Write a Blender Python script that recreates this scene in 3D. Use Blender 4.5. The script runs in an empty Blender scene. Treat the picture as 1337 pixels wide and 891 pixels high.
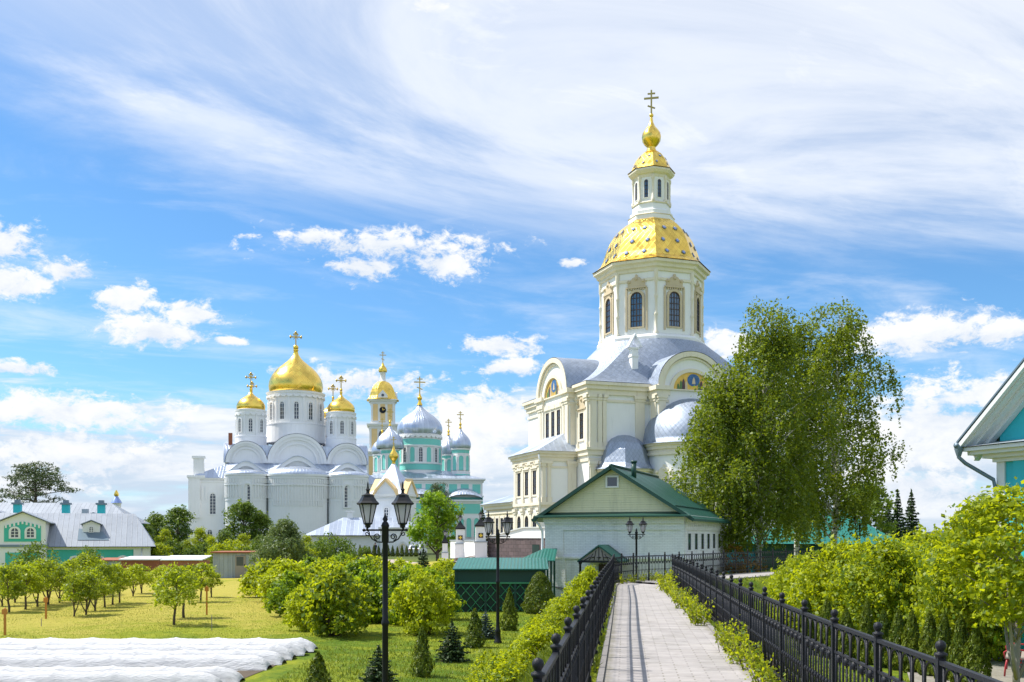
import bpy, bmesh, math, random
import numpy as np
from math import sin, cos, pi, radians, sqrt, atan2, hypot
from mathutils import Vector, Matrix

sc = bpy.context.scene
COL = sc.collection
F = 1300.0                      # focal length in photo pixels (35 mm on a 36 mm wide frame)
CX, HY, CAMZ = 668.5, 700.0, 1.9

# ------------------------------------------------------------------ camera, sky, sun, exposure
cam_d = bpy.data.cameras.new("camera")
cam = bpy.data.objects.new("camera", cam_d)
COL.objects.link(cam)
cam.location = (0, 0, CAMZ)
cam.rotation_euler = (pi / 2, 0, 0)
cam_d.sensor_width = 36
cam_d.lens = 36 * F / 1337
cam_d.shift_y = (HY - 445.5) / 1337
cam_d.clip_start = 0.1
cam_d.clip_end = 9000
sc.camera = cam

SUN_EL, SUN_AZ = radians(55), radians(-76)      # azimuth clockwise from +Y: left, a little beyond the subject
sun_d = bpy.data.lights.new("sun", 'SUN')
sun_d.energy = 3.3
sun_d.angle = radians(0.53)
sun_d.color = (1.0, 0.95, 0.86)
sun = bpy.data.objects.new("sun", sun_d)
COL.objects.link(sun)
sdir = Vector((sin(SUN_AZ) * cos(SUN_EL), cos(SUN_AZ) * cos(SUN_EL), sin(SUN_EL)))
sun.rotation_euler = sdir.to_track_quat('Z', 'Y').to_euler()
sun.location = (-30, 20, 60)

vs = sc.view_settings
vs.view_transform = 'Standard'
vs.look = 'None'
vs.gamma = 1.0
vs.use_curve_mapping = False
vs.exposure = 1.05
sc.cycles.max_bounces = 6
sc.cycles.diffuse_bounces = 3
sc.cycles.glossy_bounces = 3
sc.cycles.transmission_bounces = 4
sc.cycles.transparent_max_bounces = 6
sc.cycles.sample_clamp_indirect = 6
sc.cycles.use_denoising = True


class NB:
    """small node-tree helper"""
    def __init__(s, nt):
        s.nt = nt
    def n(s, t, **kw):
        nd = s.nt.nodes.new(t)
        for k, v in kw.items():
            setattr(nd, k, v)
        return nd
    def put(s, sock, v):
        if hasattr(v, 'is_linked') or isinstance(v, bpy.types.NodeSocket):
            s.nt.links.new(v, sock)
        elif v is not None:
            sock.default_value = v
    def m(s, op, a, b=None, c=None, clamp=False):
        nd = s.n('ShaderNodeMath', operation=op, use_clamp=clamp)
        s.put(nd.inputs[0], a)
        if b is not None: s.put(nd.inputs[1], b)
        if c is not None: s.put(nd.inputs[2], c)
        return nd.outputs[0]
    def ss(s, x, a, b, lo=0.0, hi=1.0):
        nd = s.n('ShaderNodeMapRange', interpolation_type='SMOOTHSTEP')
        s.put(nd.inputs[0], x)
        nd.inputs[1].default_value = a; nd.inputs[2].default_value = b
        nd.inputs[3].default_value = lo; nd.inputs[4].default_value = hi
        return nd.outputs[0]
    def lin(s, x, a, b, lo=0.0, hi=1.0):
        nd = s.n('ShaderNodeMapRange')
        s.put(nd.inputs[0], x)
        nd.inputs[1].default_value = a; nd.inputs[2].default_value = b
        nd.inputs[3].default_value = lo; nd.inputs[4].default_value = hi
        return nd.outputs[0]
    def vec(s, x, y, z):
        nd = s.n('ShaderNodeCombineXYZ')
        s.put(nd.inputs[0], x); s.put(nd.inputs[1], y); s.put(nd.inputs[2], z)
        return nd.outputs[0]
    def sep(s, v):
        nd = s.n('ShaderNodeSeparateXYZ'); s.put(nd.inputs[0], v)
        return nd.outputs
    def noise(s, v, scale, detail=3, rough=0.55, dist=0.0):
        nd = s.n('ShaderNodeTexNoise')
        s.put(nd.inputs['Vector'], v)
        nd.inputs['Scale'].default_value = scale
        nd.inputs['Detail'].default_value = detail
        nd.inputs['Roughness'].default_value = rough
        nd.inputs['Distortion'].default_value = dist
        return nd.outputs[0]
    def mixc(s, f, a, b, mode='MIX'):
        nd = s.n('ShaderNodeMix', data_type='RGBA', blend_type=mode)
        s.put(nd.inputs[0], f)
        s.put(nd.inputs[6], a if not isinstance(a, tuple) else (*a, 1)[:4])
        s.put(nd.inputs[7], b if not isinstance(b, tuple) else (*b, 1)[:4])
        return nd.outputs[2]
    def bump(s, h, strength=0.5, dist=0.05, normal=None):
        nd = s.n('ShaderNodeBump')
        s.put(nd.inputs['Height'], h)
        nd.inputs['Strength'].default_value = strength
        nd.inputs['Distance'].default_value = dist
        if normal is not None: s.put(nd.inputs['Normal'], normal)
        return nd.outputs[0]


def azel(px, py):
    x, z = (px - CX) / F, (HY - py) / F
    return atan2(x, 1.0), atan2(z, hypot(x, 1.0))


def build_world():
    w = bpy.data.worlds.new("World")
    sc.world = w
    w.use_nodes = True
    nt = w.node_tree
    b = NB(nt)
    bg = nt.nodes['Background']
    sky = b.n('ShaderNodeTexSky', sky_type='NISHITA')
    sky.sun_disc = False
    sky.sun_elevation = SUN_EL
    sky.sun_rotation = SUN_AZ
    sky.altitude = 150
    sky.dust_density = 0.5
    sky.ozone_density = 2.2
    skyc = b.mixc(1.0, sky.outputs[0], (0.43, 0.675, 0.84), 'MULTIPLY')
    D = b.n('ShaderNodeTexCoord').outputs['Generated']
    x, y, z = b.sep(D)
    az = b.m('ARCTAN2', x, y)
    el = b.m('ARCSINE', z)
    # --- high thin cloud: streaks on a plane far above
    zz = b.m('ADD', b.m('MAXIMUM', z, 0.0), 0.10)
    u = b.m('DIVIDE', x, zz); v = b.m('DIVIDE', y, zz)
    ca, sa = cos(radians(-24)), sin(radians(-24))
    ur = b.m('SUBTRACT', b.m('MULTIPLY', u, ca), b.m('MULTIPLY', v, sa))
    vr = b.m('ADD', b.m('MULTIPLY', u, sa), b.m('MULTIPLY', v, ca))
    P = b.vec(b.m('MULTIPLY', ur, 0.62), b.m('MULTIPLY', vr, 1.25), 3.7)
    n1 = b.noise(P, 1.15, 9, 0.62, 0.7)
    P2 = b.vec(b.m('MULTIPLY', ur, 1.7), b.m('MULTIPLY', vr, 3.1), 9.1)
    n2 = b.noise(P2, 1.3, 8, 0.62, 0.8)
    wisp = b.m('ADD', b.m('MULTIPLY', n1, 0.66), b.m('MULTIPLY', n2, 0.34))
    # lower edge of the big white sheet slopes down to the right
    line = b.m('ADD', 0.325, b.m('MULTIPLY', az, -0.120))
    edge = b.m('SUBTRACT', el, line)
    edge = b.m('ADD', edge, b.m('MULTIPLY', b.m('SUBTRACT', n1, 0.5), 0.16))
    sheet = b.ss(edge, -0.05, 0.06)
    hole = b.ss(b.noise(b.vec(az, el, 5.5), 3.1, 3, 0.5, 0.4), 0.50, 0.66)
    sheet = b.m('MULTIPLY', sheet, b.m('MULTIPLY', b.ss(y, 0.15, 0.55, 0.85, 1.0), b.ss(el, 0.62, 0.95, 1.0, 0.8)))  # outside the view the sheet stays thick to add fill light
    cir = b.m('MULTIPLY', sheet, b.ss(wisp, 0.33, 0.60))
    cir = b.m('MULTIPLY', cir, b.m('SUBTRACT', 1.0, b.m('MULTIPLY', hole, 0.72)))
    faint = b.m('MULTIPLY', b.ss(wisp, 0.46, 0.72), 0.55)
    cir = b.m('MAXIMUM', b.m('MAXIMUM', cir, b.m('MULTIPLY', sheet, b.ss(n1, 0.34, 0.56, 0.40, 0.88))), faint)
    # --- low banded cloud toward the horizon
    Pb = b.vec(b.m('MULTIPLY', az, 3.2), b.m('MULTIPLY', el, 21.0), 1.3)
    nb = b.noise(Pb, 1.5, 8, 0.58, 0.25)
    lowm = b.ss(el, 0.045, 0.175, 1.0, 0.0)
    low = b.ss(b.m('ADD', nb, b.m('MULTIPLY', lowm, 0.26)), 0.56, 0.70)
    low = b.m('MULTIPLY', low, b.ss(el, 0.12, 0.20, 1.0, 0.0))
    # --- single heaps of cloud, each a direction (azimuth, elevation) and a size
    heaps = [(500, 322, 150, 26), (420, 312, 70, 18), (475, 350, 60, 24), (580, 345, 50, 22), (0, 312, 46, 26), (85, 352, 46, 17), (10, 366, 58, 22),
             (165, 390, 34, 22), (255, 410, 52, 18), (205, 432, 78, 22), (300, 445, 24, 8),
             (652, 450, 62, 17), (668, 480, 52, 12), (20, 480, 52, 12), (745, 344, 22, 9),
             (1215, 436, 125, 27), (1310, 430, 50, 14), (955, 448, 50, 20), (1215, 560, 115, 80), (1140, 600, 60, 60), (1180, 640, 110, 40), (1290, 510, 60, 28),
             (640, 540, 95, 42), (470, 500, 120, 24), (610, 585, 90, 50), (90, 540, 150, 34), (560, 5, 26, 9), (180, 600, 90, 26), (100, 590, 120, 40), (40, 635, 90, 22)]
    Pc = b.vec(b.m('MULTIPLY', az, 1.0), b.m('MULTIPLY', el, 1.6), 0.4)
    nc = b.noise(Pc, 21.0, 9, 0.66, 0.3)
    nc2 = b.noise(Pc, 68.0, 6, 0.66, 0.4)
    ncs = b.m('ADD', b.m('MULTIPLY', b.m('SUBTRACT', nc, 0.5), 2.5), b.m('MULTIPLY', b.m('SUBTRACT', nc2, 0.5), 1.9))
    best = None
    top = None
    for (px, py, rx, ry) in heaps:
        a0, e0 = azel(px, py)
        ra, re = rx / F, ry / F
        da = b.m('MULTIPLY', b.m('SUBTRACT', az, a0), 1 / ra)
        de = b.m('MULTIPLY', b.m('SUBTRACT', el, e0), 1 / re)
        d = b.m('SQRT', b.m('ADD', b.m('MULTIPLY', da, da), b.m('MULTIPLY', de, de)))
        val = b.m('SUBTRACT', 1.0, d)
        hgt = b.m('MULTIPLY', de, b.ss(val, -0.3, 0.4))
        best = val if best is None else b.m('MAXIMUM', best, val)
        top = hgt if top is None else b.m('ADD', top, hgt)
    cum = b.ss(b.m('ADD', best, ncs), 0.02, 0.62)
    # unseen heaps behind and beside the view, added to brighten shaded walls
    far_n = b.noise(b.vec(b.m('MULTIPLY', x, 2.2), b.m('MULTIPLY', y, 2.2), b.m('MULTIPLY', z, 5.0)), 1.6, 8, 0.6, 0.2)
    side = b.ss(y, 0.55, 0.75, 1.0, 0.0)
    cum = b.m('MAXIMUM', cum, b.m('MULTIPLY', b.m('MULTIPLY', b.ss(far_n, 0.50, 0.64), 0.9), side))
    lit = b.m('ADD', b.m('MULTIPLY', top, 0.30), b.m('MULTIPLY', b.m('SUBTRACT', nc, 0.5), 2.2))
    lit = b.ss(lit, -0.75, 0.45)
    hazec = b.mixc(b.ss(el, 0.0, 0.16, 0.62, 0.0), skyc, (3.3, 4.1, 4.9))
    c1 = b.mixc(b.m('MULTIPLY', cir, 0.90), hazec, (5.0, 5.15, 5.4))
    lowcol = b.mixc(b.ss(nb, 0.42, 0.66), (3.0, 3.55, 4.3), (4.9, 4.95, 5.1))
    c2 = b.mixc(b.m('MULTIPLY', low, 0.92), c1, lowcol)
    cumcol = b.mixc(lit, (3.4, 3.85, 4.5), (5.0, 5.05, 5.1))
    cumcol = b.mixc(side, cumcol, (4.25, 4.95, 6.1))     # unseen heaps tinted blue to cool the fill light on shaded walls
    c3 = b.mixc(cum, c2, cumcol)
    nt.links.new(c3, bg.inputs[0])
    bg.inputs[1].default_value = 0.1
    w.cycles.sampling_method = 'MANUAL'
    w.cycles.sample_map_resolution = 512


build_world()

# ------------------------------------------------------------------ mesh helper
BASEZ = {}


class MB:
    def __init__(s):
        s.v = []; s.f = []; s.mi = []; s.sm = []; s.uv = []
    def add(s, vs_, fs, mi=0, smooth=False, uvs=None):
        o = len(s.v)
        s.v.extend([tuple(p) for p in vs_])
        for k, f in enumerate(fs):
            s.f.append([i + o for i in f]); s.mi.append(mi); s.sm.append(smooth)
            s.uv.append(uvs[k] if uvs else None)
        return s
    def box(s, x0, y0, z0, x1, y1, z1, mi=0):
        p = [(x0, y0, z0), (x1, y0, z0), (x1, y1, z0), (x0, y1, z0), (x0, y0, z1), (x1, y0, z1), (x1, y1, z1), (x0, y1, z1)]
        return s.add(p, [(0, 3, 2, 1), (4, 5, 6, 7), (0, 1, 5, 4), (1, 2, 6, 5), (2, 3, 7, 6), (3, 0, 4, 7)], mi)
    def obox(s, c, ax, ay, az_, hx, hy, hz, mi=0):
        c = Vector(c); ax = Vector(ax).normalized() * hx; ay = Vector(ay).normalized() * hy; az_ = Vector(az_).normalized() * hz
        p = [c + ax * a + ay * b_ + az_ * d for d in (-1, 1) for (a, b_) in ((-1, -1), (1, -1), (1, 1), (-1, 1))]
        return s.add(p, [(0, 3, 2, 1), (4, 5, 6, 7), (0, 1, 5, 4), (1, 2, 6, 5), (2, 3, 7, 6), (3, 0, 4, 7)], mi)
    def prism(s, pts, z0, z1, mi=0):
        n = len(pts)
        v = [(x, y, z0) for x, y in pts] + [(x, y, z1) for x, y in pts]
        f = [list(range(n))[::-1], list(range(n, 2 * n))] + [(i, (i + 1) % n, n + (i + 1) % n, n + i) for i in range(n)]
        return s.add(v, f, mi)
    def ext(s, poly, O, ux, nrm, d0, d1, mi=0, cap0=True):
        """poly in the (ux, z) plane pushed out along nrm from d0 to d1"""
        O = Vector(O); ux = Vector(ux); nrm = Vector(nrm); n = len(poly)
        v = [O + ux * a + Vector((0, 0, c)) + nrm * d for d in (d0, d1) for a, c in poly]
        f = ([list(range(n))[::-1]] if cap0 else []) + [list(range(n, 2 * n))] + [(i, (i + 1) % n, n + (i + 1) % n, n + i) for i in range(n)]
        return s.add(v, f, mi)
    def ring(s, outer, inner, O, ux, nrm, d0, d1, mi=0, closed=True):
        O = Vector(O); ux = Vector(ux); nrm = Vector(nrm); n = len(outer)
        v = []
        for d in (d0, d1):
            for poly in (outer, inner):
                v += [O + ux * a + Vector((0, 0, c)) + nrm * d for a, c in poly]
        f = []
        for i in range(n if closed else n - 1):
            j = (i + 1) % n
            f += [(2 * n + i, 2 * n + j, 3 * n + j, 3 * n + i), (i, j, 2 * n + j, 2 * n + i), (n + i, n + j, 3 * n + j, 3 * n + i), (i, j, n + j, n + i)]
        if not closed:
            for i in (0, n - 1):
                f.append((i, n + i, 3 * n + i, 2 * n + i))
        return s.add(v, f, mi)
    def lathe(s, prof, n, cx=0, cy=0, ph=0.0, mi=0, smooth=True, a0=0.0, a1=2 * pi, cap=True, tile=1.0):
        full = abs(a1 - a0 - 2 * pi) < 1e-6
        m = n if full else n + 1
        v = []; L = 0; cum = []
        for k, (r, z) in enumerate(prof):
            if k: L += hypot(r - prof[k - 1][0], z - prof[k - 1][1])
            cum.append(L)
            for i in range(m):
                a = ph + a0 + (a1 - a0) * i / n
                v.append((cx + r * cos(a), cy + r * sin(a), z))
        rm = max(r for r, z in prof)
        f = []; uvs = []
        for k in range(len(prof) - 1):
            for i in range(n):
                j = (i + 1) % m
                f.append((k * m + i, k * m + j, (k + 1) * m + j, (k + 1) * m + i))
                ua, ub = rm * (a1 - a0) * i / n, rm * (a1 - a0) * (i + 1) / n
                uvs.append([(ua * tile, cum[k] * tile), (ub * tile, cum[k] * tile), (ub * tile, cum[k + 1] * tile), (ua * tile, cum[k + 1] * tile)])
        s.add(v, f, mi, smooth, uvs)
        if cap and full:
            o = len(s.v)
            for k, rev in ((0, True), (len(prof) - 1, False)):
                if prof[k][0] > 1e-3:
                    idx = list(range(m))
                    pts = [v[k * m + i] for i in idx]
                    s.add(pts, [idx[::-1] if rev else idx], mi)
        return s
    def tube(s, pts, r, n=6, mi=0, smooth=True, cap=True):
        pts = [Vector(p) for p in pts]
        rs = r if isinstance(r, (list, tuple)) else [r] * len(pts)
        v = []; m = len(pts)
        up = Vector((0, 0, 1))
        prev = None
        for i, p in enumerate(pts):
            t = (pts[min(i + 1, m - 1)] - pts[max(i - 1, 0)])
            if t.length < 1e-9: t = Vector((0, 0, 1))
            t.normalize()
            if prev is None:
                a = t.cross(up if abs(t.z) < 0.95 else Vector((1, 0, 0)))
            else:
                a = prev - t * prev.dot(t)
                if a.length < 1e-6: a = t.cross(Vector((1, 0.3, 0)))
            a.normalize(); prev = a
            b_ = t.cross(a)
            for k in range(n):
                q = 2 * pi * k / n
                v.append(p + (a * cos(q) + b_ * sin(q)) * rs[i])
        f = [(i * n + k, i * n + (k + 1) % n, (i + 1) * n + (k + 1) % n, (i + 1) * n + k) for i in range(m - 1) for k in range(n)]
        if cap:
            f += [list(range(n))[::-1], list(range((m - 1) * n, m * n))]
        return s.add(v, f, mi, smooth)
    def ball(s, c, r, n=10, m=6, mi=0):
        rr = r if isinstance(r, (tuple, list)) else (r, r)
        prof = [(rr[0] * sin(pi * k / m) + (1e-4 if k in (0, m) else 0), c[2] - rr[1] * cos(pi * k / m)) for k in range(m + 1)]
        return s.lathe(prof, n, c[0], c[1], mi=mi, cap=False)
    def grid(s, fn, nu, nv, mi=0, smooth=True, uvs=1.0):
        v = [fn(i / nu, j / nv) for j in range(nv + 1) for i in range(nu + 1)]
        f = [(j * (nu + 1) + i, j * (nu + 1) + i + 1, (j + 1) * (nu + 1) + i + 1, (j + 1) * (nu + 1) + i) for j in range(nv) for i in range(nu)]
        return s.add(v, f, mi, smooth)
    def mesh(s, name, mats, dz=0.0, recalc=True):
        me = bpy.data.meshes.new(name)
        me.from_pydata([(p[0], p[1], p[2] - dz) for p in s.v], [], s.f)
        for m_ in (mats if isinstance(mats, (list, tuple)) else [mats]):
            me.materials.append(m_)
        me.polygons.foreach_set('material_index', s.mi)
        me.polygons.foreach_set('use_smooth', s.sm)
        uvl = me.uv_layers.new(name='UVMap').data
        co = s.v
        for poly, uv in zip(me.polygons, s.uv):
            li = poly.loop_indices
            if uv is not None:
                for k, l in enumerate(li): uvl[l].uv = uv[k]
            else:
                nn = poly.normal
                if abs(nn.z) > 0.97:
                    for l, vi in zip(li, poly.vertices): uvl[l].uv = (co[vi][0], co[vi][1])
                else:
                    t = Vector((-nn.y, nn.x, 0)).normalized()
                    w_ = nn.cross(t)
                    for l, vi in zip(li, poly.vertices):
                        p = Vector(co[vi]); uvl[l].uv = (p.dot(t), p.dot(w_))
        if recalc:
            bm = bmesh.new(); bm.from_mesh(me)
            bmesh.ops.recalc_face_normals(bm, faces=bm.faces)
            bm.to_mesh(me); bm.free()
        me.update()
        return me
    def build(s, name, mats, parent=None, label=None, recalc=True):
        dz = BASEZ.get(parent.name, 0.0) if parent else 0.0
        o = bpy.data.objects.new(name, s.mesh(name, mats, dz, recalc))
        COL.objects.link(o)
        if parent:
            o.parent = parent
            BASEZ[o.name] = dz
        if label: o['label'] = label
        return o


def thing(name, label, cat, loc=(0, 0, 0), rz=0.0, group=None, worldz=True):
    o = bpy.data.objects.new(name, None)
    o.empty_display_size = 0.3
    COL.objects.link(o)
    o.location = loc
    o.rotation_euler = (0, 0, rz)
    o['label'] = label; o['category'] = cat
    if group: o['group'] = group
    BASEZ[o.name] = loc[2] if worldz else 0.0     # parts are written in world heights
    return o


def tag(o, label=None, cat=None, group=None, kind=None):
    for k, v in (('label', label), ('category', cat), ('group', group), ('kind', kind)):
        if v: o[k] = v
    return o


def copy_tree(o, parent=None):
    c = o.copy(); COL.objects.link(c)
    if parent is not None: c.parent = parent
    for ch in list(o.children):
        copy_tree(ch, c)
    return c


def at(px, py, Z):
    return Vector(((px - CX) / F * Z, Z, CAMZ + (HY - py) / F * Z))


# ------------------------------------------------------------------ materials
M = {}


def mat(name, col, rough=0.6, metal=0.0, var=0.10, vscale=0.6, fine=14.0, bump=0.0, bscale=30.0, stain=None, spec=0.5):
    m = bpy.data.materials.new(name); m.use_nodes = True
    nt = m.node_tree; b = NB(nt); p = nt.nodes['Principled BSDF']
    P = b.n('ShaderNodeTexCoord').outputs['Object']
    a = b.noise(P, vscale, 4, 0.6); c = b.noise(P, fine, 3, 0.6)
    k = b.m('ADD', b.m('MULTIPLY', b.m('SUBTRACT', a, 0.5), var * 2.2), b.m('MULTIPLY', b.m('SUBTRACT', c, 0.5), var * 1.4))
    k = b.m('ADD', k, 1.0)
    colr = b.mixc(1.0, tuple(col), b.vec(k, k, k), 'MULTIPLY')
    if stain:
        sx, sy, sz = b.sep(P)
        sn = b.noise(b.vec(b.m('MULTIPLY', sx, 3.0), b.m('MULTIPLY', sy, 3.0), b.m('MULTIPLY', sz, 0.35)), 1.0, 5, 0.65)
        colr = b.mixc(b.m('MULTIPLY', b.ss(sn, 0.52, 0.75), stain[1]), colr, stain[0])
    nt.links.new(colr, p.inputs['Base Color'])
    p.inputs['Roughness'].default_value = rough
    p.inputs['Metallic'].default_value = metal
    p.inputs['Specular IOR Level'].default_value = spec
    if bump:
        nt.links.new(b.bump(b.noise(P, bscale, 4, 0.6), bump, 0.02), p.inputs['Normal'])
    M[name] = m
    return m


def pat_mat(name, col, kind, rough=0.5, metal=0.0, size=(0.5, 0.5), var=0.12, groove=0.75, bump=0.5, bdist=0.03, spec=0.5, col2=None, tonev=0.10, weather=0.16, edge=None):
    """surface with a pattern laid in its own metres: diamond tiles, bricks, standing seams, boards"""
    m = bpy.data.materials.new(name); m.use_nodes = True
    nt = m.node_tree; b = NB(nt); p = nt.nodes['Principled BSDF']
    tc = b.n('ShaderNodeTexCoord')
    P = tc.outputs['Object']
    u, v, _ = b.sep(tc.outputs['UV'])
    cell = None
    if kind == 'diamond':
        a = b.m('ADD', b.m('DIVIDE', u, size[0]), b.m('DIVIDE', v, size[1]))
        c = b.m('SUBTRACT', b.m('DIVIDE', u, size[0]), b.m('DIVIDE', v, size[1]))
        fa = b.m('FRACT', a); fc = b.m('FRACT', c)
        g = b.m('MINIMUM', b.ss(fa, 0.0, 0.10), b.ss(fc, 0.0, 0.10))
        h = b.m('ADD', b.m('MULTIPLY', g, 0.6), b.m('MULTIPLY', b.m('ADD', fa, fc), 0.3))
        cell = b.vec(b.m('FLOOR', a), b.m('FLOOR', c), 0.0)
    elif kind == 'brick':
        row = b.m('FLOOR', b.m('DIVIDE', v, size[1]))
        uu = b.m('ADD', b.m('DIVIDE', u, size[0]), b.m('MULTIPLY', b.m('MODULO', row, 2.0), 0.5))
        fu = b.m('FRACT', uu); fv = b.m('FRACT', b.m('DIVIDE', v, size[1]))
        tu, tv = 0.009 / size[0], 0.009 / size[1]
        g = b.m('MINIMUM', b.m('MINIMUM', b.ss(fu, 0.0, tu * 2), b.ss(fu, 1 - tu * 2, 1.0, 1.0, 0.0)),
                b.m('MINIMUM', b.ss(fv, 0.0, tv * 2), b.ss(fv, 1 - tv * 2, 1.0, 1.0, 0.0)))
        h = g
        cell = b.vec(b.m('FLOOR', uu), row, 0.0)
    elif kind == 'seam':
        fu = b.m('FRACT', b.m('DIVIDE', u, size[0]))
        g = b.m('SUBTRACT', 1.0, b.m('MULTIPLY', b.ss(fu, 0.0, 0.05), b.ss(fu, 0.05, 0.12, 1.0, 0.0)))
        h = b.m('SUBTRACT', 1.0, g)
        cell = b.vec(b.m('FLOOR', b.m('DIVIDE', u, size[0])), b.m('FLOOR', b.m('DIVIDE', v, size[1])), 0.0)
    elif kind == 'board':
        fv = b.m('FRACT', b.m('DIVIDE', v, size[1]))
        g = b.ss(fv, 0.0, 0.14)
        h = b.m('ADD', b.m('MULTIPLY', g, 0.5), b.m('MULTIPLY', b.m('SUBTRACT', 1.0, fv), 0.5))
        cell = b.vec(0.0, b.m('FLOOR', b.m('DIVIDE', v, size[1])), 0.0)
    elif kind == 'corr':
        h = b.m('ADD', 0.5, b.m('MULTIPLY', b.m('SINE', b.m('MULTIPLY', u, 2 * pi / size[0])), 0.5))
        g = b.lin(h, 0, 1, 0.35, 1.0)
        cell = b.vec(b.m('FLOOR', b.m('DIVIDE', u, 1.0)), 0.0, 0.0)
    wn = b.n('ShaderNodeTexWhiteNoise', noise_dimensions='3D'); b.put(wn.inputs[0], cell)
    a_ = b.noise(P, 0.5, 5, 0.62); f_ = b.noise(P, 9.0, 3, 0.6)
    k = b.m('ADD', 1.0, b.m('MULTIPLY', b.m('SUBTRACT', wn.outputs[0], 0.5), tonev * 2))
    k = b.m('ADD', k, b.m('MULTIPLY', b.m('SUBTRACT', a_, 0.5), var * 2))
    k = b.m('ADD', k, b.m('MULTIPLY', b.m('SUBTRACT', f_, 0.5), var))
    k = b.m('MULTIPLY', k, b.lin(g, 0, 1, groove, 1.0))
    base = tuple(col)
    sx, sy, sz = b.sep(P)
    streak = b.noise(b.vec(b.m('MULTIPLY', sx, 2.2), b.m('MULTIPLY', sy, 2.2), b.m('MULTIPLY', sz, 0.3)), 1.0, 6, 0.68)
    k = b.m('MULTIPLY', k, b.ss(streak, 0.48, 0.74, 1.0, 1.0 - weather))
    if col2: base = b.mixc(b.ss(b.noise(P, 0.8, 5, 0.65, 0.3), 0.45, 0.62), tuple(col), tuple(col2))
    outc = b.mixc(1.0, base, b.vec(k, k, k), 'MULTIPLY')
    if edge:        # moss and grit gathered along the two sides of a path and in its joints
        au = b.m('ABSOLUTE', u)
        e_ = b.m('ADD', b.ss(au, 0.72, 1.0), b.m('MULTIPLY', b.m('SUBTRACT', b.noise(P, 2.3, 6, 0.7), 0.5), 1.6))
        e_ = b.m('MAXIMUM', b.ss(e_, 0.55, 1.1), b.m('MULTIPLY', b.m('SUBTRACT', 1.0, g), b.ss(b.noise(P, 1.1, 4, 0.6), 0.45, 0.62)))
        outc = b.mixc(b.m('MULTIPLY', e_, 0.65), outc, tuple(edge))
    nt.links.new(outc, p.inputs['Base Color'])
    p.inputs['Metallic'].default_value = metal
    p.inputs['Specular IOR Level'].default_value = spec
    nt.links.new(b.m('ADD', rough, b.m('MULTIPLY', b.m('SUBTRACT', wn.outputs[0], 0.5), 0.12)), p.inputs['Roughness'])
    hh = b.m('ADD', h, b.m('MULTIPLY', b.noise(P, 24.0, 3, 0.6), 0.25))
    nt.links.new(b.bump(hh, bump, bdist), p.inputs['Normal'])
    M[name] = m
    return m


def leaf_mat(name, dark, light, trans, tfac=0.35, rough=0.5, hue=0.15):
    m = bpy.data.materials.new(name); m.use_nodes = True
    nt = m.node_tree; b = NB(nt)
    for n_ in list(nt.nodes):
        if n_.type != 'OUTPUT_MATERIAL': nt.nodes.remove(n_)
    out = [n_ for n_ in nt.nodes][0]
    gi = b.n('ShaderNodeNewGeometry'); oi = b.n('ShaderNodeObjectInfo')
    r = gi.outputs['Random Per Island']
    P = b.n('ShaderNodeTexCoord').outputs['Object']
    cl = b.noise(P, 1.6, 3, 0.6)
    t = b.m('ADD', b.m('MULTIPLY', r, 0.60), b.m('MULTIPLY', b.m('SUBTRACT', cl, 0.5), 1.1), clamp=True)
    t = b.m('ADD', t, b.m('MULTIPLY', b.m('SUBTRACT', oi.outputs['Random'], 0.5), hue), clamp=True)
    c = b.mixc(t, tuple(dark), tuple(light))
    ct = b.mixc(t, tuple(x * 0.75 for x in trans), tuple(trans))
    d = b.n('ShaderNodeBsdfPrincipled'); b.put(d.inputs['Base Color'], c)
    d.inputs['Roughness'].default_value = rough
    d.inputs['Specular IOR Level'].default_value = 0.35
    tr = b.n('ShaderNodeBsdfTranslucent'); b.put(tr.inputs['Color'], ct)
    mx = b.n('ShaderNodeMixShader'); mx.inputs[0].default_value = tfac
    nt.links.new(d.outputs[0], mx.inputs[1]); nt.links.new(tr.outputs[0], mx.inputs[2])
    nt.links.new(mx.outputs[0], out.inputs[0])
    M[name] = m
    return m


mat('white_wall', (0.83, 0.83, 0.83), 0.75, var=0.05, bump=0.15, bscale=8, stain=((0.55, 0.54, 0.52), 0.22))
mat('cathedral_white', (0.83, 0.83, 0.835), 0.75, var=0.06, vscale=0.25, bump=0.15, bscale=6, stain=((0.52, 0.52, 0.52), 0.22))
mat('dark_cream', (0.58, 0.48, 0.33), 0.75, var=0.14, bump=0.3, bscale=10, stain=((0.36, 0.27, 0.16), 0.35))
mat('cream', (0.76, 0.70, 0.575), 0.7, var=0.10, bump=0.15, bscale=8, stain=((0.45, 0.36, 0.22), 0.35))
mat('pale_cream', (0.74, 0.66, 0.46), 0.7, var=0.08, stain=((0.5, 0.42, 0.28), 0.25))
pat_mat('gold_tile', (0.96, 0.65, 0.13), 'diamond', 0.30, 1.0, (0.85, 0.85), 0.14, 0.72, 0.35, 0.03, tonev=0.14)
pat_mat('gold_leaf', (0.96, 0.65, 0.13), 'diamond', 0.27, 1.0, (1.6, 1.6), 0.20, 0.85, 0.20, 0.03, tonev=0.10)
mat('gold', (0.95, 0.62, 0.10), 0.28, 1.0, var=0.08)
mat('old_gold', (0.55, 0.40, 0.12), 0.4, 1.0, var=0.12)
pat_mat('silver_tile', (0.33, 0.38, 0.47), 'diamond', 0.52, 0.55, (0.62, 0.62), 0.10, 0.60, 0.5, 0.03, tonev=0.07)
pat_mat('silver_seam', (0.52, 0.58, 0.69), 'seam', 0.42, 0.80, (0.6, 5.0), 0.10, 0.75, 0.5, 0.03)
pat_mat('zinc_seam', (0.285, 0.315, 0.365), 'seam', 0.55, 0.15, (0.55, 3.0), 0.14, 0.62, 0.7, 0.03, tonev=0.06)
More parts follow.
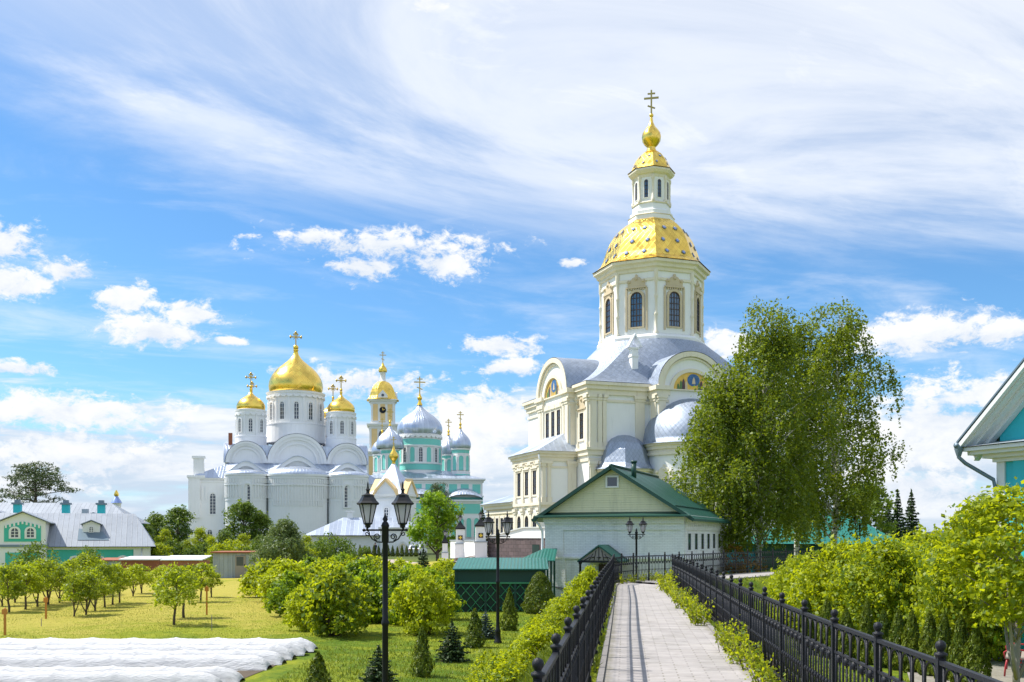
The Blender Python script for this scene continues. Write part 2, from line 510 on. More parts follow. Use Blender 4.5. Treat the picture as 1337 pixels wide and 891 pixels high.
pat_mat('silver_dome', (0.50, 0.56, 0.66), 'seam', 0.36, 0.75, (0.9, 50.0), 0.10, 0.70, 0.5, 0.05)
mat('white_metal', (0.80, 0.81, 0.83), 0.4, 0.3, var=0.05)
mat('teal', (0.06, 0.48, 0.38), 0.7, var=0.10, stain=((0.05, 0.36, 0.30), 0.25))
mat('turquoise', (0.03, 0.50, 0.58), 0.6, var=0.10)
mat('cathedral_teal', (0.20, 0.62, 0.53), 0.7, var=0.08)
mat('yellow_plaster', (0.82, 0.58, 0.28), 0.75, var=0.08)
mat('trim_white', (0.80, 0.79, 0.77), 0.6, var=0.05)
pat_mat('white_brick', (0.82, 0.83, 0.825), 'brick', 0.7, 0.0, (0.26, 0.085), 0.07, 0.80, 0.7, 0.012, tonev=0.045)
pat_mat('cream_siding', (0.74, 0.70, 0.45), 'board', 0.55, 0.0, (1, 0.12), 0.05, 0.72, 0.8, 0.03, tonev=0.02)
pat_mat('green_metal', (0.007, 0.078, 0.060), 'corr', 0.5, 0.0, (0.19, 1), 0.10, 0.70, 0.6, 0.02, tonev=0.03)
pat_mat('light_green_metal', (0.014, 0.14, 0.105), 'corr', 0.4, 0.0, (0.16, 1), 0.12, 0.65, 0.7, 0.02, tonev=0.03)
mat('dark_green', (0.008, 0.055, 0.04), 0.45, var=0.12)
mat('lattice_green', (0.05, 0.26, 0.12), 0.5, var=0.15)
mat('shed_dark', (0.006, 0.03, 0.022), 0.6, var=0.2)
pat_mat('stone_block', (0.115, 0.085, 0.085), 'brick', 0.8, 0.0, (0.62, 0.30), 0.25, 0.45, 1.0, 0.05, tonev=0.22)
mat('iron', (0.010, 0.011, 0.016), 0.5, 0.0, var=0.25, bump=0.3, bscale=60, spec=0.3)
mat('lamp_black', (0.008, 0.009, 0.012), 0.45, var=0.2, spec=0.3)
leaf_mat('lamp_glass', (0.74, 0.72, 0.82), (0.78, 0.76, 0.85), (0.90, 0.89, 0.97), 0.70, 0.3, 0.0)
mat('window_dark', (0.035, 0.05, 0.075), 0.12, var=0.3, spec=0.9)
mat('window_blue', (0.07, 0.13, 0.22), 0.10, var=0.4, fine=3, spec=0.9)
mat('frame_dark', (0.045, 0.025, 0.02), 0.5, var=0.2)
mat('star_blue', (0.28, 0.38, 0.70), 0.3, 0.5, var=0.1)
mat('roof_sheet', (0.36, 0.40, 0.44), 0.5, 0.3, var=0.15)
mat('rust', (0.30, 0.10, 0.05), 0.8, var=0.3, vscale=2)
pat_mat('red_brick', (0.36, 0.14, 0.08), 'brick', 0.85, 0.0, (0.26, 0.085), 0.2, 1.3, 0.5, 0.01)
pat_mat('grey_shed', (0.34, 0.39, 0.43), 'seam', 0.6, 0.1, (0.35, 4), 0.22, 0.6, 0.6, 0.03)
pat_mat('paving', (0.355, 0.33, 0.32), 'brick', 0.85, 0.0, (0.40, 0.135), 0.17, 0.74, 0.5, 0.008, tonev=0.12, weather=0.26, edge=(0.17, 0.16, 0.11), col2=(0.32, 0.30, 0.29))
mat('kerb', (0.24, 0.225, 0.215), 0.9, var=0.15, bump=0.3)
mat('yard', (0.38, 0.31, 0.28), 0.9, var=0.12, vscale=0.4, bump=0.3)
def fleece_mat():
    m = bpy.data.materials.new('fleece'); m.use_nodes = True
    nt = m.node_tree; b = NB(nt); p = nt.nodes['Principled BSDF']
    P = b.n('ShaderNodeTexCoord').outputs['Object']
    x, y, z = b.sep(P)
    d1 = b.noise(b.vec(b.m('ADD', b.m('MULTIPLY', x, 2.2), b.m('MULTIPLY', z, 6.0)), b.m('MULTIPLY', y, 9.0), b.m('MULTIPLY', z, 9.0)), 2.0, 6, 0.7, 0.5)
    d2 = b.noise(b.vec(b.m('SUBTRACT', b.m('MULTIPLY', x, 3.0), b.m('MULTIPLY', z, 9.0)), b.m('MULTIPLY', y, 5.0), z), 3.0, 5, 0.7, 0.4)
    dirt = b.m('MULTIPLY', b.ss(z, 0.22, 0.0), b.ss(b.noise(P, 3.0, 5, 0.7), 0.42, 0.66))
    c = b.mixc(b.m('MULTIPLY', dirt, 0.7), (0.60, 0.605, 0.62), (0.27, 0.25, 0.20))
    nt.links.new(c, p.inputs['Base Color']); p.inputs['Roughness'].default_value = 0.75
    nt.links.new(b.bump(b.m('ADD', d1, d2), 0.65, 0.10), p.inputs['Normal'])
    M['fleece'] = m


fleece_mat()
mat('soil', (0.085, 0.062, 0.04), 0.95, var=0.3, vscale=2, bump=0.8, bscale=12)
mat('orange_stake', (0.50, 0.20, 0.03), 0.6, var=0.15)
mat('bark', (0.10, 0.075, 0.055), 0.9, var=0.35, vscale=3, bump=0.6)
mat('wood_grey', (0.30, 0.27, 0.24), 0.8, var=0.2)
mat('red_paint', (0.42, 0.035, 0.05), 0.45, var=0.15)
pat_mat('tarp', (0.012, 0.18, 0.15), 'seam', 0.5, 0.0, (1.4, 9), 0.12, 0.7, 0.4, 0.04)
mat('utility_grey', (0.42, 0.46, 0.46), 0.5, var=0.06)
mat('skin', (0.45, 0.27, 0.19), 0.6, var=0.05)
mat('dark_cloth', (0.03, 0.03, 0.06), 0.8, var=0.15)
mat('car_paint', (0.72, 0.73, 0.74), 0.25, var=0.02, spec=0.7)
mat('rubber', (0.02, 0.02, 0.02), 0.8, var=0.1)
mat('tail_red', (0.4, 0.02, 0.02), 0.3, var=0.02)
mat('soffit', (0.74, 0.75, 0.76), 0.6, var=0.08)
mat('gutter', (0.16, 0.22, 0.27), 0.4, 0.3, var=0.1)
mat('icon_gold', (0.70, 0.45, 0.10), 0.45, 0.4, var=0.35, vscale=2.5, fine=9)
mat('icon_blue', (0.04, 0.13, 0.32), 0.5, var=0.6, vscale=3, fine=9)
mat('icon_robe', (0.09, 0.045, 0.06), 0.6, var=0.5, fine=7)
mat('icon_pale', (0.62, 0.50, 0.36), 0.6, var=0.4, fine=7)
mat('icon_green', (0.10, 0.19, 0.07), 0.6, var=0.4, fine=7)


def birch_bark():
    m = bpy.data.materials.new('birch_bark'); m.use_nodes = True
    nt = m.node_tree; b = NB(nt); p = nt.nodes['Principled BSDF']
    P = b.n('ShaderNodeTexCoord').outputs['Object']
    x, y, z = b.sep(P)
    n1 = b.noise(b.vec(b.m('MULTIPLY', x, 2.0), b.m('MULTIPLY', y, 2.0), b.m('MULTIPLY', z, 6.0)), 1.3, 5, 0.65)
    nt.links.new(b.mixc(b.ss(n1, 0.50, 0.58), (0.62, 0.60, 0.56), (0.04, 0.035, 0.03)), p.inputs['Base Color'])
    p.inputs['Roughness'].default_value = 0.8
    M['birch_bark'] = m


birch_bark()
leaf_mat('leaf_bright', (0.042, 0.110, 0.006), (0.54, 0.57, 0.012), (0.78, 0.84, 0.015), 0.45, hue=0.25)
leaf_mat('leaf_orchard', (0.045, 0.110, 0.010), (0.42, 0.46, 0.018), (0.62, 0.72, 0.02), 0.42, hue=0.6)
leaf_mat('leaf_mid', (0.034, 0.100, 0.007), (0.50, 0.54, 0.014), (0.74, 0.82, 0.02), 0.42, hue=0.6)
leaf_mat('leaf_garden', (0.040, 0.115, 0.010), (0.36, 0.47, 0.016), (0.54, 0.72, 0.02), 0.42, hue=0.5)
leaf_mat('leaf_birch', (0.042, 0.088, 0.008), (0.265, 0.32, 0.014), (0.40, 0.49, 0.02), 0.37, hue=0.15)
leaf_mat('leaf_dark', (0.030, 0.085, 0.012), (0.21, 0.28, 0.020), (0.30, 0.42, 0.03), 0.34, hue=0.5)
leaf_mat('leaf_willow', (0.060, 0.12, 0.035), (0.24, 0.30, 0.09), (0.26, 0.34, 0.08), 0.30)
leaf_mat('leaf_lime', (0.055, 0.15, 0.010), (0.30, 0.44, 0.016), (0.42, 0.62, 0.02), 0.40)
leaf_mat('leaf_thuja', (0.055, 0.10, 0.008), (0.26, 0.30, 0.014), (0.30, 0.36, 0.02), 0.25, hue=0.4)
leaf_mat('leaf_spruce', (0.024, 0.060, 0.022), (0.10, 0.15, 0.045), (0.06, 0.10, 0.03), 0.12, hue=0.4)
leaf_mat('leaf_blue_spruce', (0.045, 0.085, 0.075), (0.14, 0.20, 0.17), (0.08, 0.13, 0.10), 0.10)
leaf_mat('leaf_pine', (0.035, 0.070, 0.028), (0.15, 0.19, 0.06), (0.14, 0.19, 0.05), 0.22)
leaf_mat('leaf_orange', (0.20, 0.10, 0.01), (0.50, 0.30, 0.02), (0.40, 0.25, 0.02), 0.3)
leaf_mat('grass_blade', (0.085, 0.135, 0.010), (0.25, 0.27, 0.018), (0.30, 0.36, 0.02), 0.3)


def lawn_mat():
    m = bpy.data.materials.new('lawn'); m.use_nodes = True
    nt = m.node_tree; b = NB(nt); p = nt.nodes['Principled BSDF']
    P = b.n('ShaderNodeNewGeometry').outputs['Position']
    x, y, z = b.sep(P)
    big = b.noise(P, 0.11, 4, 0.6, 0.3)
    mid = b.noise(P, 0.75, 5, 0.65, 0.4)
    fin = b.noise(P, 7.0, 5, 0.7)
    vf = b.noise(P, 38.0, 3, 0.7)
    # the mown orchard (far left) is dry and straw coloured, the near lawn watered and green
    dry = b.ss(b.m('ADD', b.m('SUBTRACT', y, 36.0), b.m('MULTIPLY', x, -0.45)), -2.0, 14.0)
    dry = b.m('MULTIPLY', dry, b.m('MULTIPLY', b.ss(x, -2.0, -7.0, 0.0, 1.0), b.ss(y, 78.0, 100.0, 1.0, 0.0)))
    t = b.m('ADD', b.m('MULTIPLY', b.m('SUBTRACT', big, 0.5), 1.5), b.m('MULTIPLY', b.m('SUBTRACT', mid, 0.5), 2.0))
    t = b.m('ADD', t, b.m('MULTIPLY', b.m('SUBTRACT', fin, 0.5), 0.9))
    tt = b.m('ADD', b.m('MULTIPLY', dry, 0.70), b.m('ADD', b.m('MULTIPLY', t, 0.72), 0.22), clamp=True)
    c = b.mixc(b.ss(tt, 0.0, 0.5), (0.085, 0.150, 0.010), (0.235, 0.265, 0.016))
    c = b.mixc(b.ss(tt, 0.42, 1.0), c, (0.38, 0.33, 0.06))
    c = b.mixc(b.ss(y, 100.0, 135.0), c, (0.075, 0.10, 0.03))
    k = b.m('ADD', 0.55, b.m('ADD', b.m('MULTIPLY', fin, 0.45), b.m('MULTIPLY', vf, 0.45)))
    c = b.mixc(1.0, c, b.vec(k, k, k), 'MULTIPLY')
    nt.links.new(c, p.inputs['Base Color'])
    p.inputs['Roughness'].default_value = 0.9
    p.inputs['Specular IOR Level'].default_value = 0.15
    nt.links.new(b.bump(b.m('ADD', fin, b.m('MULTIPLY', vf, 0.7)), 0.9, 0.06), p.inputs['Normal'])
    M['lawn'] = m


lawn_mat()
mat('hill', (0.03, 0.055, 0.045), 0.95, var=0.3, vscale=0.02, fine=0.15)

# ------------------------------------------------------------------ ground, path, yard
def catmull(pts, step):
    out = []
    P = [2 * Vector(pts[0]) - Vector(pts[1])] + [Vector(p) for p in pts] + [2 * Vector(pts[-1]) - Vector(pts[-2])]
    for i in range(1, len(P) - 2):
        n = max(2, int((P[i + 1] - P[i]).length / step))
        for k in range(n):
            t = k / n
            a, b_, c, d = P[i - 1], P[i], P[i + 1], P[i + 2]
            out.append(0.5 * ((2 * b_) + (c - a) * t + (2 * a - 5 * b_ + 4 * c - d) * t * t + (3 * b_ - a - 3 * c + d) * t ** 3))
    out.append(P[-2])
    return out


PATH = catmull([(-0.25, -9), (0.69, 0), (2.2, 13), (3.05, 20.5), (5.05, 38.2), (5.6, 40.0), (6.6, 41.9), (8.2, 43.9), (10.2, 46.2), (12, 48.8), (14.4, 51.6), (18.4, 55.2), (24.3, 60), (36, 68.5), (60, 84)], 0.6)
PA = np.array([(p.x, p.y) for p in PATH])


def smooth(t):
    t = np.clip(t, 0, 1); return t * t * (3 - 2 * t)


def ground_np(x, y):
    x = np.asarray(x, float); y = np.asarray(y, float)
    z = -1.55 + 0.75 * smooth((y - 92) / 50)
    z = z + 1.75 * np.exp(-((x - 1.0) / 13.0) ** 2 - ((y - 86) / 13.0) ** 2)
    z = z + 0.55 * smooth((x - 12) / 20) * smooth((y - 52) / 20)
    z = z + 0.04 * np.sin(x * 0.7 + 1.3) * np.sin(y * 0.45)
    d = np.full(x.shape, 1e9)
    for i in range(0, len(PA) - 1):
        a, b_ = PA[i], PA[i + 1]
        if i % 2: continue
        b_ = PA[min(i + 2, len(PA) - 1)]
        ab = b_ - a
        t = np.clip(((x - a[0]) * ab[0] + (y - a[1]) * ab[1]) / (ab @ ab), 0, 1)
        d = np.minimum(d, np.hypot(x - a[0] - ab[0] * t, y - a[1] - ab[1] * t))
    f = 1 - smooth((d - 1.5) / 2.2)
    return z * (1 - f) + (-0.02) * f


def gz(x, y):
    return float(ground_np(np.array([x]), np.array([y]))[0])


def build_ground():
    xs = np.concatenate([np.array([-3500, -1800, -900, -500, -300, -200, -150, -110, -85, -65, -50, -40, -32, -26, -21, -17, -14]), np.arange(-12, 18, 0.45), np.array([18.5, 20, 22, 25, 29, 34, 40, 50, 65, 85, 120, 170, 250, 400, 800, 1800, 3500])])
    ys = np.concatenate([np.array([-300, -100, -40, -20, -10, -5]), np.arange(0, 62, 0.6), np.arange(62, 130, 2.0), np.array([132, 140, 150, 165, 185, 210, 250, 320, 450, 700, 1200, 2400, 5000])])
    X, Y = np.meshgrid(xs, ys)
    Z = ground_np(X, Y)
    nx, ny = len(xs), len(ys)
    mb = MB()
    mb.v = list(zip(X.ravel().tolist(), Y.ravel().tolist(), Z.ravel().tolist()))
    mb.f = [[j * nx + i, j * nx + i + 1, (j + 1) * nx + i + 1, (j + 1) * nx + i] for j in range(ny - 1) for i in range(nx - 1)]
    n = len(mb.f); mb.mi = [0] * n; mb.sm = [True] * n; mb.uv = [[(0, 0)] * 4] * n
    tag(mb.build('lawn', M['lawn'], recalc=False), kind='structure')


build_ground()


def strip(center, w0, w1, z, mb, z1=None, mi=0):
    """ribbon between offsets w0 and w1 from the centre line (left negative), pattern laid along it"""
    L = 0; rows = []
    for i, p in enumerate(center):
        a = center[max(i - 1, 0)]; c = center[min(i + 1, len(center) - 1)]
        t = (c - a).normalized(); nrm = Vector((t.y, -t.x))
        if i: L += (p - center[i - 1]).length
        rows.append((p + nrm * w0, p + nrm * w1, L))
    for (a, b_, l0), (c, d, l1) in zip(rows, rows[1:]):
        zt = z
        mb.add([(a.x, a.y, zt), (b_.x, b_.y, zt), (d.x, d.y, zt), (c.x, c.y, zt)], [(0, 1, 2, 3)], mi, False, [[(w0, l0), (w1, l0), (w1, l1), (w0, l1)]])
        if z1 is not None:
            for e, g in ((a, c), (b_, d)):
                mb.add([(e.x, e.y, z1), (g.x, g.y, z1), (g.x, g.y, zt), (e.x, e.y, zt)], [(0, 1, 2, 3)], mi)


mb = MB(); strip(PATH, -1.00, 1.00, 0.0, mb, -0.1)
tag(mb.build('footpath', M['paving'], recalc=False), kind='structure')
mb = MB(); strip(PATH, -1.09, -1.004, 0.03, mb, -0.1); strip(PATH, 1.004, 1.09, 0.03, mb, -0.1)
tag(mb.build('kerb', M['kerb'], recalc=False), kind='structure')

# pale courtyard in front of the white gate and the narrow lane running off to the left
def drape(pts, z_off, name, m):
    poly = [Vector(p) for p in pts]
    mb = MB()
    bm = bmesh.new()
    vs_ = [bm.verts.new((p.x, p.y, 0)) for p in poly]
    bm.faces.new(vs_)
    bmesh.ops.triangulate(bm, faces=bm.faces)
    for _ in range(5):
        bmesh.ops.subdivide_edges(bm, edges=[e for e in bm.edges if e.calc_length() > 1.6], cuts=1, use_grid_fill=True)
        bmesh.ops.triangulate(bm, faces=bm.faces)
    bm.verts.index_update()
    co = np.array([v.co[:] for v in bm.verts])
    zz = ground_np(co[:, 0], co[:, 1]) + z_off
    mb.add([(a[0], a[1], q) for a, q in zip(co, zz)], [[v.index for v in f.verts] for f in bm.faces], 0, True)
    bm.free()
    return tag(mb.build(name, m, recalc=False), kind='structure')


drape([(-6, 84), (-3.5, 78.5), (1, 74.5), (4, 74), (6, 80), (5, 95), (-4, 100), (-9, 104)], 0.035, 'courtyard', M['yard'])
drape([(-9, 104), (-4, 100), (-14, 122), (-22, 130), (-40, 132), (-40, 128), (-24, 126)], 0.03, 'lane', M['yard'])
drape([(9.4, 23.5), (16, 20), (20, 27), (16, 29), (10.5, 26.6)], 0.03, 'pavement', M['paving'])

drape([(-60, 21.6), (-6.7, 21.6), (-6.3, 26), (-6.05, 30.3), (-60, 30.3)], 0.012, 'garden_soil', M['soil'])
drape([(-60, 20.3), (-9.7, 20.3), (-9.7, 21.4), (-60, 21.4)], 0.012, 'garden_soil', M['soil'])

# wooded ridge far away
def ridge(name, y0, x0, x1, h, seed):
    rng = random.Random(seed)
    mb = MB(); n = 90
    ph = [rng.uniform(0, 6) for _ in range(5)]
    def fn(u, v):
        x = x0 + (x1 - x0) * u
        hh = h * (0.6 + 0.2 * sin(u * 9 + ph[0]) + 0.12 * sin(u * 23 + ph[1]) + 0.04 * sin(u * 97 + ph[2]) + 0.03 * sin(u * 211 + ph[3]))
        env = min(1, u * 6, (1 - u) * 6)
        return (x, y0 + v * 400, -2 + hh * env * sin(pi * min(1, v * 0.98 + 0.02)))
    mb.grid(fn, 220, 8)
    tag(mb.build(name, M['hill'], recalc=False), kind='structure')


ridge('hill', 1100, -1500, -150, 27, 3)
ridge('hill', 1300, 250, 1500, 22, 8)

# ------------------------------------------------------------------ windows, crosses, ornaments
def arch(w, h, seg=8, flat=1.0):
    r = w / 2
    pts = [(-r, 0), (r, 0)]
    for k in range(seg + 1):
        a = pi * k / seg
        pts.append((r * cos(a), h - r * flat + r * flat * sin(a)))
    return pts


def rect(w, h):
    return [(-w / 2, 0), (w / 2, 0), (w / 2, h), (-w / 2, h)]


def window(parent, O, ux, nrm, w, h, frame='cream', glass='window_dark', bar='frame_dark', border=0.25, arched=True, nx=2, ny=4, proud=0.10, barw=0.06):
    """a window part (surround and glazing bars) with its pane as a sub-part; O is the middle of the sill on the wall"""
    f = arch if arched else (lambda a, b_: rect(a, b_))
    inner = f(w, h); outer = [(a * (w + 2 * border) / w, -border * 0.6 + (b_) * (h + border * 1.6) / h) for a, b_ in inner]
    mb = MB()
    mb.ring(outer, inner, O, ux, nrm, 0.0, proud, 0)
    d0, d1 = 0.015, 0.055
    top = lambda a: h if not arched else h - w / 2 + sqrt(max(0, (w / 2) ** 2 - a * a))
    for i in range(1, nx):
        a = -w / 2 + w * i / nx
        bw = barw * (1.4 if nx % 2 == 0 and i == nx // 2 else 0.7)
        mb.ext([(a - bw / 2, 0), (a + bw / 2, 0), (a + bw / 2, top(a) - 0.02), (a - bw / 2, top(a) - 0.02)], O, ux, nrm, d0, d1, 1)
    hm = h - (w / 2 if arched else 0)
    for j in range(1, ny + (1 if arched else 0)):
        b_ = hm * j / ny
        mb.ext([(-w / 2, b_ - barw / 2), (w / 2, b_ - barw / 2), (w / 2, b_ + barw / 2), (-w / 2, b_ + barw / 2)], O, ux, nrm, d0, d1 + 0.004, 1)
    bi = [(a * 0.90, 0.04 + b_ * 0.95) for a, b_ in inner]
    mb.ring(inner, bi, O, ux, nrm, d0, d1 + 0.008, 1)
    wn = mb.build('window', [M[frame], M[bar]], parent)
    mb = MB(); mb.ext(inner, O, ux, nrm, -0.05, 0.012)
    mb.build('pane', M[glass], wn)
    return wn


def cross_mb(x, y, z0, h, w, t, ornate=False, slant=True):
    mb = MB()
    mb.box(x - t / 2, y - t / 2, z0, x + t / 2, y + t / 2, z0 + h)
    zc = z0 + h * 0.68
    tt = t * 0.46
    mb.box(x - w / 2, y - tt, zc - t / 2, x + w / 2, y + tt, zc + t / 2)
    zt = z0 + h * 0.86
    mb.box(x - w * 0.26, y - tt * 0.94, zt - t * 0.4, x + w * 0.26, y + tt * 0.94, zt + t * 0.4)
    if slant:
        mb.obox((x, y, z0 + h * 0.32), (1, 0, -0.42), (0, 1, 0), (0.42, 0, 1), w * 0.27, tt * 0.9, t * 0.4)
    if ornate:
        for (a, b_) in ((-w / 2, zc), (w / 2, zc), (0, z0 + h)):
            mb.ball((x + a, y, b_), t * 0.95, 8, 5)
            mb.ball((x + a + (t if a == 0 else 0), y, b_ - (t if a == 0 else -t)), t * 0.6, 6, 4)
            mb.ball((x + a - (t if a == 0 else 0), y, b_ - t), t * 0.6, 6, 4)
        for q in range(4):
            a = pi / 4 + q * pi / 2
            mb.tube([(x, y, zc), (x + cos(a) * w * 0.34, y, zc + sin(a) * w * 0.34)], t * 0.25, 5)
    return mb


def pilaster(parent, x, y, z0, z1, ux, nrm, w=0.7, proud=0.16, m='cream'):
    O = (x, y, 0)
    mb = MB()
    mb.ext([(-w / 2, z0), (w / 2, z0), (w / 2, z1), (-w / 2, z1)], O, ux, nrm, 0.0, proud)
    for (za, zb, k) in ((z0, z0 + 0.5, 0.08), (z1 - 0.55, z1 - 0.3, 0.08), (z1 - 0.3, z1, 0.16)):
        mb.ext([(-w / 2 - k, za), (w / 2 + k, za), (w / 2 + k, zb), (-w / 2 - k, zb)], O, ux, nrm, 0.0, proud + k)
    return mb.build('pilaster', M[m], parent)


def rect_cornice(mb, x0, y0, x1, y1, steps, mi=0):
    """stacked square collars: steps = (z0, z1, out)"""
    for z0, z1, o in steps:
        mb.box(x0 - o, y0 - o, z0, x1 + o, y1 + o, z1, mi)


def crown_piece(O, ux, nrm, w, z, h, m='cream', parent=None):
    """carved crest over a window"""
    mb = MB()
    pts = [(-w / 2, 0), (w / 2, 0), (w / 2, h * .28), (w * .56, h * .42), (w * .46, h * .58), (w * .34, h * .5), (w * .22, h * .72), (w * .08, h * .8), (w * .07, h * .95), (0, h),
           (-w * .07, h * .95), (-w * .08, h * .8), (-w * .22, h * .72), (-w * .34, h * .5), (-w * .46, h * .58), (-w * .56, h * .42), (-w / 2, h * .28)]
    O = Vector(O) + Vector((0, 0, z))
    mb.ext(pts, O, ux, nrm, 0.0, 0.16)
    mb.ext([(-w * .6, -0.16), (w * .6, -0.16), (w * .6, 0.0), (-w * .6, 0.0)], O, ux, nrm, 0.0, 0.24)
    for k in range(7):
        a = -w * .42 + w * .84 * k / 6
        mb.ext([(a - w * .035, -.36), (a + w * .035, -.36), (a + w * .035, -.16), (a - w * .035, -.16)], O, ux, nrm, 0.0, 0.18)
    for a in (-w * .4, w * .4, 0):
        c = Vector(O) + Vector(ux) * a + Vector((0, 0, h * (.42 if a else .62))) + Vector(nrm) * 0.17
        mb.ball(c, w * .09, 8, 5)
    return mb.build('crest', M[m], parent)


# ------------------------------------------------------------------ the church with the star dome (right)
def annunciation():
    C = Vector((15.4, 110.0))
    g = gz(C.x, C.y) - 0.3
    rt = thing('domed_church', 'tall white church with cream trim and a faceted golden dome dotted with stars', 'church', (C.x, C.y, g), radians(-70.5))
    X, Y = Vector((1, 0, 0)), Vector((0, 1, 0))
    W = M['white_wall']
    s = 9.0
    # walls: cube, arms, gallery, refectory
    mb = MB(); mb.box(-8.5, -11.3, g, 8.5, 9.5, 16.6)
    mb.build('wall', W, rt)
    for nm, (x0, y0, x1, y1) in {'arm': (-3.05, -12.1, 5.4, -11.3), 'arm2': (8.5, -4.64, 10.3, 2.86), 'arm3': (-4.2, 9.5, 4.2, 10.6)}.items():
        a = MB(); a.box(x0, y0, g, x1, y1, 16.6)
        if nm == 'arm2':
            r, rz = 3.75, 3.3
            a.ext([(r * cos(pi * k / 24), 16.6 + rz * sin(pi * k / 24)) for k in range(25)], (9.8, -.89, 0), Y, X, -3.0, 0.5)
        else:
            r, rz = 4.2, 3.5
            sg = -1 if y0 < 0 else 1
            a.ext([(r * cos(pi * k / 24), 16.6 + rz * sin(pi * k / 24)) for k in range(25)], (1.175 if sg < 0 else 0, -11.6 if sg < 0 else 10.1, 0), X, Y * sg, -3.0, 0.5)
        a.build('wall', W, rt)
    # main roof: octagon neck down to the square eave with a swelling shoulder
    def roof(u, v):
        a = 2 * pi * u + pi / 8
        ca, sa = cos(a), sin(a)
        k = max(abs(ca), abs(sa))
        sq = (9.1 / k * ca, (11.9 if sa < 0 else 10.1) / k * sa)
        oc = (6.0 * ca, 6.0 * sa)
        t = v
        e = 1 - v
        b_ = t ** 1.08
        x = oc[0] + (sq[0] - oc[0]) * b_; y = oc[1] + (sq[1] - oc[1]) * b_
        z = 17.15 + 5.4 * ((1 - t) ** 1.25 * .72 + (0.5 + 0.5 * cos(pi * t)) * .28)
        return (x, y, z)
    mb = MB(); mb.grid(roof, 96, 14, 0, False)
    mb.build('roof', M['silver_tile'], rt)
    # barrel roofs over the arms, from the gable face back into the main roof
    for (face, back, r, rz, ax) in ((12.42, 3.5, 4.32, 3.68, 's'), (10.62, 3.0, 3.87, 3.48, 'e'), (11.0, 3.5, 4.4, 3.7, 'n')):
        def fn(u, v, face=face, back=back, r=r, rz=rz, ax=ax):
            a = pi * u; q = r * cos(a); z = 16.95 + rz * sin(a); d = back + (face - back) * v
            return {'s': (q + 1.175, -d, z), 'n': (q, d, z), 'e': (d, q - .89, z)}[ax]
        mb = MB(); mb.grid(fn, 24, 8, 0, True)
        mb.build('roof', M['silver_tile'], rt)
    # arch mouldings and painted lunettes on the two gables that show
    def lun(O, ux, nrm, r, rz, ir, irz, zi):
        a = MB()
        oc = [((r) * cos(pi * k / 28), 16.75 + rz * sin(pi * k / 28)) for k in range(29)]
        ic = [((r - .55) * cos(pi * k / 28), 16.75 + (rz - .5) * sin(pi * k / 28)) for k in range(29)]
        a.ring(oc, ic, O, ux, nrm, 0.0, 0.35, 0, False)
        oc = [((r - .62) * cos(pi * k / 28), 16.75 + (rz - .57) * sin(pi * k / 28)) for k in range(29)]
        ic2 = [((r - .80) * cos(pi * k / 28), 16.75 + (rz - .75) * sin(pi * k / 28)) for k in range(29)]
        a.ring(oc, ic2, O, ux, nrm, 0.0, 0.16, 0, False)
        a.build('archivolt', M['cream'], rt)
        f = MB()
        p1 = [((ir + .4) * cos(pi * k / 24), zi - .12 + (irz + .5) * sin(pi * k / 24)) for k in range(25)]
        p2 = [(ir * cos(pi * k / 24), zi + irz * sin(pi * k / 24)) for k in range(25)]
        f.ring(p1, p2, O, ux, nrm, 0.0, 0.22)
        fo = f.build('icon_frame', M['cream'], rt)
        ic = MB(); ic.ext(p2, O, ux, nrm, 0.0, 0.06)
        io = ic.build('icon', M['icon_gold'], rt)
        n = Vector(nrm)
        def fig(pts, d, m, nm):
            q = MB(); q.ext(pts, O, ux, nrm, 0.05, d); q.build(nm, M[m], io)
        ell = lambda cx, cz, a_, b_: [(cx + a_ * cos(2 * pi * k / 16), cz + b_ * sin(2 * pi * k / 16)) for k in range(16)]
        k = ir / 2.3
        fig(ell(0.25 * k, zi + irz * .56, .78 * k, .36 * irz), .075, 'icon_blue', 'halo')
        fig([(.05 * k, zi + irz * .34), (.48 * k, zi + irz * .34), (.40 * k, zi + irz * .62), (.27 * k, zi + irz * .74), (.14 * k, zi + irz * .62)], .095, 'icon_pale', 'robed_figure')
        for cx, hh, w_, m in ((-1.0, .62, .20, 'icon_robe'), (-1.32, .52, .18, 'icon_green'), (-.66, .50, .16, 'icon_pale'), (-1.66, .34, .15, 'icon_green'), (1.2, .55, .19, 'icon_robe'), (1.55, .42, .16, 'icon_pale'), (.92, .44, .15, 'icon_green')):
            fig([((cx - w_) * k, zi + .04), ((cx + w_) * k, zi + .04), ((cx + w_ * .7) * k, zi + irz * hh * .8), ((cx) * k, zi + irz * hh), ((cx - w_ * .7) * k, zi + irz * hh * .8)], .085, m, 'robed_figure')
    lun((10.3, -.89, 0), Y, X, 3.86, 3.62, 2.1, 1.75, 16.55)
    lun((1.175, -12.1, 0), X, -Y, 4.31, 3.82, 2.2, 1.9, 16.6)
    # cornices
    mb = MB()
    rect_cornice(mb, -8.5, -11.3, 8.5, 9.5, [(15.2, 15.45, .12), (15.9, 16.4, .22), (16.4, 16.8, .42), (16.8, 17.1, .60)])
    mb.build('cornice', M['cream'], rt)
    for x0, y0, x1, y1 in ((-3.05, -12.1, -1.7, -11.35), (4.1, -12.1, 5.4, -11.35), (8.55, -4.64, 10.3, -3.6), (8.55, 1.8, 10.3, 2.86)):
        mb = MB()
        rect_cornice(mb, x0, y0, x1, y1, [(15.2, 15.45, .14), (15.9, 16.4, .24), (16.4, 16.82, .44)])
        mb.build('cornice', M['cream'], rt)
    mb = MB()
    rect_cornice(mb, -8.5, -11.3, 8.5, 9.5, [(9.3, 9.6, .10), (9.9, 10.4, .22), (10.4, 10.65, .38)])
    mb.build('string_course', M['cream'], rt)
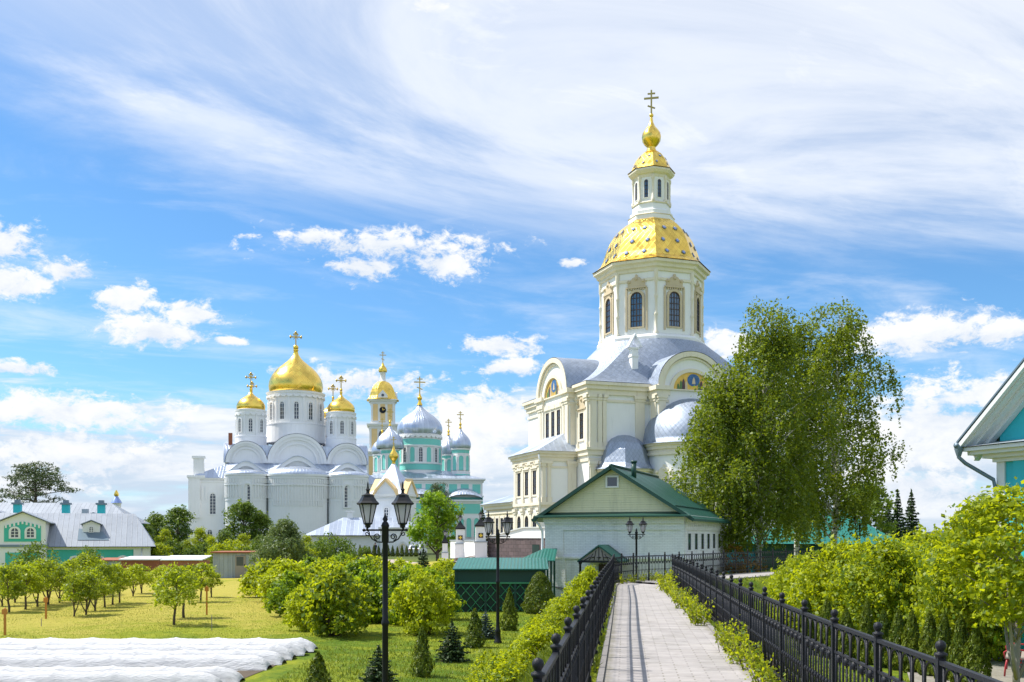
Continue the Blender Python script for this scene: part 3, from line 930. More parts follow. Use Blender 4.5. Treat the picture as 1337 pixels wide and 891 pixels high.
    # pilasters on the wall facing right of the view, on the left wall and on both arms
    for yy, w_ in ((-10.9, .7), (-10.15, .45), (-9.65, .40), (-5.75, 1.0)): pilaster(rt, 8.5, yy, 10.65, 15.9, Y, X, w_)
    for yy in (-4.2, 2.42): pilaster(rt, 10.3, yy, 10.65, 15.9, Y, X, .8)
    pilaster(rt, 9.6, -4.64, 10.65, 15.9, X, -Y, 1.0)
    for xx in (-2.6, 4.95, -1.75, 4.1): pilaster(rt, xx, -12.1, 10.65, 15.9, X, -Y, .8 if xx in (-2.6, 4.95) else .4)
    for xx in (8.1, 5.75): pilaster(rt, xx, -11.3, 10.65, 15.9, X, -Y, .6)
    for yy in (-10.9, -9.9): pilaster(rt, 8.5, yy, 0.5, 9.3, Y, X, .6)
    mb = MB(); mb.box(5.4, -12.0, 10.65, 5.5, -11.4, 15.2); mb.build('pilaster', M['cream'], rt)
    # three tall windows with balustered aprons on the left arm, one ornate window beside it
    for xx in (-.4, 1.175, 2.75):
        window(rt, (xx, -12.1, 11.9), X, -Y, 0.95, 3.1, 'cream', 'window_dark', 'frame_dark', .28, False, 2, 4)
        a = MB(); a.ext([(-.7, 11.0), (.7, 11.0), (.7, 11.5), (0, 11.15), (-.7, 11.5)], (xx, -12.1, 0), X, -Y, 0, .2)
        a.build('window_apron', M['cream'], rt)
        a = MB()
        a.ext([(-.75, 15.25), (.75, 15.25), (.5, 15.7), (0, 15.95), (-.5, 15.7)], (xx, -12.1, 0), X, -Y, 0, .22)
        a.build('window_crest', M['cream'], rt)
    window(rt, (6.95, -11.3, 11.6), X, -Y, 0.95, 2.6, 'cream', 'window_dark', 'frame_dark', .35, False, 2, 4, .14)
    crown_piece((6.95, -11.3, 0), X, -Y, 1.9, 14.7, 1.3, 'dark_cream', rt)
    # --- lower gallery along the left side
    mb = MB(); mb.box(-2.34, -15.2, g, 5.5, -11.33, 10.2)
    mb.build('gallery', W, rt)
    mb = MB()
    rect_cornice(mb, -2.34, -15.2, 5.5, -11.9, [(8.75, 8.95, .10), (9.45, 9.85, .20), (9.85, 10.15, .36), (10.15, 10.4, .55)])
    mb.build('cornice', M['cream'], rt)
    mb = MB()
    rect_cornice(mb, -2.34, -15.2, 5.5, -11.9, [(4.75, 5.0, .12), (5.0, 5.3, .26)])
    mb.build('cornice', M['cream'], rt)
    mb = MB()
    e, zt = .7, 12.4
    mb.add([(-2.34 - e, -15.2 - e, 10.4), (5.5 + e, -15.2 - e, 10.4), (5.5 + e, -11.31, 10.4), (-2.34 - e, -11.31, 10.4), (-1.0, -12.15, zt), (4.3, -12.15, zt), (4.3, -11.31, zt), (-1.0, -11.31, zt)],
           [(0, 1, 5, 4), (1, 2, 6, 5), (3, 0, 4, 7), (4, 5, 6, 7)])
    mb.build('roof', M['silver_seam'], rt)
    for k in range(4):
        xx = -1.9 + 6.95 * k / 3
        pilaster(rt, xx, -15.2, 5.3, 9.45, X, -Y, .62)
        pilaster(rt, xx, -15.2, 0.2, 4.75, X, -Y, .62)
        if k < 3:
            xm = xx + 1.16
            window(rt, (xm, -15.2, 6.1), X, -Y, 1.0, 2.6, 'cream', 'window_dark', 'frame_dark', .3, False, 2, 3)
            window(rt, (xm, -15.2, 0.9), X, -Y, 1.1, 3.1, 'cream', 'window_dark', 'frame_dark', .3, True, 2, 3)
            crown_piece((xm, -15.2, 0), X, -Y, 1.6, 9.0 - .1, .5, 'cream', rt)
    for yy in (-14.95, -14.35, -11.85): pilaster(rt, 5.5, yy, 5.3, 9.45, Y, X, .36 if yy < -12 else .9)
    # --- long low wing running back from the gallery
    mb = MB(); mb.box(-12.5, -15.1, g, -2.38, -9, 5.3)
    mb.build('wing', M['pale_cream'], rt)
    mb = MB(); rect_cornice(mb, -12.5, -15.1, -2.95, -9.2, [(4.4, 4.7, .12), (4.9, 5.3, .25), (5.3, 5.55, .5)])
    mb.build('cornice', M['cream'], rt)
    mb = MB()
    mb.add([(-13.2, -15.8, 5.55), (-2.4, -15.8, 5.55), (-2.4, -9, 5.55), (-13.2, -9, 5.55), (-10, -10, 7.5), (-2.4, -10, 7.5), (-2.4, -9, 7.5), (-10, -9, 7.5)], [(0, 1, 5, 4), (3, 0, 4, 7), (4, 5, 6, 7), (1, 2, 6, 5)])
    mb.build('roof', M['silver_seam'], rt)
    for k in range(6):
        window(rt, (-11.6 + 1.65 * k, -15.1, 0.9), X, -Y, 0.9, 3.0, 'cream', 'window_dark', 'frame_dark', .25, False, 2, 3)
    # --- big apse with half-dome and the small many-sided apse beside it
    def apse(cx, cy, R, zw, prof, n, ph, m='silver_tile'):
        a = MB(); a.lathe([(R, g), (R, zw)], n, cx, cy, ph, 0, n > 12, cap=True)
        ao = a.build('apse', W, rt)
        c = MB(); c.lathe([(R + .08, zw - 1.1), (R + .2, zw - 1.1), (R + .2, zw - .8), (R + .08, zw - .75), (R + .08, zw - .55), (R + .25, zw - .5), (R + .25, zw - .2), (R + .45, zw - .15), (R + .45, zw + .12), (R - .3, zw + .12)], n, cx, cy, ph, 0, False, cap=False)
        c.build('cornice', M['cream'], ao)
        c = MB(); c.lathe(prof, n, cx, cy, ph, 0, n > 12, cap=False)
        c.build('roof', M[m], ao)
        return ao
    R = 4.5
    big = apse(10.0, -.89, R, 10.9, [(R + .7, 10.95), (R + .35, 11.1)] + [(R * cos(a) + .25 * cos(a), 11.1 + 4.6 * sin(a)) for a in [pi / 2 * k / 14 for k in range(15)]], 48, 0)
    small = apse(8.45, -7.5, 2.8, 8.4, [(3.5, 8.45), (3.2, 8.65), (2.85, 9.1), (2.65, 9.7), (2.45, 10.4), (2.05, 11.1), (1.45, 11.6), (.75, 11.9), (.02, 12.0)], 8, pi / 8)
    apse(8.45, 6.3, 2.8, 8.4, [(3.5, 8.45), (3.2, 8.65), (2.85, 9.1), (2.65, 9.7), (2.45, 10.4), (2.05, 11.1), (1.45, 11.6), (.75, 11.9), (.02, 12.0)], 8, pi / 8)
    # carved windows on the big apse
    for a in (-62, -30, 0, 30):
        n = Vector((cos(radians(a)), sin(radians(a)), 0)); u = Vector((-n.y, n.x, 0))
        O = Vector((10.0, -.89, 0)) + n * (R - .03)
        window(rt, O + Vector((0, 0, 4.0)), u, n, .9, 3.0, 'cream', 'window_dark', 'frame_dark', .3, True, 2, 4, .22)
        crown_piece(O, u, n, 1.9, 7.6, 1.3, 'cream', rt)
    # --- chimney with its metal cap on the roof shoulder
    cx, cy = 7.1, -5.7
    mb = MB(); mb.box(cx - .34, cy - .34, 17.4, cx + .34, cy + .34, 20.9)
    mb.box(cx - .42, cy - .42, 20.1, cx + .42, cy + .42, 20.3); mb.box(cx - .46, cy - .46, 20.9, cx + .46, cy + .46, 21.05)
    co = mb.build('chimney', W, rt)
    mb = MB()
    nd = Vector((1, -.15, 0)).normalized(); ud = Vector((-nd.y, nd.x, 0))
    mb.ext([(-.75, 21.05), (-.62, 21.05), (0, 22.2), (.62, 21.05), (.75, 21.05), (0, 22.45)], (cx, cy, 0), ud, nd, -.6, .6)
    mb.build('chimney_cap', M['white_metal'], co)
    # --- octagonal drum
    PH = pi / 8
    Rd = 5.55
    mb = MB(); mb.lathe([(Rd, 21.5), (Rd, 30.8)], 8, 0, 0, PH, 0, False)
    dr = mb.build('drum', W, rt)
    mb = MB()
    mb.lathe([(Rd + .45, 21.2), (Rd + .45, 22.9), (Rd + .3, 23.1), (Rd + .05, 23.2)], 8, 0, 0, PH, 0, False, cap=False)
    mb.build('plinth', W, dr)
    mb = MB()
    mb.lathe([(Rd + .02, 28.75), (Rd + .14, 28.8), (Rd + .14, 29.05), (Rd + .02, 29.1)], 8, 0, 0, PH, 0, False, cap=False)
    mb.lathe([(Rd + .02, 29.75), (Rd + .18, 29.8), (Rd + .22, 30.1), (Rd + .48, 30.2), (Rd + .52, 30.5), (Rd + .85, 30.62), (Rd + .88, 30.9), (Rd + .3, 31.0)], 8, 0, 0, PH, 0, False, cap=False)
    mb.build('cornice', M['cream'], dr)
    for k in range(8):
        a = PH + k * pi / 4
        c = MB(); x, y = (Rd + .02) * cos(a), (Rd + .02) * sin(a)
        c.lathe([(.26, 22.9), (.26, 23.4), (.14, 23.5), (.14, 25.0), (.2, 25.1), (.2, 25.3), (.14, 25.4), (.14, 26.9), (.2, 27.0), (.2, 27.2), (.14, 27.3), (.14, 28.5), (.22, 28.7), (.22, 29.9)], 10, x, y)
        c.build('pilaster', M['cream'], dr)
        a = k * pi / 4
        n = Vector((cos(a), sin(a), 0)); u = Vector((-n.y, n.x, 0)); ap = Rd * cos(pi / 8)
        O = n * ap
        window(dr, O + Vector((0, 0, 24.0)), u, n, 1.30, 3.7, 'dark_cream', 'window_blue', 'frame_dark', .24, True, 4, 5, .16, .07)
        crown_piece(O, u, n, 1.9, 28.25, 1.3, 'dark_cream', dr)
        c = MB()
        for sx in (-1, 1): c.ext([(sx * 1.12 - .10, 23.6), (sx * 1.12 + .10, 23.6), (sx * 1.12 + .10, 28.1), (sx * 1.12 - .10, 28.1)], O, u, n, 0, .13)
        c.build('window_column', M['dark_cream'], dr)
    # --- faceted dome with stars
    prof = [(6.55, 30.95), (6.15, 31.15), (5.62, 31.6), (5.32, 32.2), (5.10, 32.9), (4.85, 33.6), (4.52, 34.3), (4.08, 35.0), (3.52, 35.6), (2.9, 36.1), (2.35, 36.45)]
    mb = MB(); mb.lathe(prof, 8, 0, 0, PH, 0, False, cap=False)
    dm = mb.build('dome', M['gold_tile'], rt)
    star = MB()
    pts = []
    for k in range(16):
        r = .29 if k % 2 == 0 else .10
        pts.append((r * cos(pi * k / 8), r * sin(pi * k / 8)))
    star.ext(pts, (0, 0, 0), (1, 0, 0), (0, -1, 0), 0.0, 0.08)
    sme = star.mesh('star', M['star_blue'])
    def star_on(k, z, off, prof_, parent, sc_=1.0):
        for (r0, z0), (r1, z1) in zip(prof_, prof_[1:]):
            if z0 <= z <= z1:
                t = (z - z0) / (z1 - z0); r = (r0 + (r1 - r0) * t) * cos(pi / 8); sl = Vector((r1 - r0, z1 - z0)); break
        a = k * pi / 4
        n = Vector((cos(a), sin(a), 0)); u = Vector((-n.y, n.x, 0))
        up = (n * sl.x * cos(pi / 8) + Vector((0, 0, sl.y))).normalized()
        nn = u.cross(up); nn = nn if nn.dot(n) > 0 else -nn
        p = n * r + Vector((0, 0, z)) + u * off + nn * 0.02
        o = bpy.data.objects.new('star', sme); COL.objects.link(o)
        mt = Matrix((u, -nn, up)).transposed().to_4x4() @ Matrix.Scale(sc_, 4)
        mt.translation = p - Vector((0, 0, g))
        o.matrix_local = mt
        o.parent = parent
    for k in range(8):
        for z, offs in ((32.0, (-1.3, .85)), (33.3, (-.75, 1.1)), (34.8, (-.85, .55))):
            for of in offs: star_on(k, z, of * (1 if k % 2 else -1) * .92, prof, dm, 1.0 if z < 35 else .8)
    # --- lantern, small dome, onion and cross
    mb = MB()
    mb.lathe([(2.55, 36.3), (2.55, 36.75), (2.36, 36.9), (2.36, 37.3), (2.12, 37.45), (2.06, 38.2), (1.96, 38.35), (1.96, 41.6)], 8, 0, 0, PH, 0, False)
    ln = mb.build('lantern', W, rt)
    mb = MB()
    mb.lathe([(2.4, 36.72), (2.62, 36.82), (2.38, 36.95)], 8, 0, 0, PH, 0, False, cap=False)
    mb.lathe([(2.12, 38.1), (2.2, 38.2), (2.1, 38.32)], 8, 0, 0, PH, 0, False, cap=False)
    mb.lathe([(1.9, 40.9), (2.0, 41.0), (2.05, 41.25), (2.35, 41.4), (2.55, 41.65), (2.55, 41.85), (2.1, 41.95)], 8, 0, 0, PH, 0, False, cap=False)
    mb.build('cornice', M['cream'], ln)
    for k in range(8):
        a = k * pi / 4; n = Vector((cos(a), sin(a), 0)); u = Vector((-n.y, n.x, 0))
        window(ln, n * (1.96 * cos(pi / 8)) + Vector((0, 0, 38.75)), u, n, .44, 1.95, 'trim_white', 'window_blue', 'frame_dark', .12, True, 2, 4, .06, .04)
        a += PH
        c = MB(); c.lathe([(.22, 38.3), (.22, 38.6), (.13, 38.7), (.13, 40.6), (.2, 40.75), (.2, 41.1)], 8, 1.98 * cos(a), 1.98 * sin(a)); c.build('pilaster', M['cream'], ln)
    prof2 = [(2.65, 41.9), (2.3, 42.05), (2.12, 42.4), (1.98, 42.8), (1.72, 43.3), (1.35, 43.8), (.85, 44.2), (.5, 44.4)]
    mb = MB(); mb.lathe(prof2, 8, 0, 0, PH, 0, False, cap=False)
    d2 = mb.build('dome', M['gold_tile'], rt)
    for k in range(8):
        for z, of in ((42.6, -.35), (43.4, .25)): star_on(k, z, of, prof2, d2, .6)
    mb = MB(); mb.lathe([(.55, 44.35), (.5, 44.6), (.42, 44.75), (.5, 44.85), (.75, 45.1), (1.0, 45.5), (1.06, 45.95), (.98, 46.35), (.72, 46.75), (.42, 47.1), (.2, 47.6), (.12, 48.2)], 20, 0, 0, 0)
    mb.ball((0, 0, 48.35), .24, 10, 6)
    mb.build('onion', M['gold_leaf'], rt)
    cr = cross_mb(0, 0, 48.4, 2.75, 1.6, .17).build('cross', M['old_gold'], rt)
    # turn the cross square to the long axis of the photo: it faces the drum's diagonal
    cr.rotation_euler = (0, 0, radians(70.5 - 12))
    # drainpipes
    for (x, y, z0, z1) in ((5.6, -15.3, 0, 10.1),):
        mb = MB(); mb.tube([(x + .3, y - .3, z1), (x + .12, y - .12, z1 - .6), (x + .12, y - .12, z0)], .09, 8)
        mb.build('drainpipe', M['white_metal'], rt)
    return rt


annunciation()


# ------------------------------------------------------------------ the white five-domed cathedral
ONION = [(.94, 0.0), (.985, .10), (1.0, .22), (.99, .34), (.95, .46), (.87, .60), (.75, .74), (.60, .87), (.44, .985), (.30, 1.09), (.19, 1.19), (.11, 1.30), (.065, 1.42)]


def onion(parent, x, y, z, R, H, m, name='dome', n=40):
    mb = MB(); mb.lathe([(R * a, z + H * b_ / 1.42) for a, b_ in ONION], n, x, y, 0, 0, True, cap=False)
    return mb.build(name, M[m], parent)


def scallops(mb, x, y, R, z, n, h, mi=0):
    for k in range(n):
        a = 2 * pi * k / n
        nn = Vector((cos(a), sin(a), 0)); u = Vector((-nn.y, nn.x, 0)); w = 2 * pi * R / n * .52
        mb.ext([(w * cos(pi * q / 6), -h * sin(pi * q / 6)) for q in range(7)], Vector((x, y, z)) + nn * R, u, nn, -.02, .14, mi)


def white_cathedral():
    C = Vector((-45.3, 210.0)); g = gz(C.x, C.y) - .3
    rt = thing('white_cathedral', 'large white cathedral with five golden onion domes and three rounded apses behind the orchard trees', 'cathedral', (C.x, C.y, g), radians(13.5))
    X, Y = Vector((1, 0, 0)), Vector((0, 1, 0)); W = M['cathedral_white']
    mb = MB(); mb.box(-14.5, 0, g, 14.5, 28, 17.2)
    mb.build('wall', W, rt)
    mb = MB(); mb.box(-14.4, -4, g, 14.4, 0.02, 14.6); mb.build('wall', W, rt)
    # three zakomara gables front, plus the same on the two sides
    def zak(O, ux, nrm, r, rz, z):
        a = MB()
        a.ext([(r * cos(pi * k / 28), z + rz * sin(pi * k / 28)) for k in range(29)], O, ux, nrm, -1.2, 0.02)
        a.build('gable', W, rt)
        a = MB()
        for (ra, rb, d) in ((1.0, .90, .50), (.90, .80, .28), (.70, .65, .34)):
            a.ring([(r * ra * cos(pi * k / 28), z + rz * ra * sin(pi * k / 28)) for k in range(29)], [(r * rb * cos(pi * k / 28), z + rz * rb * sin(pi * k / 28)) for k in range(29)], O, ux, nrm, 0.02, d, 0, False)
        a.build('archivolt', W, rt)
        a = MB()
        def fn(u, v):
            q = pi * u
            p = Vector(O) + Vector(ux) * ((r + .10) * cos(q)) + Vector(nrm) * (.44 - 9.0 * v) + Vector((0, 0, z + (rz + .10) * sin(q) - .5 * v))
            return p
        a.grid(fn, 24, 3, 0, True)
        a.build('roof', M['silver_seam'], rt)
    zak((0, 0, 0), X, -Y, 6.15, 6.2, 17.2)
    zak((-10.35, 0, 0), X, -Y, 4.2, 4.4, 17.2)
    zak((10.35, 0, 0), X, -Y, 4.2, 4.4, 17.2)
    for sx in (-1, 1):
        for yy, r, rz in ((5, 4.2, 4.4), (14, 5.2, 5.6), (23.4, 4.2, 4.4)):
            zak((sx * 14.5, yy, 0), Y, X * sx, r, rz, 17.2)
    mb = MB(); mb.box(-13.4, 1.4, 17.1, 13.4, 26.6, 21.0); mb.build('roof', M['silver_seam'], rt)
    # wavy band above the apses
    def wave(x):
        c = 14.75
        for (cx, hw, hh) in ((0, 6.05, 3.5), (-10.3, 4.15, 2.25), (10.3, 4.15, 2.25)):
            t = abs(x - cx) / hw
            if t < 1: c = 14.75 + hh * (0.5 + 0.5 * cos(pi * t)) ** 0.85
        return c
    xs = [-14.4 + 28.8 * k / 120 for k in range(121)]
    mb = MB(); mb.ext([(-14.4, 14.5), (14.4, 14.5)] + [(x, wave(x)) for x in xs[::-1]], (0, -4, 0), X, -Y, -.3, .02); mb.build('parapet', W, rt)
    mb = MB()
    mb.ring([(x, wave(x) + .12) for x in xs], [(x, wave(x) - .85) for x in xs], (0, -4, 0), X, -Y, .02, .55, 0, False)
    mb.build('band', W, rt)
    mb = MB()
    mb.ring([(x, wave(x) + .24) for x in xs], [(x, wave(x) + .12) for x in xs], (0, -4, 0), X, -Y, -.2, .75, 0, False)
    mb.grid(lambda u, v: (-14.4 + 28.8 * u, -4 + 4.0 * v, wave(-14.4 + 28.8 * u) * (1 - v) + 17.0 * v + .1), 96, 3, 0, True)
    mb.build('roof', M['silver_seam'], rt)
    # apses
    for cx, hw, bul, hd in ((0, 5.95, 3.0, 1.75), (-10.3, 4.05, 2.0, 1.0), (10.3, 4.05, 2.0, 1.0)):
        def ring_(f=1.0, n=28):
            return [(cx + hw * f * cos(pi + pi * k / n), -4.3 + bul * f * sin(pi + pi * k / n) * 1.0 - (1.2 if k not in (0, n) else 0) * 1) for k in range(n + 1)]
        rr = ring_()
        mb = MB(); mb.prism(rr, g, 14.3)
        ap = mb.build('apse', W, rt)
        mb = MB()
        for sc_, z0, z1 in ((1.03, 13.6, 13.9), (1.05, 14.1, 14.5), (1.02, 9.0, 9.15)):
            mb.prism([((x - cx) * sc_ + cx, (y + 4.3) * sc_ - 4.3) for x, y in rr], z0, z1)
        mb.build('cornice', W, ap)
        # blind arcade of slim ribs
        fr = MB(); n = 30 if cx == 0 else 20
        for k in range(1, n):
            a = pi + pi * k / n
            x, y = cx + hw * cos(a), -4.3 + bul * sin(a) - 1.2
            nn = Vector((cos(a) * bul, sin(a) * hw, 0)).normalized(); u = Vector((-nn.y, nn.x, 0))
            skip = cx != 0 and abs(a - 1.5 * pi) < .25
            if skip: continue
            L = (.5 + .5 * abs(cos(a))) * .0 + (1.6 if cx == 0 and abs(a - 1.5 * pi) < .95 else 0)
            fr.ext([(-.09, 9.6 - L), (.09, 9.6 - L), (.11, 12.1), (-.11, 12.1)], (x, y, 0), u, nn, -.03, .17)
            fr.ext([(-.28, 12.1), (.28, 12.1), (.28, 12.45), (-.28, 12.45)], (x, y, 0), u, nn, -.03, .21)
            fr.ext([(-.14, 12.6), (.14, 12.6), (.14, 13.5), (-.14, 13.5)], (x, y, 0), u, nn, -.03, .17)
        fr.build('arcade', W, ap)
        mb = MB()
        def dome(u, v):
            a = pi + pi * u
            f = cos(pi / 2 * v)
            return (cx + (hw + .25) * cos(a) * f, -4.3 + (bul + 1.5) * sin(a) * f, 14.5 + hd * sin(pi / 2 * v))
        mb.grid(dome, 28, 8, 0, True)
        mb.build('roof', M['silver_seam'], ap)
        if cx:
            window(rt, (cx + (.3 if cx < 0 else -.4), -4.3 - bul - 1.2 + .02, 7.8), X, -Y, 1.15, 4.6, 'cathedral_white', 'window_dark', 'trim_white', .3, True, 2, 6, .16, .07)
    for x in (-6.15, 6.15, -14.3, 14.35):
        mb = MB(); mb.tube([(x, -5.2, 14.3), (x, -5.4, 13.6), (x, -5.4, g)], .13, 8); mb.build('drainpipe', M['roof_sheet'], rt)
    # wings left and right
    for sx, w in ((-1, 7.8), (1, 4.6)):
        x0, x1 = (-14.5 - w, -14.52) if sx < 0 else (14.52, 14.5 + w)
        mb = MB(); mb.box(x0, 9, g, x1, 24, 14.4 if sx < 0 else 13.4); wg = mb.build('wing', W, rt)
        zt = 14.4 if sx < 0 else 13.4
        mb = MB(); rect_cornice(mb, x0, 9, x1, 24, [(zt - .9, zt - .6, .15), (zt - .3, zt, .35)]); mb.build('cornice', W, wg)
        mb = MB()
        xa = x0 - .4 if sx < 0 else x1 + .4; xi = -14.3 if sx < 0 else 14.3
        mb.add([(xa, 8.5, zt), (xi, 8.5, zt), (xi, 24.5, zt), (xa, 24.5, zt), (xi, 11, zt + 3.4), (xi, 22, zt + 3.4), (xa * .5 + xi * .5, 12, zt + 1.8), (xa * .5 + xi * .5, 21, zt + 1.8)], [(0, 1, 4, 6), (4, 5, 7, 6), (0, 6, 7, 3), (3, 7, 5, 2)])
        mb.build('roof', M['silver_seam'], wg)
        for xx in ((-17.0,) if sx < 0 else (16.4,)):
            window(rt, (xx - .6, 9, 6.6), X, -Y, 1.25, 4.6, 'cathedral_white', 'window_dark', 'trim_white', .3, True, 2, 6, .16, .07)
        for xx in ((-18.2, -16.0) if sx < 0 else ()):
            window(rt, (xx, 9, .4), X, -Y, 1.0, 2.9, 'cathedral_white', 'window_dark', 'trim_white', .25, True, 2, 4, .16, .07)
        fr = MB()
        for k in range(9):
            xx = x0 + .8 + (x1 - x0 - 1.2) * k / 8
            if abs(xx + 17.6) < .9: continue
            fr.ext([(-.10, 9.6), (.10, 9.6), (.12, 12.6), (-.12, 12.6)], (xx, 9, 0), X, -Y, 0, .14)
        fr.build('arcade', W, wg)
    # corner turret on the left wing
    mb = MB(); mb.box(-22.6, 8.6, 5.8, -20.2, 11, 14.6); mb.box(-21.6, 9.2, 14.6, -19.4, 11.4, 18.6); mb.box(-21.9, 8.9, 18.6, -19.1, 11.7, 19.1); mb.box(-22.9, 8.4, 14.4, -19.2, 11.8, 14.9)
    mb.build('turret', W, rt)
    mb = MB(); mb.box(-14.1, 3, 21, -13.3, 3.8, 23.6); mb.build('chimney', M['rust'], rt)
    # drums and domes
    drums = [(0, 13, 6.05, 22.5, 33.6, 8.4, 12), (-9.6, 7.0, 3.1, 20.0, 28.9, 3.6, 8), (9.6, 7.0, 3.1, 20.0, 28.9, 3.6, 8), (-9.6, 20, 3.1, 20.0, 28.9, 3.6, 8), (8.6, 20, 3.1, 20.0, 28.9, 3.6, 8)]
    for i, (x, y, R, z0, z1, H, nw) in enumerate(drums):
        mb = MB()
        mb.lathe([(R, z0), (R, z1)], 40, x, y, 0, 0, True)
        d = mb.build('drum', W, rt)
        mb = MB()
        zb = z0 + (z1 - z0) * .37
        mb.lathe([(R * 1.07, z0), (R * 1.07, zb - .3), (R * 1.09, zb - .25), (R * 1.09, zb), (R * 1.0, zb + .1)], 40, x, y, 0, 0, False, cap=False)
        mb.lathe([(R, z1 - .9), (R * 1.03, z1 - .8), (R * 1.03, z1 - .55), (R * 1.06, z1 - .4), (R * 1.08, z1), (R * .9, z1 + .15)], 40, x, y, 0, 0, False, cap=False)
        scallops(mb, x, y, R * 1.04, z1 - .85, 28 if i == 0 else 18, .5)
        mb.build('cornice', W, d)
        hw_ = 3.9 if i == 0 else 2.9
        for k in range(nw):
            a = -pi / 2 + 2 * pi * k / nw
            n = Vector((cos(a), sin(a), 0)); u = Vector((-n.y, n.x, 0))
            if n.y > .45: continue
            O = Vector((x, y, zb + .75)) + n * (R * 1.0)
            window(d, O, u, n, 1.0 if i == 0 else .8, hw_, 'cathedral_white', 'window_dark', 'trim_white', .22, True, 2, 4, .16, .06)
            c = MB()
            a2 = a + pi / nw; n2 = Vector((cos(a2), sin(a2), 0)); u2 = Vector((-n2.y, n2.x, 0))
            c.ext([(-.18, zb), (.18, zb), (.18, z1 - .8), (-.18, z1 - .8)], Vector((x, y, 0)) + n2 * R, u2, n2, -.05, .18)
            c.build('pilaster', W, d)
        dm = onion(rt, x, y, z1 + .1, R * (.985 if i == 0 else .98), H * 1.13, 'gold_leaf')
        mb = MB(); zt = z1 + H * 1.1
        mb.lathe([(R * .10, zt - .3), (R * .075, zt + .4), (R * .11, zt + .6), (R * .06, zt + .9)], 12, x, y)
        mb.ball((x, y, zt + 1.2), R * .10, 10, 6)
        mb.build('finial', M['gold'], dm)
        s_ = 1.0 if i == 0 else .86
        cross_mb(x, y, zt + 1.3, 3.3 * s_, 2.3 * s_, .26 * s_, True, False).build('cross', M['old_gold'], dm)
    return rt


white_cathedral()


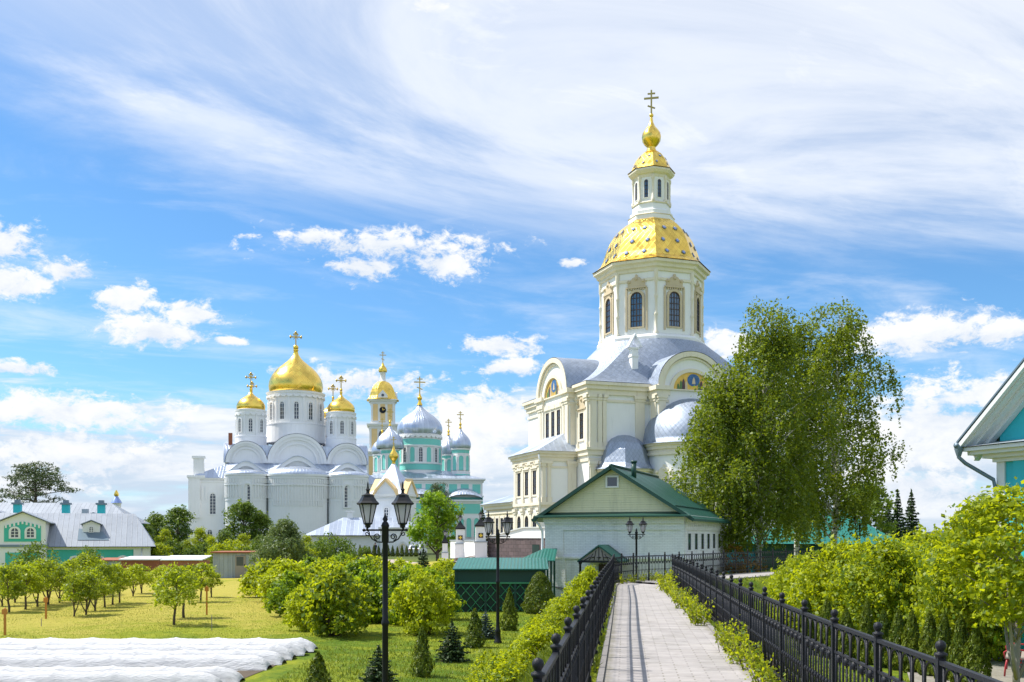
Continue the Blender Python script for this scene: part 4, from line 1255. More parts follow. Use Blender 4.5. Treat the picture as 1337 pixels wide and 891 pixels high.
# ------------------------------------------------------------------ the teal and white cathedral with silver domes
def teal_cathedral():
    C = Vector((-27.8, 300.0)); g = gz(C.x, C.y) - .3
    rt = thing('teal_cathedral', 'teal and white cathedral under ribbed silver onion domes, standing beyond the round green lime tree', 'cathedral', (C.x, C.y, g), radians(8))
    X, Y = Vector((1, 0, 0)), Vector((0, 1, 0)); W = M['trim_white']; T = M['cathedral_teal']
    mb = MB(); mb.box(-17, -13, g, 17.6, 18, 18.4); mb.build('wall', W, rt)
    mb = MB(); rect_cornice(mb, -17, -13, 17.6, 18, [(13.2, 13.6, .3), (17.4, 17.8, .35), (18.0, 18.5, .8), (8.2, 8.6, .3)]); mb.build('cornice', W, rt)
    mb = MB(); mb.add([(-17.8, -13.8, 18.5), (18.4, -13.8, 18.5), (18.4, 18.8, 18.5), (-17.8, 18.8, 18.5), (-8, -4, 21.3), (8, -4, 21.3), (8, 9, 21.3), (-8, 9, 21.3)], [(0, 1, 5, 4), (1, 2, 6, 5), (2, 3, 7, 6), (3, 0, 4, 7), (4, 5, 6, 7)])
    mb.build('roof', M['silver_seam'], rt)
    for k in range(10):
        xx = -14.8 + 30.6 * k / 9
        mb = MB(); mb.ext([(-1.15, 14.2), (1.15, 14.2), (1.15, 16.9), (-1.15, 16.9)], (xx, -13, 0), X, -Y, 0, .08); mb.build('panel', T, rt)
        pn = MB(); pn.ext(arch(2.0, 6.4), (xx, -13, 1.2), X, -Y, 0, .08); pn.build('panel', T, rt)
        f = MB(); f.ring(arch(2.6, 6.9), [(a * .8, b_ * .94) for a, b_ in arch(2.6, 6.9)], (xx, -13, 1.0), X, -Y, 0, .22); f.build('window_frame', W, rt)
        if k % 2: window(rt, (xx, -13.06, 2.0), X, -Y, 1.0, 4.6, 'trim_white', 'window_dark', 'trim_white', .2, True, 2, 5, .2)
    mb = MB(); mb.ext([(-17.1, 8.7), (17.7, 8.7), (17.7, 13.1), (-17.1, 13.1)], (0, -13, 0), X, -Y, 0, .05); mb.build('panel', T, rt)
    mb = MB(); mb.ext([(-13, 8.7), (18, 8.7), (18, 13.1), (-13, 13.1)], (17.6, 0, 0), Y, X, 0, .05); mb.build('panel', T, rt)
    # projecting bays with barrel roofs on the front
    for cx, r, yo in ((-1.5, 6.2, -17.5), (12.2, 4.6, -16.0)):
        mb = MB(); mb.box(cx - r, yo, g, cx + r, -13.05, 12.0)
        by = mb.build('apse', W, rt)
        mb = MB(); rect_cornice(mb, cx - r, yo, cx + r, -13.4, [(11.2, 11.5, .2), (11.8, 12.3, .5)]); mb.build('cornice', W, by)
        mb = MB(); mb.ext([(-r * .95, 8.3), (r * .95, 8.3), (r * .95, 11.1), (-r * .95, 11.1)], (cx, yo, 0), X, -Y, 0, .06); mb.build('panel', T, by)
        mb = MB(); mb.grid(lambda u, v: (cx + (r + .5) * cos(pi * u), yo - .4 + (-13.0 - yo + .4) * v * 1.1, 12.3 + 3.4 * sin(pi * u) * (0.3 + .7 * sqrt(min(1, v * 1.2 + .05)))), 24, 6, 0, True); mb.build('roof', M['silver_seam'], by)
        for k in range(4):
            xx = cx - r * .72 + r * 1.44 * k / 3
            pn = MB(); pn.ext(arch(r * .30, 5.6), (xx, yo, 1.6), X, -Y, 0, .08); pn.build('panel', T, by)
            f = MB(); f.ring(arch(r * .40, 6.0), [(a * .78, b_ * .94) for a, b_ in arch(r * .40, 6.0)], (xx, yo, 1.4), X, -Y, 0, .25); f.build('window_frame', W, by)
    # drums and domes
    for i, (x, y, R, z0, z1, Rm, H, n) in enumerate([(0, 0, 6.35, 18.5, 32.3, 6.85, 9.4, 16), (11.7, -6.5, 2.75, 18.4, 27.8, 3.15, 6.2, 8), (9.3, 8, 2.75, 18.4, 27.2, 3.1, 6.2, 8), (-9.0, -7, 2.75, 18.4, 27.4, 4.1, 7.0, 8), (-11.2, 3, 2.75, 18.4, 26.6, 3.2, 6.0, 8)]):
        seg = 40 if i == 0 else 8
        ph = 0 if i == 0 else pi / 8
        mb = MB(); mb.lathe([(R * 1.08, z0), (R * 1.08, z0 + 2.2), (R, z0 + 2.3), (R, z1)], seg, x, y, ph, 0, i == 0); d = mb.build('drum', W, rt)
        T0 = MB()
        if i == 0:
            T0.lathe([(R + .06, z0 + 3.0), (R + .06, z0 + 4.8)], 40, x, y, 0, 0, True, cap=False)
            T0.lathe([(R + .06, z0 + 10.3), (R + .06, z0 + 12.2)], 40, x, y, 0, 0, True, cap=False)
            T0.lathe([(R * 1.08 + .05, z0 + .3), (R * 1.08 + .05, z0 + 1.7)], 8, x, y, 0, 0, False, cap=False)
        else:
            T0.lathe([(R + .05, z1 - 1.5), (R + .05, z1 - .5)], 8, x, y, ph, 0, False, cap=False)
            T0.lathe([(R * 1.08 + .05, z0 + .5), (R * 1.08 + .05, z0 + 1.7)], 8, x, y, ph, 0, False, cap=False)
        T0.build('panel', T, d)
        mb = MB()
        for zz in ([z0 + 4.9, z0 + 10.0, z1 - .5] if i == 0 else [z1 - .4, z0 + 2.2]):
            mb.lathe([(R, zz - .2), (R + .3, zz - .1), (R + .35, zz + .3), (R, zz + .4)], seg, x, y, ph, 0, False, cap=False)
        if i == 0: scallops(mb, x, y, R + .3, z1 - .6, 26, .7)
        mb.build('cornice', W, d)
        for k in range(n):
            a = -pi / 2 + 2 * pi * k / n
            nn = Vector((cos(a), sin(a), 0)); u = Vector((-nn.y, nn.x, 0))
            if nn.y > .4: continue
            ap = R if i == 0 else R * cos(pi / 8)
            if i == 0:
                O = Vector((x, y, z0 + 5.3)) + nn * (ap + .01)
                if k % 2 == 0: window(d, O, u, nn, 1.15, 4.4, 'trim_white', 'window_dark', 'trim_white', .35, True, 2, 5, .25)
                else:
                    pn = MB(); pn.ext(arch(1.35, 4.4), O, u, nn, 0, .07); pn.build('panel', T, d)
            else:
                O = Vector((x, y, z0 + 2.8)) + nn * (ap + .01)
                pn = MB(); pn.ext(arch(1.3, 4.3), O, u, nn, 0, .07); pn.build('panel', T, d)
                f = MB(); f.ring(arch(1.8, 4.7), [(a_ * .76, b_ * .93) for a_, b_ in arch(1.8, 4.7)], O, u, nn, 0, .2); f.build('window_frame', W, d)
        dm = onion(rt, x, y, z1, Rm, H, 'silver_dome')
        mb = MB(); zt = z1 + H
        k = 1.0 if i == 0 else .55
        mb.lathe([(.9 * k, zt - .4 * k), (.5 * k, zt + .5 * k), (.35 * k, zt + 1.2 * k)], 12, x, y)
        mb.ball((x, y, zt + 1.7 * k), .75 * k, 10, 6); mb.lathe([(.5 * k, zt + 2.2 * k), (.15 * k, zt + 3.2 * k)], 10, x, y)
        mb.build('finial', M['gold'], dm)
        cross_mb(x, y, zt + 3.0 * k, 5.2 * (k if i == 0 else .62), 3.4 * (k if i == 0 else .6), .32 * (k if i == 0 else .75), False, True).build('cross', M['old_gold'], dm)


teal_cathedral()


# ------------------------------------------------------------------ bell tower
def bell_tower():
    C = Vector((-49.3, 380.0)); g = gz(C.x, C.y) - .3
    rt = thing('bell_tower', 'tiered yellow and white bell tower with a clock, between the two cathedrals', 'bell tower', (C.x, C.y, g), radians(7))
    X, Y = Vector((1, 0, 0)), Vector((0, 1, 0)); W = M['trim_white']; YL = M['yellow_plaster']
    tiers = [(7.2, g, 18), (6.2, 18, 33.5), (5.0, 33.5, 44.0), (4.4, 44.0, 53.4)]
    for i, (h, z0, z1) in enumerate(tiers):
        mb = MB(); mb.box(-h, -h, z0, h, h, z1); t = mb.build('tier', W, rt)
        mb = MB(); rect_cornice(mb, -h, -h, h, h, [(z0 + .02, z0 + .9, .35), (z1 - 1.6, z1 - 1.3, .3), (z1 - .8, z1 - .3, .5), (z1 - .3, z1 + .1, .95)]); mb.build('cornice', W, t)
        for ux, nn in ((X, -Y), (Y, X)):
            O = nn * h
            for sx in (-1, 0, 1):
                wd = h * .42
                a = MB(); a.ext([(sx * h * .62 - wd / 2, z0 + 1.4), (sx * h * .62 + wd / 2, z0 + 1.4), (sx * h * .62 + wd / 2, z1 - 1.8), (sx * h * .62 - wd / 2, z1 - 1.8)], O, ux, nn, 0, .06)
                a.build('panel', YL, t)
            if i in (1, 2):
                ow = h * .62
                a = MB(); a.ext(arch(ow, (z1 - z0) * .62), O + Vector((0, 0, z0 + 1.8)), ux, nn, 0, .09); a.build('belfry_opening', M['window_dark'], t)
                f = MB(); f.ring(arch(ow * 1.25, (z1 - z0) * .68), [(q * .8, r * .94) for q, r in arch(ow * 1.25, (z1 - z0) * .68)], O + Vector((0, 0, z0 + 1.6)), ux, nn, 0, .3); f.build('arch_frame', W, t)
            if i == 3:
                ell = [(1.25 * cos(2 * pi * k / 24), 49.4 + 1.25 * sin(2 * pi * k / 24)) for k in range(24)]
                a = MB(); a.ext(ell, O, ux, nn, .05, .2); ck = a.build('clock', M['lamp_black'], t)
                f = MB(); f.ext([(-.07, 49.3), (.07, 49.3), (.07, 50.3), (-.07, 50.3)], O, ux, nn, .2, .26); f.ext([(0, 49.32), (.75, 49.5), (.75, 49.65), (0, 49.48)], O, ux, nn, .2, .27); f.build('clock_hands', M['gold'], ck)
            for sx in (-1, 1):
                c = MB(); c.ext([(sx * h * .9 - .3, z0 + 1), (sx * h * .9 + .3, z0 + 1), (sx * h * .9 + .3, z1 - 1.5), (sx * h * .9 - .3, z1 - 1.5)], O, ux, nn, 0, .3); c.build('pilaster', W, t)
    mb = MB(); mb.lathe([(6.6, 53.5), (6.0, 53.9), (5.3, 55.0), (4.9, 56.4), (4.4, 57.8), (3.6, 59.2), (2.5, 60.3), (1.3, 60.9)], 8, 0, 0, pi / 8, 0, False, cap=False)
    dm = mb.build('dome', M['gold_leaf'], rt)
    for nn, ux in ((-Y, X), (X, Y)):
        a = MB(); a.ext([(-2.0, 53.5), (2.0, 53.5), (1.7, 55.0), (0, 56.9), (-1.7, 55.0)], nn * 5.2, ux, nn, -1.5, .3); a.build('dormer', W, dm)
        a = MB(); a.ext([(.55 * cos(2 * pi * k / 12), 54.9 + .55 * sin(2 * pi * k / 12)) for k in range(12)], nn * 5.2, ux, nn, .3, .36); a.build('dormer_window', M['window_dark'], dm)
    mb = MB(); mb.lathe([(1.5, 60.6), (1.2, 61.2), (1.05, 61.4), (1.05, 64.2), (1.3, 64.4)], 12, 0, 0); mb.build('lantern', W, rt)
    mb = MB(); mb.lathe([(1.5, 64.4), (1.7, 65.0), (1.4, 66.0), (.6, 67.0), (.25, 68.0)], 16, 0, 0, cap=False); mb.build('onion', M['gold_leaf'], rt)
    cross_mb(0, 0, 67.8, 4.6, 2.6, .30).build('cross', M['old_gold'], rt)


bell_tower()


# ------------------------------------------------------------------ tent-roofed chapel, silver-roofed annex, arched wall
def chapel():
    C = at(514, 700, 152); g = gz(C.x, C.y) - .2
    rt = thing('tent_chapel', 'small white chapel with a pointed silver tent roof and golden ball behind the near lanterns', 'chapel', (C.x, C.y, g), radians(-18))
    X, Y = Vector((1, 0, 0)), Vector((0, 1, 0)); W = M['cathedral_white']
    mb = MB(); mb.box(-2.6, -2.6, g, 2.6, 2.6, 7.9); mb.build('wall', W, rt)
    mb = MB(); rect_cornice(mb, -2.6, -2.6, 2.6, 2.6, [(7.2, 7.5, .12), (7.9, 8.25, .45)]); mb.build('cornice', M['trim_white'], rt)
    mb = MB(); mb.lathe([(3.9, 8.25), (3.1, 8.8), (2.2, 10.2), (.22, 13.0)], 4, 0, 0, pi / 4, 0, False, cap=False); mb.build('roof', M['silver_seam'], rt)
    for ux, nn in ((X, -Y), (Y, -X), (Y, X)):
        a = MB(); a.ext([(-1.9, 7.8), (1.9, 7.8), (1.5, 8.7), (0, 10.2), (-1.5, 8.7)], nn * 2.6, ux, nn, -1.2, .3); a.build('gable', W, rt)
        a = MB(); a.ring([(-2.3, 8.0), (-1.6, 9.0), (0, 10.6), (1.6, 9.0), (2.3, 8.0)], [(-1.9, 7.8), (-1.4, 8.7), (0, 10.15), (1.4, 8.7), (1.9, 7.8)], nn * 2.6, ux, nn, -.6, .5, 0, False); a.build('gable_trim', M['yellow_plaster'], rt)
        window(rt, nn * 2.6 + Vector((0, 0, 4.0)), ux, nn, .7, 2.2, 'trim_white', 'window_dark', 'trim_white', .2, True, 2, 4)
    mb = MB(); mb.lathe([(.28, 12.9), (.25, 13.3), (.5, 13.6), (.72, 14.0), (.65, 14.4), (.3, 14.9), (.1, 15.6)], 14, 0, 0); mb.build('onion', M['gold_leaf'], rt)
    cross_mb(0, 0, 15.5, 1.6, .9, .11).build('cross', M['old_gold'], rt)
    # annex with hipped metal roof
    C = at(462, 700, 142); g = gz(C.x, C.y) - .2
    rt = thing('annex_building', 'low white annex with a broad silver hipped metal roof in front of the white cathedral', 'building', (C.x, C.y, g), radians(6))
    mb = MB(); mb.box(-6.0, 0, g, 5.2, 9, 2.05); mb.build('wall', W, rt)
    mb = MB(); mb.add([(-7, -.8, 2.0), (6, -.8, 2.0), (6, 9.8, 2.0), (-7, 9.8, 2.0), (-1.8, 4.4, 4.6), (5.4, 4.4, 4.6)], [(0, 1, 5, 4), (1, 2, 5), (2, 3, 4, 5), (3, 0, 4)])
    mb.add([(-7, -.8, 1.9), (6, -.8, 1.9), (6, 9.8, 1.9), (-7, 9.8, 1.9)], [(0, 1, 2, 3)])
    mb.build('roof', M['silver_seam'], rt)
    mb = MB(); mb.box(-1.2, 4.2, 4.2, -.4, 5, 5.4); mb.box(-1.4, 4.0, 5.4, -.2, 5.2, 5.6); mb.build('chimney', M['white_metal'], rt)
    for xx in (-4.6, -3.2): window(rt, (xx, 0, .5), X, -Y, .7, 1.1, 'trim_white', 'window_dark', 'trim_white', .12, False, 2, 2)
    mb = MB(); mb.tube([(5.1, -.1, 1.95), (5.1, -.12, g)], .07, 6); mb.build('drainpipe', M['white_metal'], rt)
    # wall with the blind arch
    C = at(525, 700, 142); g = gz(C.x, C.y) - .2
    rt = thing('arched_gatehouse', 'white plastered gatehouse block with a pointed blind arch, behind the row of little thujas', 'gatehouse', (C.x, C.y, g), radians(4))
    mb = MB(); mb.box(-3.1, 0, g, 2.5, 4, 2.9); mb.build('wall', W, rt)
    mb = MB(); rect_cornice(mb, -3.1, 0, 2.5, 4, [(2.5, 2.7, .08), (2.9, 3.1, .25)]); mb.build('cornice', W, rt)
    mb = MB(); mb.add([(-3.5, -.4, 3.1), (2.9, -.4, 3.1), (2.9, 4.4, 3.1), (-3.5, 4.4, 3.1), (-1, 2, 4.0), (1, 2, 4.0)], [(0, 1, 5, 4), (1, 2, 5), (2, 3, 4, 5), (3, 0, 4)]); mb.build('roof', M['silver_seam'], rt)
    pa = [(-1.0, 0), (1.0, 0), (1.0, 1.0), (.8, 1.5), (.4, 1.85), (0, 2.1), (-.4, 1.85), (-.8, 1.5), (-1.0, 1.0)]
    mb = MB(); mb.ring(pa, [(a * .82, b_ * .9) for a, b_ in pa], (0.1, 0, g + .2), X, -Y, 0, .14); mb.build('arch_frame', W, rt)
    pa2 = [(a * .66, b_ * .78) for a, b_ in pa]
    mb = MB(); mb.ring(pa2, [(a * .82, b_ * .9) for a, b_ in pa2], (0.1, 0, g + .2), X, -Y, 0, .1); mb.build('arch_frame', M['pale_cream'], rt)


chapel()

# ------------------------------------------------------------------ long teal building on the left, second roof behind it
def hip_roof(mb, x0, y0, x1, y1, z, zr, inl, inr, yr=None, mi=0, soff=True):
    yr = (y0 + y1) / 2 if yr is None else yr
    mb.add([(x0, y0, z), (x1, y0, z), (x1, y1, z), (x0, y1, z), (x0 + inl, yr, zr), (x1 - inr, yr, zr)], [(0, 1, 5, 4), (1, 2, 5), (2, 3, 4, 5), (3, 0, 4)], mi)
    if soff: mb.add([(x0, y0, z - .06), (x1, y0, z - .06), (x1, y1, z - .06), (x0, y1, z - .06)], [(0, 1, 2, 3)], mi)
    return mb


def dormer_part(rt, cx, y, z0, w, h, wm, tm, nwin=1, depth=3.0):
    X, Y = Vector((1, 0, 0)), Vector((0, 1, 0))
    mb = MB(); mb.box(cx - w / 2, y, z0, cx + w / 2, y + depth, z0 + h)
    mb.ext([(-w / 2, z0 + h), (w / 2, z0 + h), (0, z0 + h + w * .22)], (cx, y, 0), X, Y, 0.02, depth)
    d = mb.build('dormer', wm, rt)
    mb = MB(); e = w * .12
    sl = .44
    for sx in (-1, 1):
        mb.add([(cx, y - .3, z0 + h + w * .22 + .06), (cx + sx * (w / 2 + e), y - .3, z0 + h - e * sl + .06), (cx + sx * (w / 2 + e), y + depth, z0 + h - e * sl + .06), (cx, y + depth, z0 + h + w * .22 + .06),
                (cx, y - .3, z0 + h + w * .22 + .16), (cx + sx * (w / 2 + e), y - .3, z0 + h - e * sl + .16), (cx + sx * (w / 2 + e), y + depth, z0 + h - e * sl + .16), (cx, y + depth, z0 + h + w * .22 + .16)],
               [(0, 1, 2, 3), (4, 5, 6, 7), (0, 1, 5, 4), (1, 2, 6, 5)])
    mb.build('dormer_roof', M['zinc_seam'], d)
    if tm:
        mb = MB(); mb.ext([(-w * .40, z0 + .3), (w * .40, z0 + .3), (w * .40, z0 + h * .82), (0, z0 + h * 1.02), (-w * .40, z0 + h * .82)], (cx, y, 0), X, -Y, 0, .05); mb.build('panel', tm, d)
        t = MB()
        for k in range(9):
            a = -w * .36 + w * .72 * k / 8
            zt = z0 + h * .84 + (1 - abs(a) / (w * .4)) * h * .2
            t.ext([(a - w * .02, zt - .34), (a + w * .02, zt - .34), (a + w * .02, zt), (a - w * .02, zt)], (cx, y, 0), X, -Y, .04, .14)
        t.build('fretwork', M['trim_white'], d)
    for k in range(nwin):
        a = 0 if nwin == 1 else (-w * .17 + w * .34 * k / (nwin - 1))
        window(d, (cx + a, y - .05, z0 + h * (.30 if nwin > 1 else .28)), X, -Y, w * (.17 if nwin > 1 else .24), h * (.42 if nwin > 1 else .5), 'trim_white', 'window_dark', 'trim_white', w * .04, True, 2, 2, .1, .05)


def teal_building():
    g = -1.9
    C = Vector((-47.56, 107.4)); rz = radians(19)
    rt = thing('teal_building', 'long turquoise building with white trim and ribbed grey metal roof beyond the orchard', 'building', (C.x, C.y, g), rz)
    X, Y = Vector((1, 0, 0)), Vector((0, 1, 0))
    mb = MB(); mb.box(-22, 0, g, 8.0, 9.5, .72); mb.build('wall', M['teal'], rt)
    mb = MB(); hip_roof(mb, -22.7, -.6, 8.6, 10.2, .75, 4.45, 2.6, 2.3, 4.8); mb.build('roof', M['zinc_seam'], rt)
    mb = MB(); mb.box(-22.05, -.07, .42, 8.06, 9.55, .70); mb.build('cornice', M['trim_white'], rt)
    for xx in (7.6, 6.7, -7.4): 
        mb = MB(); mb.box(xx - .4, -.1, g, xx + .4, .05, .42); mb.build('pilaster', M['trim_white'], rt)
    mb = MB(); mb.box(7.95, .02, g, 8.06, 9.5, .42); mb.build('pilaster', M['trim_white'], rt)
    mb = MB(); mb.tube([(7.15, -.14, .5), (7.15, -.14, g)], .07, 6); mb.build('drainpipe', M['white_metal'], rt)
    for xx in (5.2, 2.8, .4, -9.0, -11):
        window(rt, (xx, 0, -1.45), X, -Y, 1.0, 1.05, 'trim_white', 'window_dark', 'trim_white', .18, True, 2, 1, .12)
    # projecting two-window gable bay
    mb = MB(); mb.box(-6.85, -1.0, g, -2.35, .02, 1.0); mb.build('wall', M['trim_white'], rt)
    mb = MB(); mb.box(-6.25, -1.04, g, -2.95, -1.0, .15); mb.build('panel', M['teal'], rt)
    mb = MB(); mb.box(-7.0, -1.15, .72, -2.2, .0, .98); mb.build('string_course', M['gutter'], rt)
    dormer_part(rt, -4.6, -1.0, 1.0, 4.4, 2.4, M['trim_white'], M['teal'], 2, 5.0)
    dormer_part(rt, 1.9, 1.6, 2.0, 1.75, 1.15, M['trim_white'], None, 1, 2.6)
    mb = MB(); mb.add([(.6, .35, 1.46), (3.8, .35, 1.46), (3.1, 1.7, 2.38), (.6, 2.2, 2.72), ], [(0, 1, 2, 3)]); mb.build('dormer_shade_sheet', M['gutter'], rt)  # dark sheet laid on the roof as the shade of the dormer recess
    # the roof behind, with teal chimneys
    C = Vector((-62.5, 127.0)); g2 = -1.2
    r2 = thing('chimneyed_building', 'grey metal roofed building with turquoise chimneys and little gables, rising behind the turquoise one', 'building', (C.x, C.y, g2), radians(10))
    mb = MB(); mb.box(-14, 0, g2, 13, 10, 3.6); mb.build('wall', M['teal'], r2)
    mb = MB(); hip_roof(mb, -14.6, -.6, 13.8, 10.6, 3.6, 6.3, 3, 4.0); mb.build('roof', M['zinc_seam'], r2)
    for xx in (-.5, 5.3, 9.6):
        mb = MB(); mb.box(xx - .42, -.5, 3.4, xx + .42, .35, 5.9); c = mb.build('chimney', M['turquoise'], r2)
        mb = MB(); mb.box(xx - .58, -.66, 5.9, xx + .58, .5, 6.15); mb.box(xx - .3, -.4, 6.15, xx + .3, .25, 6.5); mb.build('chimney_cap', M['gutter'], c)
    mb = MB(); mb.box(6.9, 1.2, 4.0, 7.6, 2.0, 5.4); mb.build('vent_box', M['roof_sheet'], r2)
    for xx, w in ((-3.0, 3.8), (8.6, 3.0)): dormer_part(r2, xx, .2, 3.65, w, .5, M['teal'], None, 0, 3)
    # far small cupola
    C = at(152, 700, 200); 
    r3 = thing('small_cupola', 'tiny white turret with a blue and gold cap far behind the turquoise building', 'turret', (C.x, C.y, -1.0), 0)
    mb = MB(); mb.lathe([(1.1, -1), (1.1, 7.2), (.95, 7.3), (.95, 8.3), (1.15, 8.5)], 8, 0, 0); mb.build('wall', M['trim_white'], r3)
    mb = MB(); mb.lathe([(1.15, 8.5), (.9, 9.0), (.55, 9.5), (.3, 9.9)], 8, 0, 0); mb.build('roof', M['star_blue'], r3)
    mb = MB(); mb.lathe([(.25, 9.8), (.5, 10.1), (.42, 10.5), (.1, 11.1)], 10, 0, 0); mb.build('onion', M['gold_leaf'], r3)


teal_building()


def shed(name, label, px0, px1, pyb, Z, h, wm, rm, slope=.25, door=True, rz=0.0, hm=None):
    a = at(px0, pyb, Z); b_ = at(px1, pyb, Z); w = b_.x - a.x
    g = gz((a.x + b_.x) / 2, Z) - .03
    rt = thing(name, label, 'shed', ((a.x + b_.x) / 2, Z, g), rz)
    X, Y = Vector((1, 0, 0)), Vector((0, 1, 0))
    mb = MB(); mb.box(-w / 2, 0, g, w / 2, 2.6, g + h); mb.build('wall', wm, rt)
    mb = MB()
    mb.add([(-w / 2 - .15, -.25, g + h + .02), (w / 2 + .15, -.25, g + h + .02), (w / 2 + .15, 2.8, g + h + slope), (-w / 2 - .15, 2.8, g + h + slope), (-w / 2 - .15, -.25, g + h + .12), (w / 2 + .15, -.25, g + h + .12), (w / 2 + .15, 2.8, g + h + slope + .1), (-w / 2 - .15, 2.8, g + h + slope + .1)],
           [(0, 1, 2, 3), (4, 5, 6, 7), (0, 1, 5, 4), (1, 2, 6, 5), (2, 3, 7, 6), (3, 0, 4, 7)])
    mb.build('roof', rm, rt)
    if door:
        mb = MB(); mb.ext([(w * .08, g + .05), (w * .36, g + .05), (w * .36, g + h * .9), (w * .08, g + h * .9)], (0, 0, 0), X, -Y, 0, .05); d = mb.build('door', M['wood_grey'], rt)
        mb = MB(); mb.box(w * .32, -.1, g + h * .45, w * .34, -.05, g + h * .55); mb.build('handle', M['lamp_black'], d)
        mb = MB(); mb.ext([(w * .12, g + h * .5), (w * .3, g + h * .5), (w * .3, g + h * .85), (w * .12, g + h * .85)], (0, 0, 0), X, -Y, .05, .06); mb.build('door_window', M['window_dark'], d)
        mb = MB(); mb.ext([(-.05, g), (.05, g), (.05, g + h), (-.05, g + h)], (0, 0, 0), X, -Y, 0, .06); mb.build('post', M['roof_sheet'], rt)
    return rt


shed('metal_shed', 'grey metal shed with a rusty flat roof at the end of the orchard', 278, 328, 754, 80, 2.0, M['grey_shed'], M['rust'], .05)
shed('brick_shed', 'red brick shed under a pale sheet roof between orchard bushes', 212, 263, 747, 94, 1.1, M['red_brick'], M['white_metal'], .35, False)
shed('low_shed', 'low rusty shed with a pale sheet roof beside the turquoise building', 158, 206, 746, 97, 1.1, M['rust'], M['white_metal'], .25, False)
shed('lean_to_shed', 'narrow lean-to with a reddish roof under the turquoise wall', 126, 157, 746, 99, .95, M['roof_sheet'], M['rust'], .2, False)


